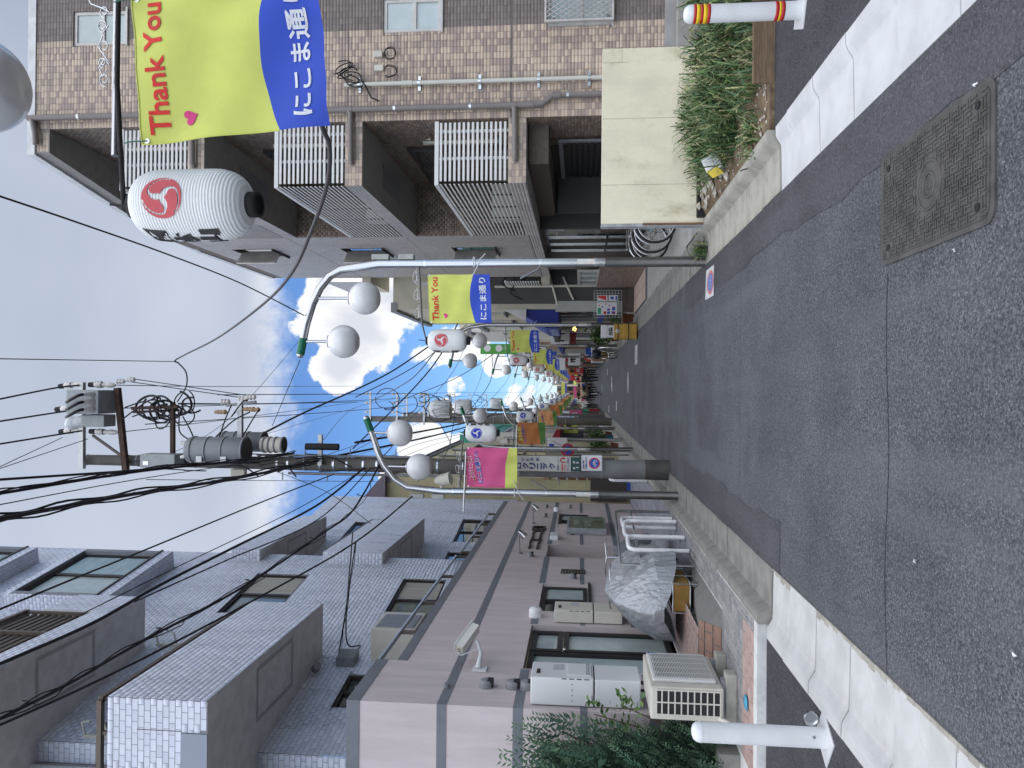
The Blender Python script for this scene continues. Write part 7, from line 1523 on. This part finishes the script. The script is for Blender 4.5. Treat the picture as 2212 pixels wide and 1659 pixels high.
# --- left: yellow house, then the row
t = house('house','pale yellow rendered house with wood slat lower wall on the left',-2.75,22.2,36.2,7.4,M_BEIGE,-1,2,shop=False,win=(1.1,1.1))
for k in range(6):
    mb = MB(); z = .45+k*.30; mb.box((-2.749,22.2,z),(-2.70,27.0,z+.24)); part('wood_slat', mb, mat('slat_brown',(.22,.10,.045),.7,var=.25), t)
for k in range(7):
    mb = MB(); z = .39+k*.30; mb.box((-2.749,22.2,z),(-2.69,27.0,z+.055)); part('slat_rail', mb, M_WHITE, t)
mb = MB(); mb.box((-2.749,22.2,2.45),(-2.70,27.5,2.62)); part('wood_band', mb, mat('pale_wood',(.48,.30,.19),.7), t)
for y in (25.2,28.6,31.5): mb = MB(); mb.tube([(-2.70,y,.2),(-2.70,y,7.0)],.045,8); part('downpipe', mb, M_GREYV, t)
mb = MB(); mb.prism([(-2.6,7.4),(-5.8,10.2),(-9,7.4)],22.0,36.4,'y'); part('roof', mb, mat('roof_striped',(.17,.14,.18),.6,var=.2), t)
mb = MB()
for k in range(5): mb.box((-2.2,26+k*.55,3.9+.0),(-2.74,26.06+k*.55,5.4))
mb.box((-2.2,26,5.35),(-2.25,28.3,5.42)); mb.box((-2.2,26,3.9),(-2.74,28.3,4.0)); part('outside_stair', mb, M_DARK, t)
t = thing('storage_shed','dark brown metal shed with sloping top at the end of the terrace','shed',(-2.75,21.9,0)); mb = MB(); mb.prism([(-2.35,.18),(-2.35,1.05),(-2.62,1.22),(-3.3,1.22),(-3.3,.18)],21.7,23.2,'y'); part('body', mb, mat('shed_brown',(.055,.048,.045),.5,.2), t); mb = MB(); mb.box((-3.2,21.74,.03),(-2.4,23.1,.18)); part('blue_base', mb, M_BLUE, t)
mb = MB(); mb.obox((-2.50,21.69,.52),(.09,0,.03),(0,.004,0),(-.01,0,.03)); mb.obox((-2.50,21.684,.50),(.02,0,.09),(0,.004,0),(.03,0,-.008)); part('paper_tag', mb, M_SIGNW, t)
mb = MB(); mb.tube([(-2.52,21.9,1.23),(-2.52,21.9,3.35)],.12,16); mb.tube([(-2.52,21.9,3.35),(-2.52,21.9,3.5)],.135,16); solo('duct', mb, M_GREYV, 'fat grey vertical duct above the dark shed', 'duct')
t = thing('no_parking_sign','round red and blue no parking sign behind the clinic sign','sign',(-2.05,23.0,0)); mb = MB(); mb.tube([(-2.05,23.0,0),(-2.05,23.0,2.6)],.03,8); part('post', mb, M_ZINC, t); q = at(1226,972,Y=22.95); disc_xz(q.x,q.z,.21,M_RED,'red_ring',t,22.93,.15); disc_xz(q.x,q.z,.15,M_BLUE,'blue_disc',t,22.93)
mb = MB(); mb.obox((q.x,22.925,q.z),(.10,0,-.10),(0,.002,0),(.012,0,.012)); part('red_bar', mb, M_RED, t)
t = thing('camera_post','white camera housing on a grey post by the left gutter','camera post',(-1.80,25.97,0)); mb = MB(); mb.tube([(-1.8,25.97,0),(-1.8,25.97,4.2)],.06,12); part('post', mb, M_ZINC, t); a, b = at(1183,965,Y=25.8), at(1226,946,Y=25.8); mb = MB(); mb.box((a.x,25.6,b.z),(b.x,25.9,a.z),.02); hb = part('housing', mb, M_SIGNW, t); mb = MB(); mb.box((a.x+.02,25.59,a.z-.22),(a.x+.12,25.6,a.z-.06)); part('lens_window', mb, M_BLUE, hb)
t = house('shop_house','pale left shop house with maroon awning and dark hangings',-2.65,36.5,43.5,6.6,M_CRM,-1,2,awn=(M_AWR,.6,3.0,2.5))
mb = MB(); mb.box((-2.45,37.0,1.35),(-2.40,40.0,2.4)); nr_ = part('noren_curtain', mb, mat('noren_navy',(.02,.022,.05),.8), t)
t = thing('scaffold_building','building wrapped in teal green scaffold netting','building',(-3.1,56,0)); mb = MB(); mb.box((-8,48.6,0),(-3.3,66,9.3)); part('wall', mb, M_GRYW, t); M_NET = mat('scaffold_net',(.035,.19,.14),.8,var=.18,vscale=1.5)
for i in range(6):
    for j in range(4): mb = MB(); mb.box((-3.05+.05*math.sin(i*2+j),48.5+i*2.95,1.9+j*1.9),(-3.02+.05*math.sin(i*2+j),48.5+i*2.95+2.85,1.9+j*1.9+1.82)); part('net_panel', mb, M_NET, t)
for i in range(3):
    for j in range(4): mb = MB(); mb.box((-4.7-1.6*i+1.55,48.45,1.9+j*1.9),(-4.7-1.6*i,48.48,1.9+j*1.9+1.82)); part('net_panel', mb, M_NET, t)
y = 67; k = 0
while y < 128:
    ln = rr2.uniform(4.2,8.0); h = rr2.uniform(5.4,8.4); c = cols[(k+2)%5]
    house('shop_house',f'{["cream","brick","grey","white","yellow"][(k+2)%5]} shop house on the left, {ORD[min(10,k)]} beyond the green netting',-2.6-rr2.uniform(-.1,.35),y,y+ln,h,c,-1,2 if h<8 else 3,awn=aw_[(k*3+1)%5],sign=(rr2.choice((M_SIGNW,M_AWR,M_SIGNG)),2.72,.42,txs[(k+4)%10],M_INK) if k%2 else None); y += ln+.15; k += 1
house('shop_house','grey left shop house between the maroon awning and the netting',-2.7,43.7,48.3,6.0,M_GRYW,-1,2,awn=(M_AWG,.6,2.9,2.45))
rf = random.Random(31)                                   # small projecting signs, flags and lantern strings crowding the far street
PALS = [M_SIGNW,M_BY,M_BLUE,M_RED,M_AWG,M_BOR,M_BPK,mat('sign_sky2',(.12,.38,.62),.5)]; CNM = ['white','yellow','blue','red','green','orange','pink','sky blue']
for i in range(22):
    sg = 1 if i%2 else -1; y = 40+i*3.7+rf.uniform(-.8,.8); k = rf.randrange(8); w_, h_ = rf.uniform(.45,.85), rf.uniform(.6,1.6); z = rf.choice((rf.uniform(2.6,4.2),rf.uniform(2.4,3.2),rf.uniform(1.2,2.0))); x = sg*(rf.uniform(1.7,2.1)-.007*(y-40))
    t = thing('shop_sign',f'{CNM[k]} shop board, {ORD[i//2]} of those counted down the far {"right" if sg>0 else "left"} side','sign',(x,y,z),'small shop boards far down the street'); mb = MB(); mb.box((x-w_/2,y,z),(x+w_/2,y+.06,z+h_)); part('board', mb, PALS[k], t)
    m2 = MB(); put_text(m2,rf.choice(('市','本日','肉','魚','茶','酒','靴','服','花','米')),Vector((x-w_*.3,y-.005,z+h_*.35)),XV,Zv,w=w_*.6,h=min(h_*.5,w_*.7),bold=.05); part('lettering', m2, M_INK if k in (0,1,5,7) else M_SIGNW, t)
for i in range(7):                                       # cloth banners strung across the far street
    y = 106+i*5; zc = 3.6+.12*i; t = thing('street_banner',f'yellow and blue cloth banner strung across the far street, {ORD[i]} from here','banner',(0,y,zc),'cloth banners across the far street')
    x0 = -1.9+.9*(i%3); mb = MB(); mb.box((x0,y,zc),(x0+1.5,y+.03,zc+.55)); part('cloth', mb, M_BY, t); mb = MB(); mb.box((x0,y,zc-.25),(x0+1.5,y+.03,zc)); part('lower_cloth', mb, M_BB, t); mb = MB(); mb.tube([(-2.4,y,zc+.62),(0,y,zc+.56),(2.4,y,zc+.62)],.015,5); part('line', mb, M_CABLE, t)
for x0,x1,y,h,m_,nm_ in ((-14,-2.2,150,7.2,M_CRM,'cream'),(-2.1,.4,153,6.2,M_BRW,'brick red'),(.5,3.0,151,7.0,W_('end_tan',(.36,.29,.21)),'tan'),(3.1,14,149,8.0,M_GRYW,'grey')):
    t = thing('shop_building',f'{nm_} building facing up the street at its far end','building',((x0+x1)/2,y,0)); mb = MB(); mb.box((x0,y,0),(x1,y+7,h)); part('wall', mb, m_, t); n = max(1,int((min(x1,3)-max(x0,-4))/1.2))
    for f in range(2):
        for i in range(n):
            xx = max(x0,-4)+.3+i*1.2
            if xx+.8 < x1: mb = MB(); mb.box((xx,y-.05,2.9+2.1*f),(xx+.8,y-.01,4.1+2.1*f)); part('window', mb, M_GLASSD, t)
    mb = MB(); mb.box((x0+.1,y-.12,2.2),(x1-.1,y-.02,2.75)); part('fascia_sign', mb, PALS[int(abs(x0)*3)%8], t)
# crane far behind the yellow house
t = thing('crane','orange construction crane with lattice jib behind the yellow house','crane',(-9.5,90,0)); mb = MB(); mb.box((-11,89,0),(-8.2,91,13.2)); part('tower', mb, mat('crane_orange',(.55,.12,.03),.6), t); mb = MB(); A_, B2 = Vector((-9.5,89,13)), Vector((-14.5,86,26))
for o_ in (Vector((.4,0,0)),Vector((-.4,0,0)),Vector((0,0,.6))): mb.bar(A_+o_,B2+o_*.5,.12)
for i in range(14): p, q = A_+(B2-A_)*i/14, A_+(B2-A_)*(i+1)/14; mb.bar(p+Vector((.4 if i%2 else -.4,0,0)),q+Vector((-.4 if i%2 else .4,0,0)),.07)
part('jib', mb, M_ZINC, t)
# projecting signs and flags on the right
t = thing('flag_sign','tall green hanging sign with white discs on the right','sign',(1.75,29.5,4.2)); a, b = at(1038,765,Y=29.5), at(1118,743,Y=29.5); mb = MB(); mb.box((a.x,29.45,b.z),(b.x,29.5,a.z)); bo = part('board', mb, mat('sign_leafgreen',(.08,.36,.06),.5), t); w_ = b.x-a.x
for zc in (a.z-.28,a.z-.75): disc_xz((a.x+b.x)/2+.03,zc,w_*.34,M_SIGNW,'white_disc',bo,29.44)
mb = MB(); put_text(mb,'いちょう',Vector((a.x+w_*.15,29.44,b.z+.1)),XV,Zv,w=w_*.6,h=.26,bold=.04); part('lettering', mb, M_AWG, bo); mb = MB(); mb.bar((b.x,29.47,a.z-.05),(2.4,29.47,a.z-.05),.04); part('arm', mb, M_GREYV, t)
for i,(y,x,z,c,s) in enumerate(((38,1.9,3.9,M_SIGNW,'薬局'),(46,1.95,3.6,M_BLUE,'電器'),(58,1.9,3.8,M_AWR,'中華'),(66,-2.0,3.6,M_SIGNW,'歯科'),(72,2.0,3.5,mat('sign_yellow',(.6,.46,.03),.5),'大安'),(60,-2.1,4.2,MATS['sign_yellow'],'買取'))):
    t = thing('projecting_sign',f'{["white","blue","red","white","yellow","yellow"][i]} projecting shop sign lettered {["drugstore","electrics","chinese food","dentist","sale","buying"][i]} in Japanese far down the street','sign',(x,y,z-.6)); mb = MB(); mb.box((x-.3,y,z-.6),(x+.3,y+.1,z+.6),.01); bo = part('board', mb, c, t)
    for j,ch in enumerate(s): m2 = MB(); put_text(m2,ch,Vector((x-.2,y-.006,z+.08-.5*j)),XV,Zv,w=.4,h=.4,bold=.04); part('lettering', m2, M_INK if i in (0,3,4,5) else M_SIGNW, bo)
    mb = MB(); mb.bar((x,y+.05,z+.5),(x+(.6 if x>0 else -.6),y+.05,z+.5),.05); part('arm', mb, M_GREYV, t)
t = thing('banner_stand','red upright flag stand lettered in white on the left kerb','flag',(-1.55,40.5,0)); mb = MB(); mb.tube([(-1.62,40.5,0),(-1.62,40.5,1.9)],.02,6); part('pole', mb, M_GREYV, t); mb = MB(); mb.box((-1.86,40.49,.75),(-1.64,40.5,1.85)); part('cloth', mb, M_AWR, t)
# shop goods and plants
for i,(x,y,rad,h,lb) in enumerate(((-2.2,35.2,.5,1.0,'bushy round shrub in front of the maroon awning'),(-2.25,33.6,.35,.7,'light green shrub in a tub beside the yellow house'),(-2.3,29.5,.22,.9,'climbing plant on the yellow house wall'),(2.05,27.5,.28,1.0,'leafy plants by the restaurant with warm lamps'),(2.0,29.3,.30,.8,'second leafy plant by the restaurant door'),(2.0,36.6,.3,.6,'green shrub under the fourth right lamp post'))):
    pot_plant('potted_shrub',(x,y,.03),rad,h,lb,pm=mat('tub_blue',(.03,.22,.36),.5) if i in (1,) else M_TERRA,n=420,pr=.17,ph=.28,size=.12,cat='shrub')
for i,(x,y,m_,lb) in enumerate(((1.95,40.0,mat('stall_mustard',(.40,.28,.04),.8),'mustard draped stall table on the right'),(1.9,43.5,M_BRW,'brown goods stall beyond the mustard table'),(1.95,48,M_SIGNW,'white goods stall on the right'),(-1.95,58,M_AWR,'red goods stall on the left'),(-1.95,63,M_CRM,'cream goods stall on the left'))):
    t = thing('stall',lb,'stall',(x,y,0)); mb = MB(); mb.box((x-.28,y,.03),(x+.3,y+1.6,.82),.01); part('draped_table', mb, m_, t); mb = MB(); mb.box((x-.2,y+.1,.83),(x+.25,y+.6,1.1)); mb.box((x-.1,y+.8,.83),(x+.25,y+1.4,1.25)); part('goods', mb, [M_BLUE,M_WHITE,M_RED,M_GREENP,M_AWG][i], t)
t = thing('side_lattice','curved steel guard rail at the kerb by the restaurant','railing',(1.62,29.6,0)); mb = MB(); mb.tube([(1.55,28.3,.0),(1.55,28.3,.62),(1.55,28.5,.8),(1.55,30.0,.8),(1.55,30.2,.62),(1.55,30.2,0)],.035,10); part('rail', mb, M_STEEL, t); t.name = 'guard_rail'
bicycle(Vector((1.42,31.6,.02)),(.25,1),'brown bicycle with black saddle cover parked by the right gutter',M_BF[1]); bicycle(Vector((1.75,33.0,.02)),(.2,1),'black bicycle parked beyond the brown one on the right',M_BF[3])
mb = MB(); mb.lathe((1.42,31.15,.85),[(0,.22),(.16,.18),(.22,.02),(.20,-.1),(.1,-.16),(0,-.17)],14); solo('saddle_bag', mb, mat('bag_navy',(.012,.014,.03),.6), 'dark navy bag on the brown parked bicycle', 'bag')
mb = MB(); mb.prism([(-2.1,0),(-1.85,0),(-1.9,.55),(-2.05,.55)],47,47.25,'y'); solo('cone_box', mb, mat('cream_box',(.55,.52,.38),.6), 'small cream post block at the left kerb below the street sign', 'block')
# ------------------------------------------------------------------ people
M_SKIN = mat('skin',(.45,.27,.19),.5,var=.05); M_HAIR = mat('hair_black',(.012,.011,.011),.45)
def skin_obj(name, verts, edges, radii, m, parent, sub=1):
    me = bpy.data.meshes.new(name); org = worg(parent); me.from_pydata([tuple(Vector(v)-org) for v in verts], edges, []); o = bpy.data.objects.new(name, me); COL.objects.link(o)
    sk = o.modifiers.new('s','SKIN'); 
    for i,r_ in enumerate(radii): me.skin_vertices[0].data[i].radius = (r_,r_) if not isinstance(r_,tuple) else r_
    me.skin_vertices[0].data[0].use_root = True
    sb = o.modifiers.new('d','SUBSURF'); sb.levels = sub; sb.render_levels = sub
    dg = bpy.context.evaluated_depsgraph_get(); m2 = bpy.data.meshes.new_from_object(o.evaluated_get(dg)); bpy.data.objects.remove(o); m2.name = name; m2.materials.clear(); m2.materials.append(m); m2.polygons.foreach_set('use_smooth',[True]*len(m2.polygons))
    o = bpy.data.objects.new(name, m2); COL.objects.link(o); o.parent = parent; return o
def person(c, head, label, top_m, leg_m, h=1.66, sit=False, step=.16, arms=.12, long=False):
    c = Vector(c); f = Vector((math.sin(head),math.cos(head),0)); s_ = Vector((f.y,-f.x,0)); t = thing('person', label, 'person', c, None); k = h/1.7
    W = lambda a,b,z: c+s_*a*k+f*b*k+Zv*z*k
    hip = .92 if not sit else .98; sh = 1.40 if not sit else 1.42; lean = .0 if not sit else .12
    V = [W(0,0,hip),W(0,lean*.5,1.18),W(0,lean,sh),W(0,lean+.02,1.50),W(0,lean+.04,1.58)]; E = [(0,1),(1,2),(2,3),(3,4)]; R_ = [.11,.115,.12,.05,.055]; iw = []
    for q in (-1,1):
        n0 = len(V)
        if sit: V += [W(.10*q,.02,hip-.05),W(.12*q,.34,.70-(.12 if q>0 else 0)),W(.12*q,.22,.30-(.12 if q>0 else 0)),W(.12*q,.34,.24-(.12 if q>0 else 0))]
        else: V += [W(.09*q,0,hip-.06),W(.10*q,step*q*.5+.02,.48),W(.10*q,step*q-.04,.08),W(.10*q,step*q+.10,.04)]
        E += [(0,n0),(n0,n0+1),(n0+1,n0+2),(n0+2,n0+3)]; R_ += [.085,.062,.045,.035]
        a0 = len(V)
        if sit: V += [W(.19*q,lean,sh-.03),W(.27*q,lean+.12,1.15),W(.22*q,lean+.40,1.06),W(.21*q,lean+.48,1.05)]
        else: V += [W(.19*q,0,sh-.03),W(.24*q,-.02-arms*q*.4,1.12),W(.23*q,.06-arms*q,.88),W(.23*q,.08-arms*q,.78)]
        E += [(2,a0),(a0,a0+1),(a0+1,a0+2),(a0+2,a0+3)]; R_ += [.06,.045,.035,.03]
    V = [Vector(v) for v in V]; skin_obj('body', V, E, [r_*k*.88 if not isinstance(r_,tuple) else r_ for r_ in R_], M_SKIN, t)
    ti = [0,1,2]+[9,10,11]+[17,18,19]; mp = {v:i for i,v in enumerate(ti)}; te = [(mp[a],mp[b]) for a,b in E if a in mp and b in mp]; TV = [V[i] for i in ti]; TR = [(.17,.13),(.165,.125),(.17,.12),.075,.062,.052,.075,.062,.052]
    if long: TV[0] = TV[0]-Zv*.16*k; TR[0] = (.19,.15)
    skin_obj('jacket', TV, te, [tuple(q*k for q in r_) if isinstance(r_,tuple) else r_*k for r_ in TR], top_m, t)
    li = [0]+[5,6,7]+[13,14,15]; mp = {v:i for i,v in enumerate(li)}; le = [(mp[a],mp[b]) for a,b in E if a in mp and b in mp]; skin_obj('trousers', [V[i] for i in li], le, [q*k for q in (.14,.10,.078,.06,.10,.078,.06)], leg_m, t)
    hc = V[4]+Zv*.09*k; mb = MB(); mb.lathe(hc,[(0,.125*k),(.05*k,.115*k),(.085*k,.07*k),(.093*k,.01*k),(.085*k,-.05*k),(.06*k,-.10*k),(0,-.115*k)],14); part('head', mb, M_SKIN, t)
    mb = MB(); mb.lathe(hc-f*.018*k+Zv*.012*k,[(0,.135*k),(.06*k,.122*k),(.098*k,.07*k),(.104*k,0),(.092*k,-.07*k),(.05*k,-.11*k)],14); part('hair', mb, M_HAIR, t)
    for q in (7,15) if not sit else (7,15): mb = MB(); p = V[q]; mb.obox(p+f*.06*k-Zv*.03*k, f*.13*k, s_*.045*k, Zv*.04*k); part('shoe', mb, M_BLKP, t)
    for q in (12,20):
        mb = MB(); p = V[q]; mb.tube([p+Zv*.03,p-Zv*.05*k],[.028*k,.034*k],8)
        for j in range(4): mb.tube([p-Zv*.05*k+f*(.012*(j-1.5))*k*1.6, p-Zv*(.10+.012*(j%3))*k+f*(.013*(j-1.5))*1.6*k+f*.015*k],[.009*k,.007*k],5)
        mb.tube([p-Zv*.02*k+f*.03*k,p-Zv*.07*k+f*.055*k],[.009*k,.007*k],5); part('hand', mb, M_SKIN, t)
    return t
M_BGJ, M_DKJ, M_WHJ, M_DNM = mat('jacket_beige',(.33,.27,.19),.8,var=.15), mat('jacket_dark',(.018,.02,.028),.8), mat('shirt_white',(.62,.62,.62),.8), mat('trousers_dark',(.025,.026,.03),.8)
person((-.42,54.0,.0),0,'cyclist in a beige jacket riding away down the middle of the street',M_BGJ,M_DNM,sit=True)
bicycle(Vector((-.42,54.05,.0)),(0,1),'black bicycle ridden by the cyclist in the beige jacket',M_BF[3])
person((-1.5,62.0,0),PI,'person in a white shirt and dark trousers walking on the left',M_WHJ,M_DNM)
person((.75,62.0,0),0,'person in dark clothes walking away on the right',M_DKJ,M_DKJ,h=1.74,long=True); person((1.05,63.2,0),.1,'second dark clothed person beside the first on the right',M_DKJ,M_DNM,h=1.6)
for i,(x,y,hd,a,lb) in enumerate(((-.75,70,.2,M_DKJ,'person in a black coat walking away just left of the cyclist'),(-.05,66,PI,M_DKJ,'person in a dark coat right of the cyclist'),(1.55,69,0,M_DKJ,'tall dark figure by the right shop fronts'),(-1.1,76,0,M_BPK,'person in a pink top on the left in the distance'),(.6,82,PI,M_BY,'person in a yellow top in the distance'),(-.4,88,0,M_WHJ,'person in white left of the middle far away'),(-.9,84,PI,M_DKJ,'person in a dark top walking towards the camera far down the street'),(.4,90,0,M_WHJ,'person in a white top far down the street'),(.2,74,0,M_BLUE,'person in a blue top walking away in the distance'),(-.2,98,PI,M_BGJ,'person in beige furthest down the street'),(1.3,78,0,M_BRW,'person in a brown coat near the far right shops'))): person((x,y,0),hd,lb,a,M_DNM)
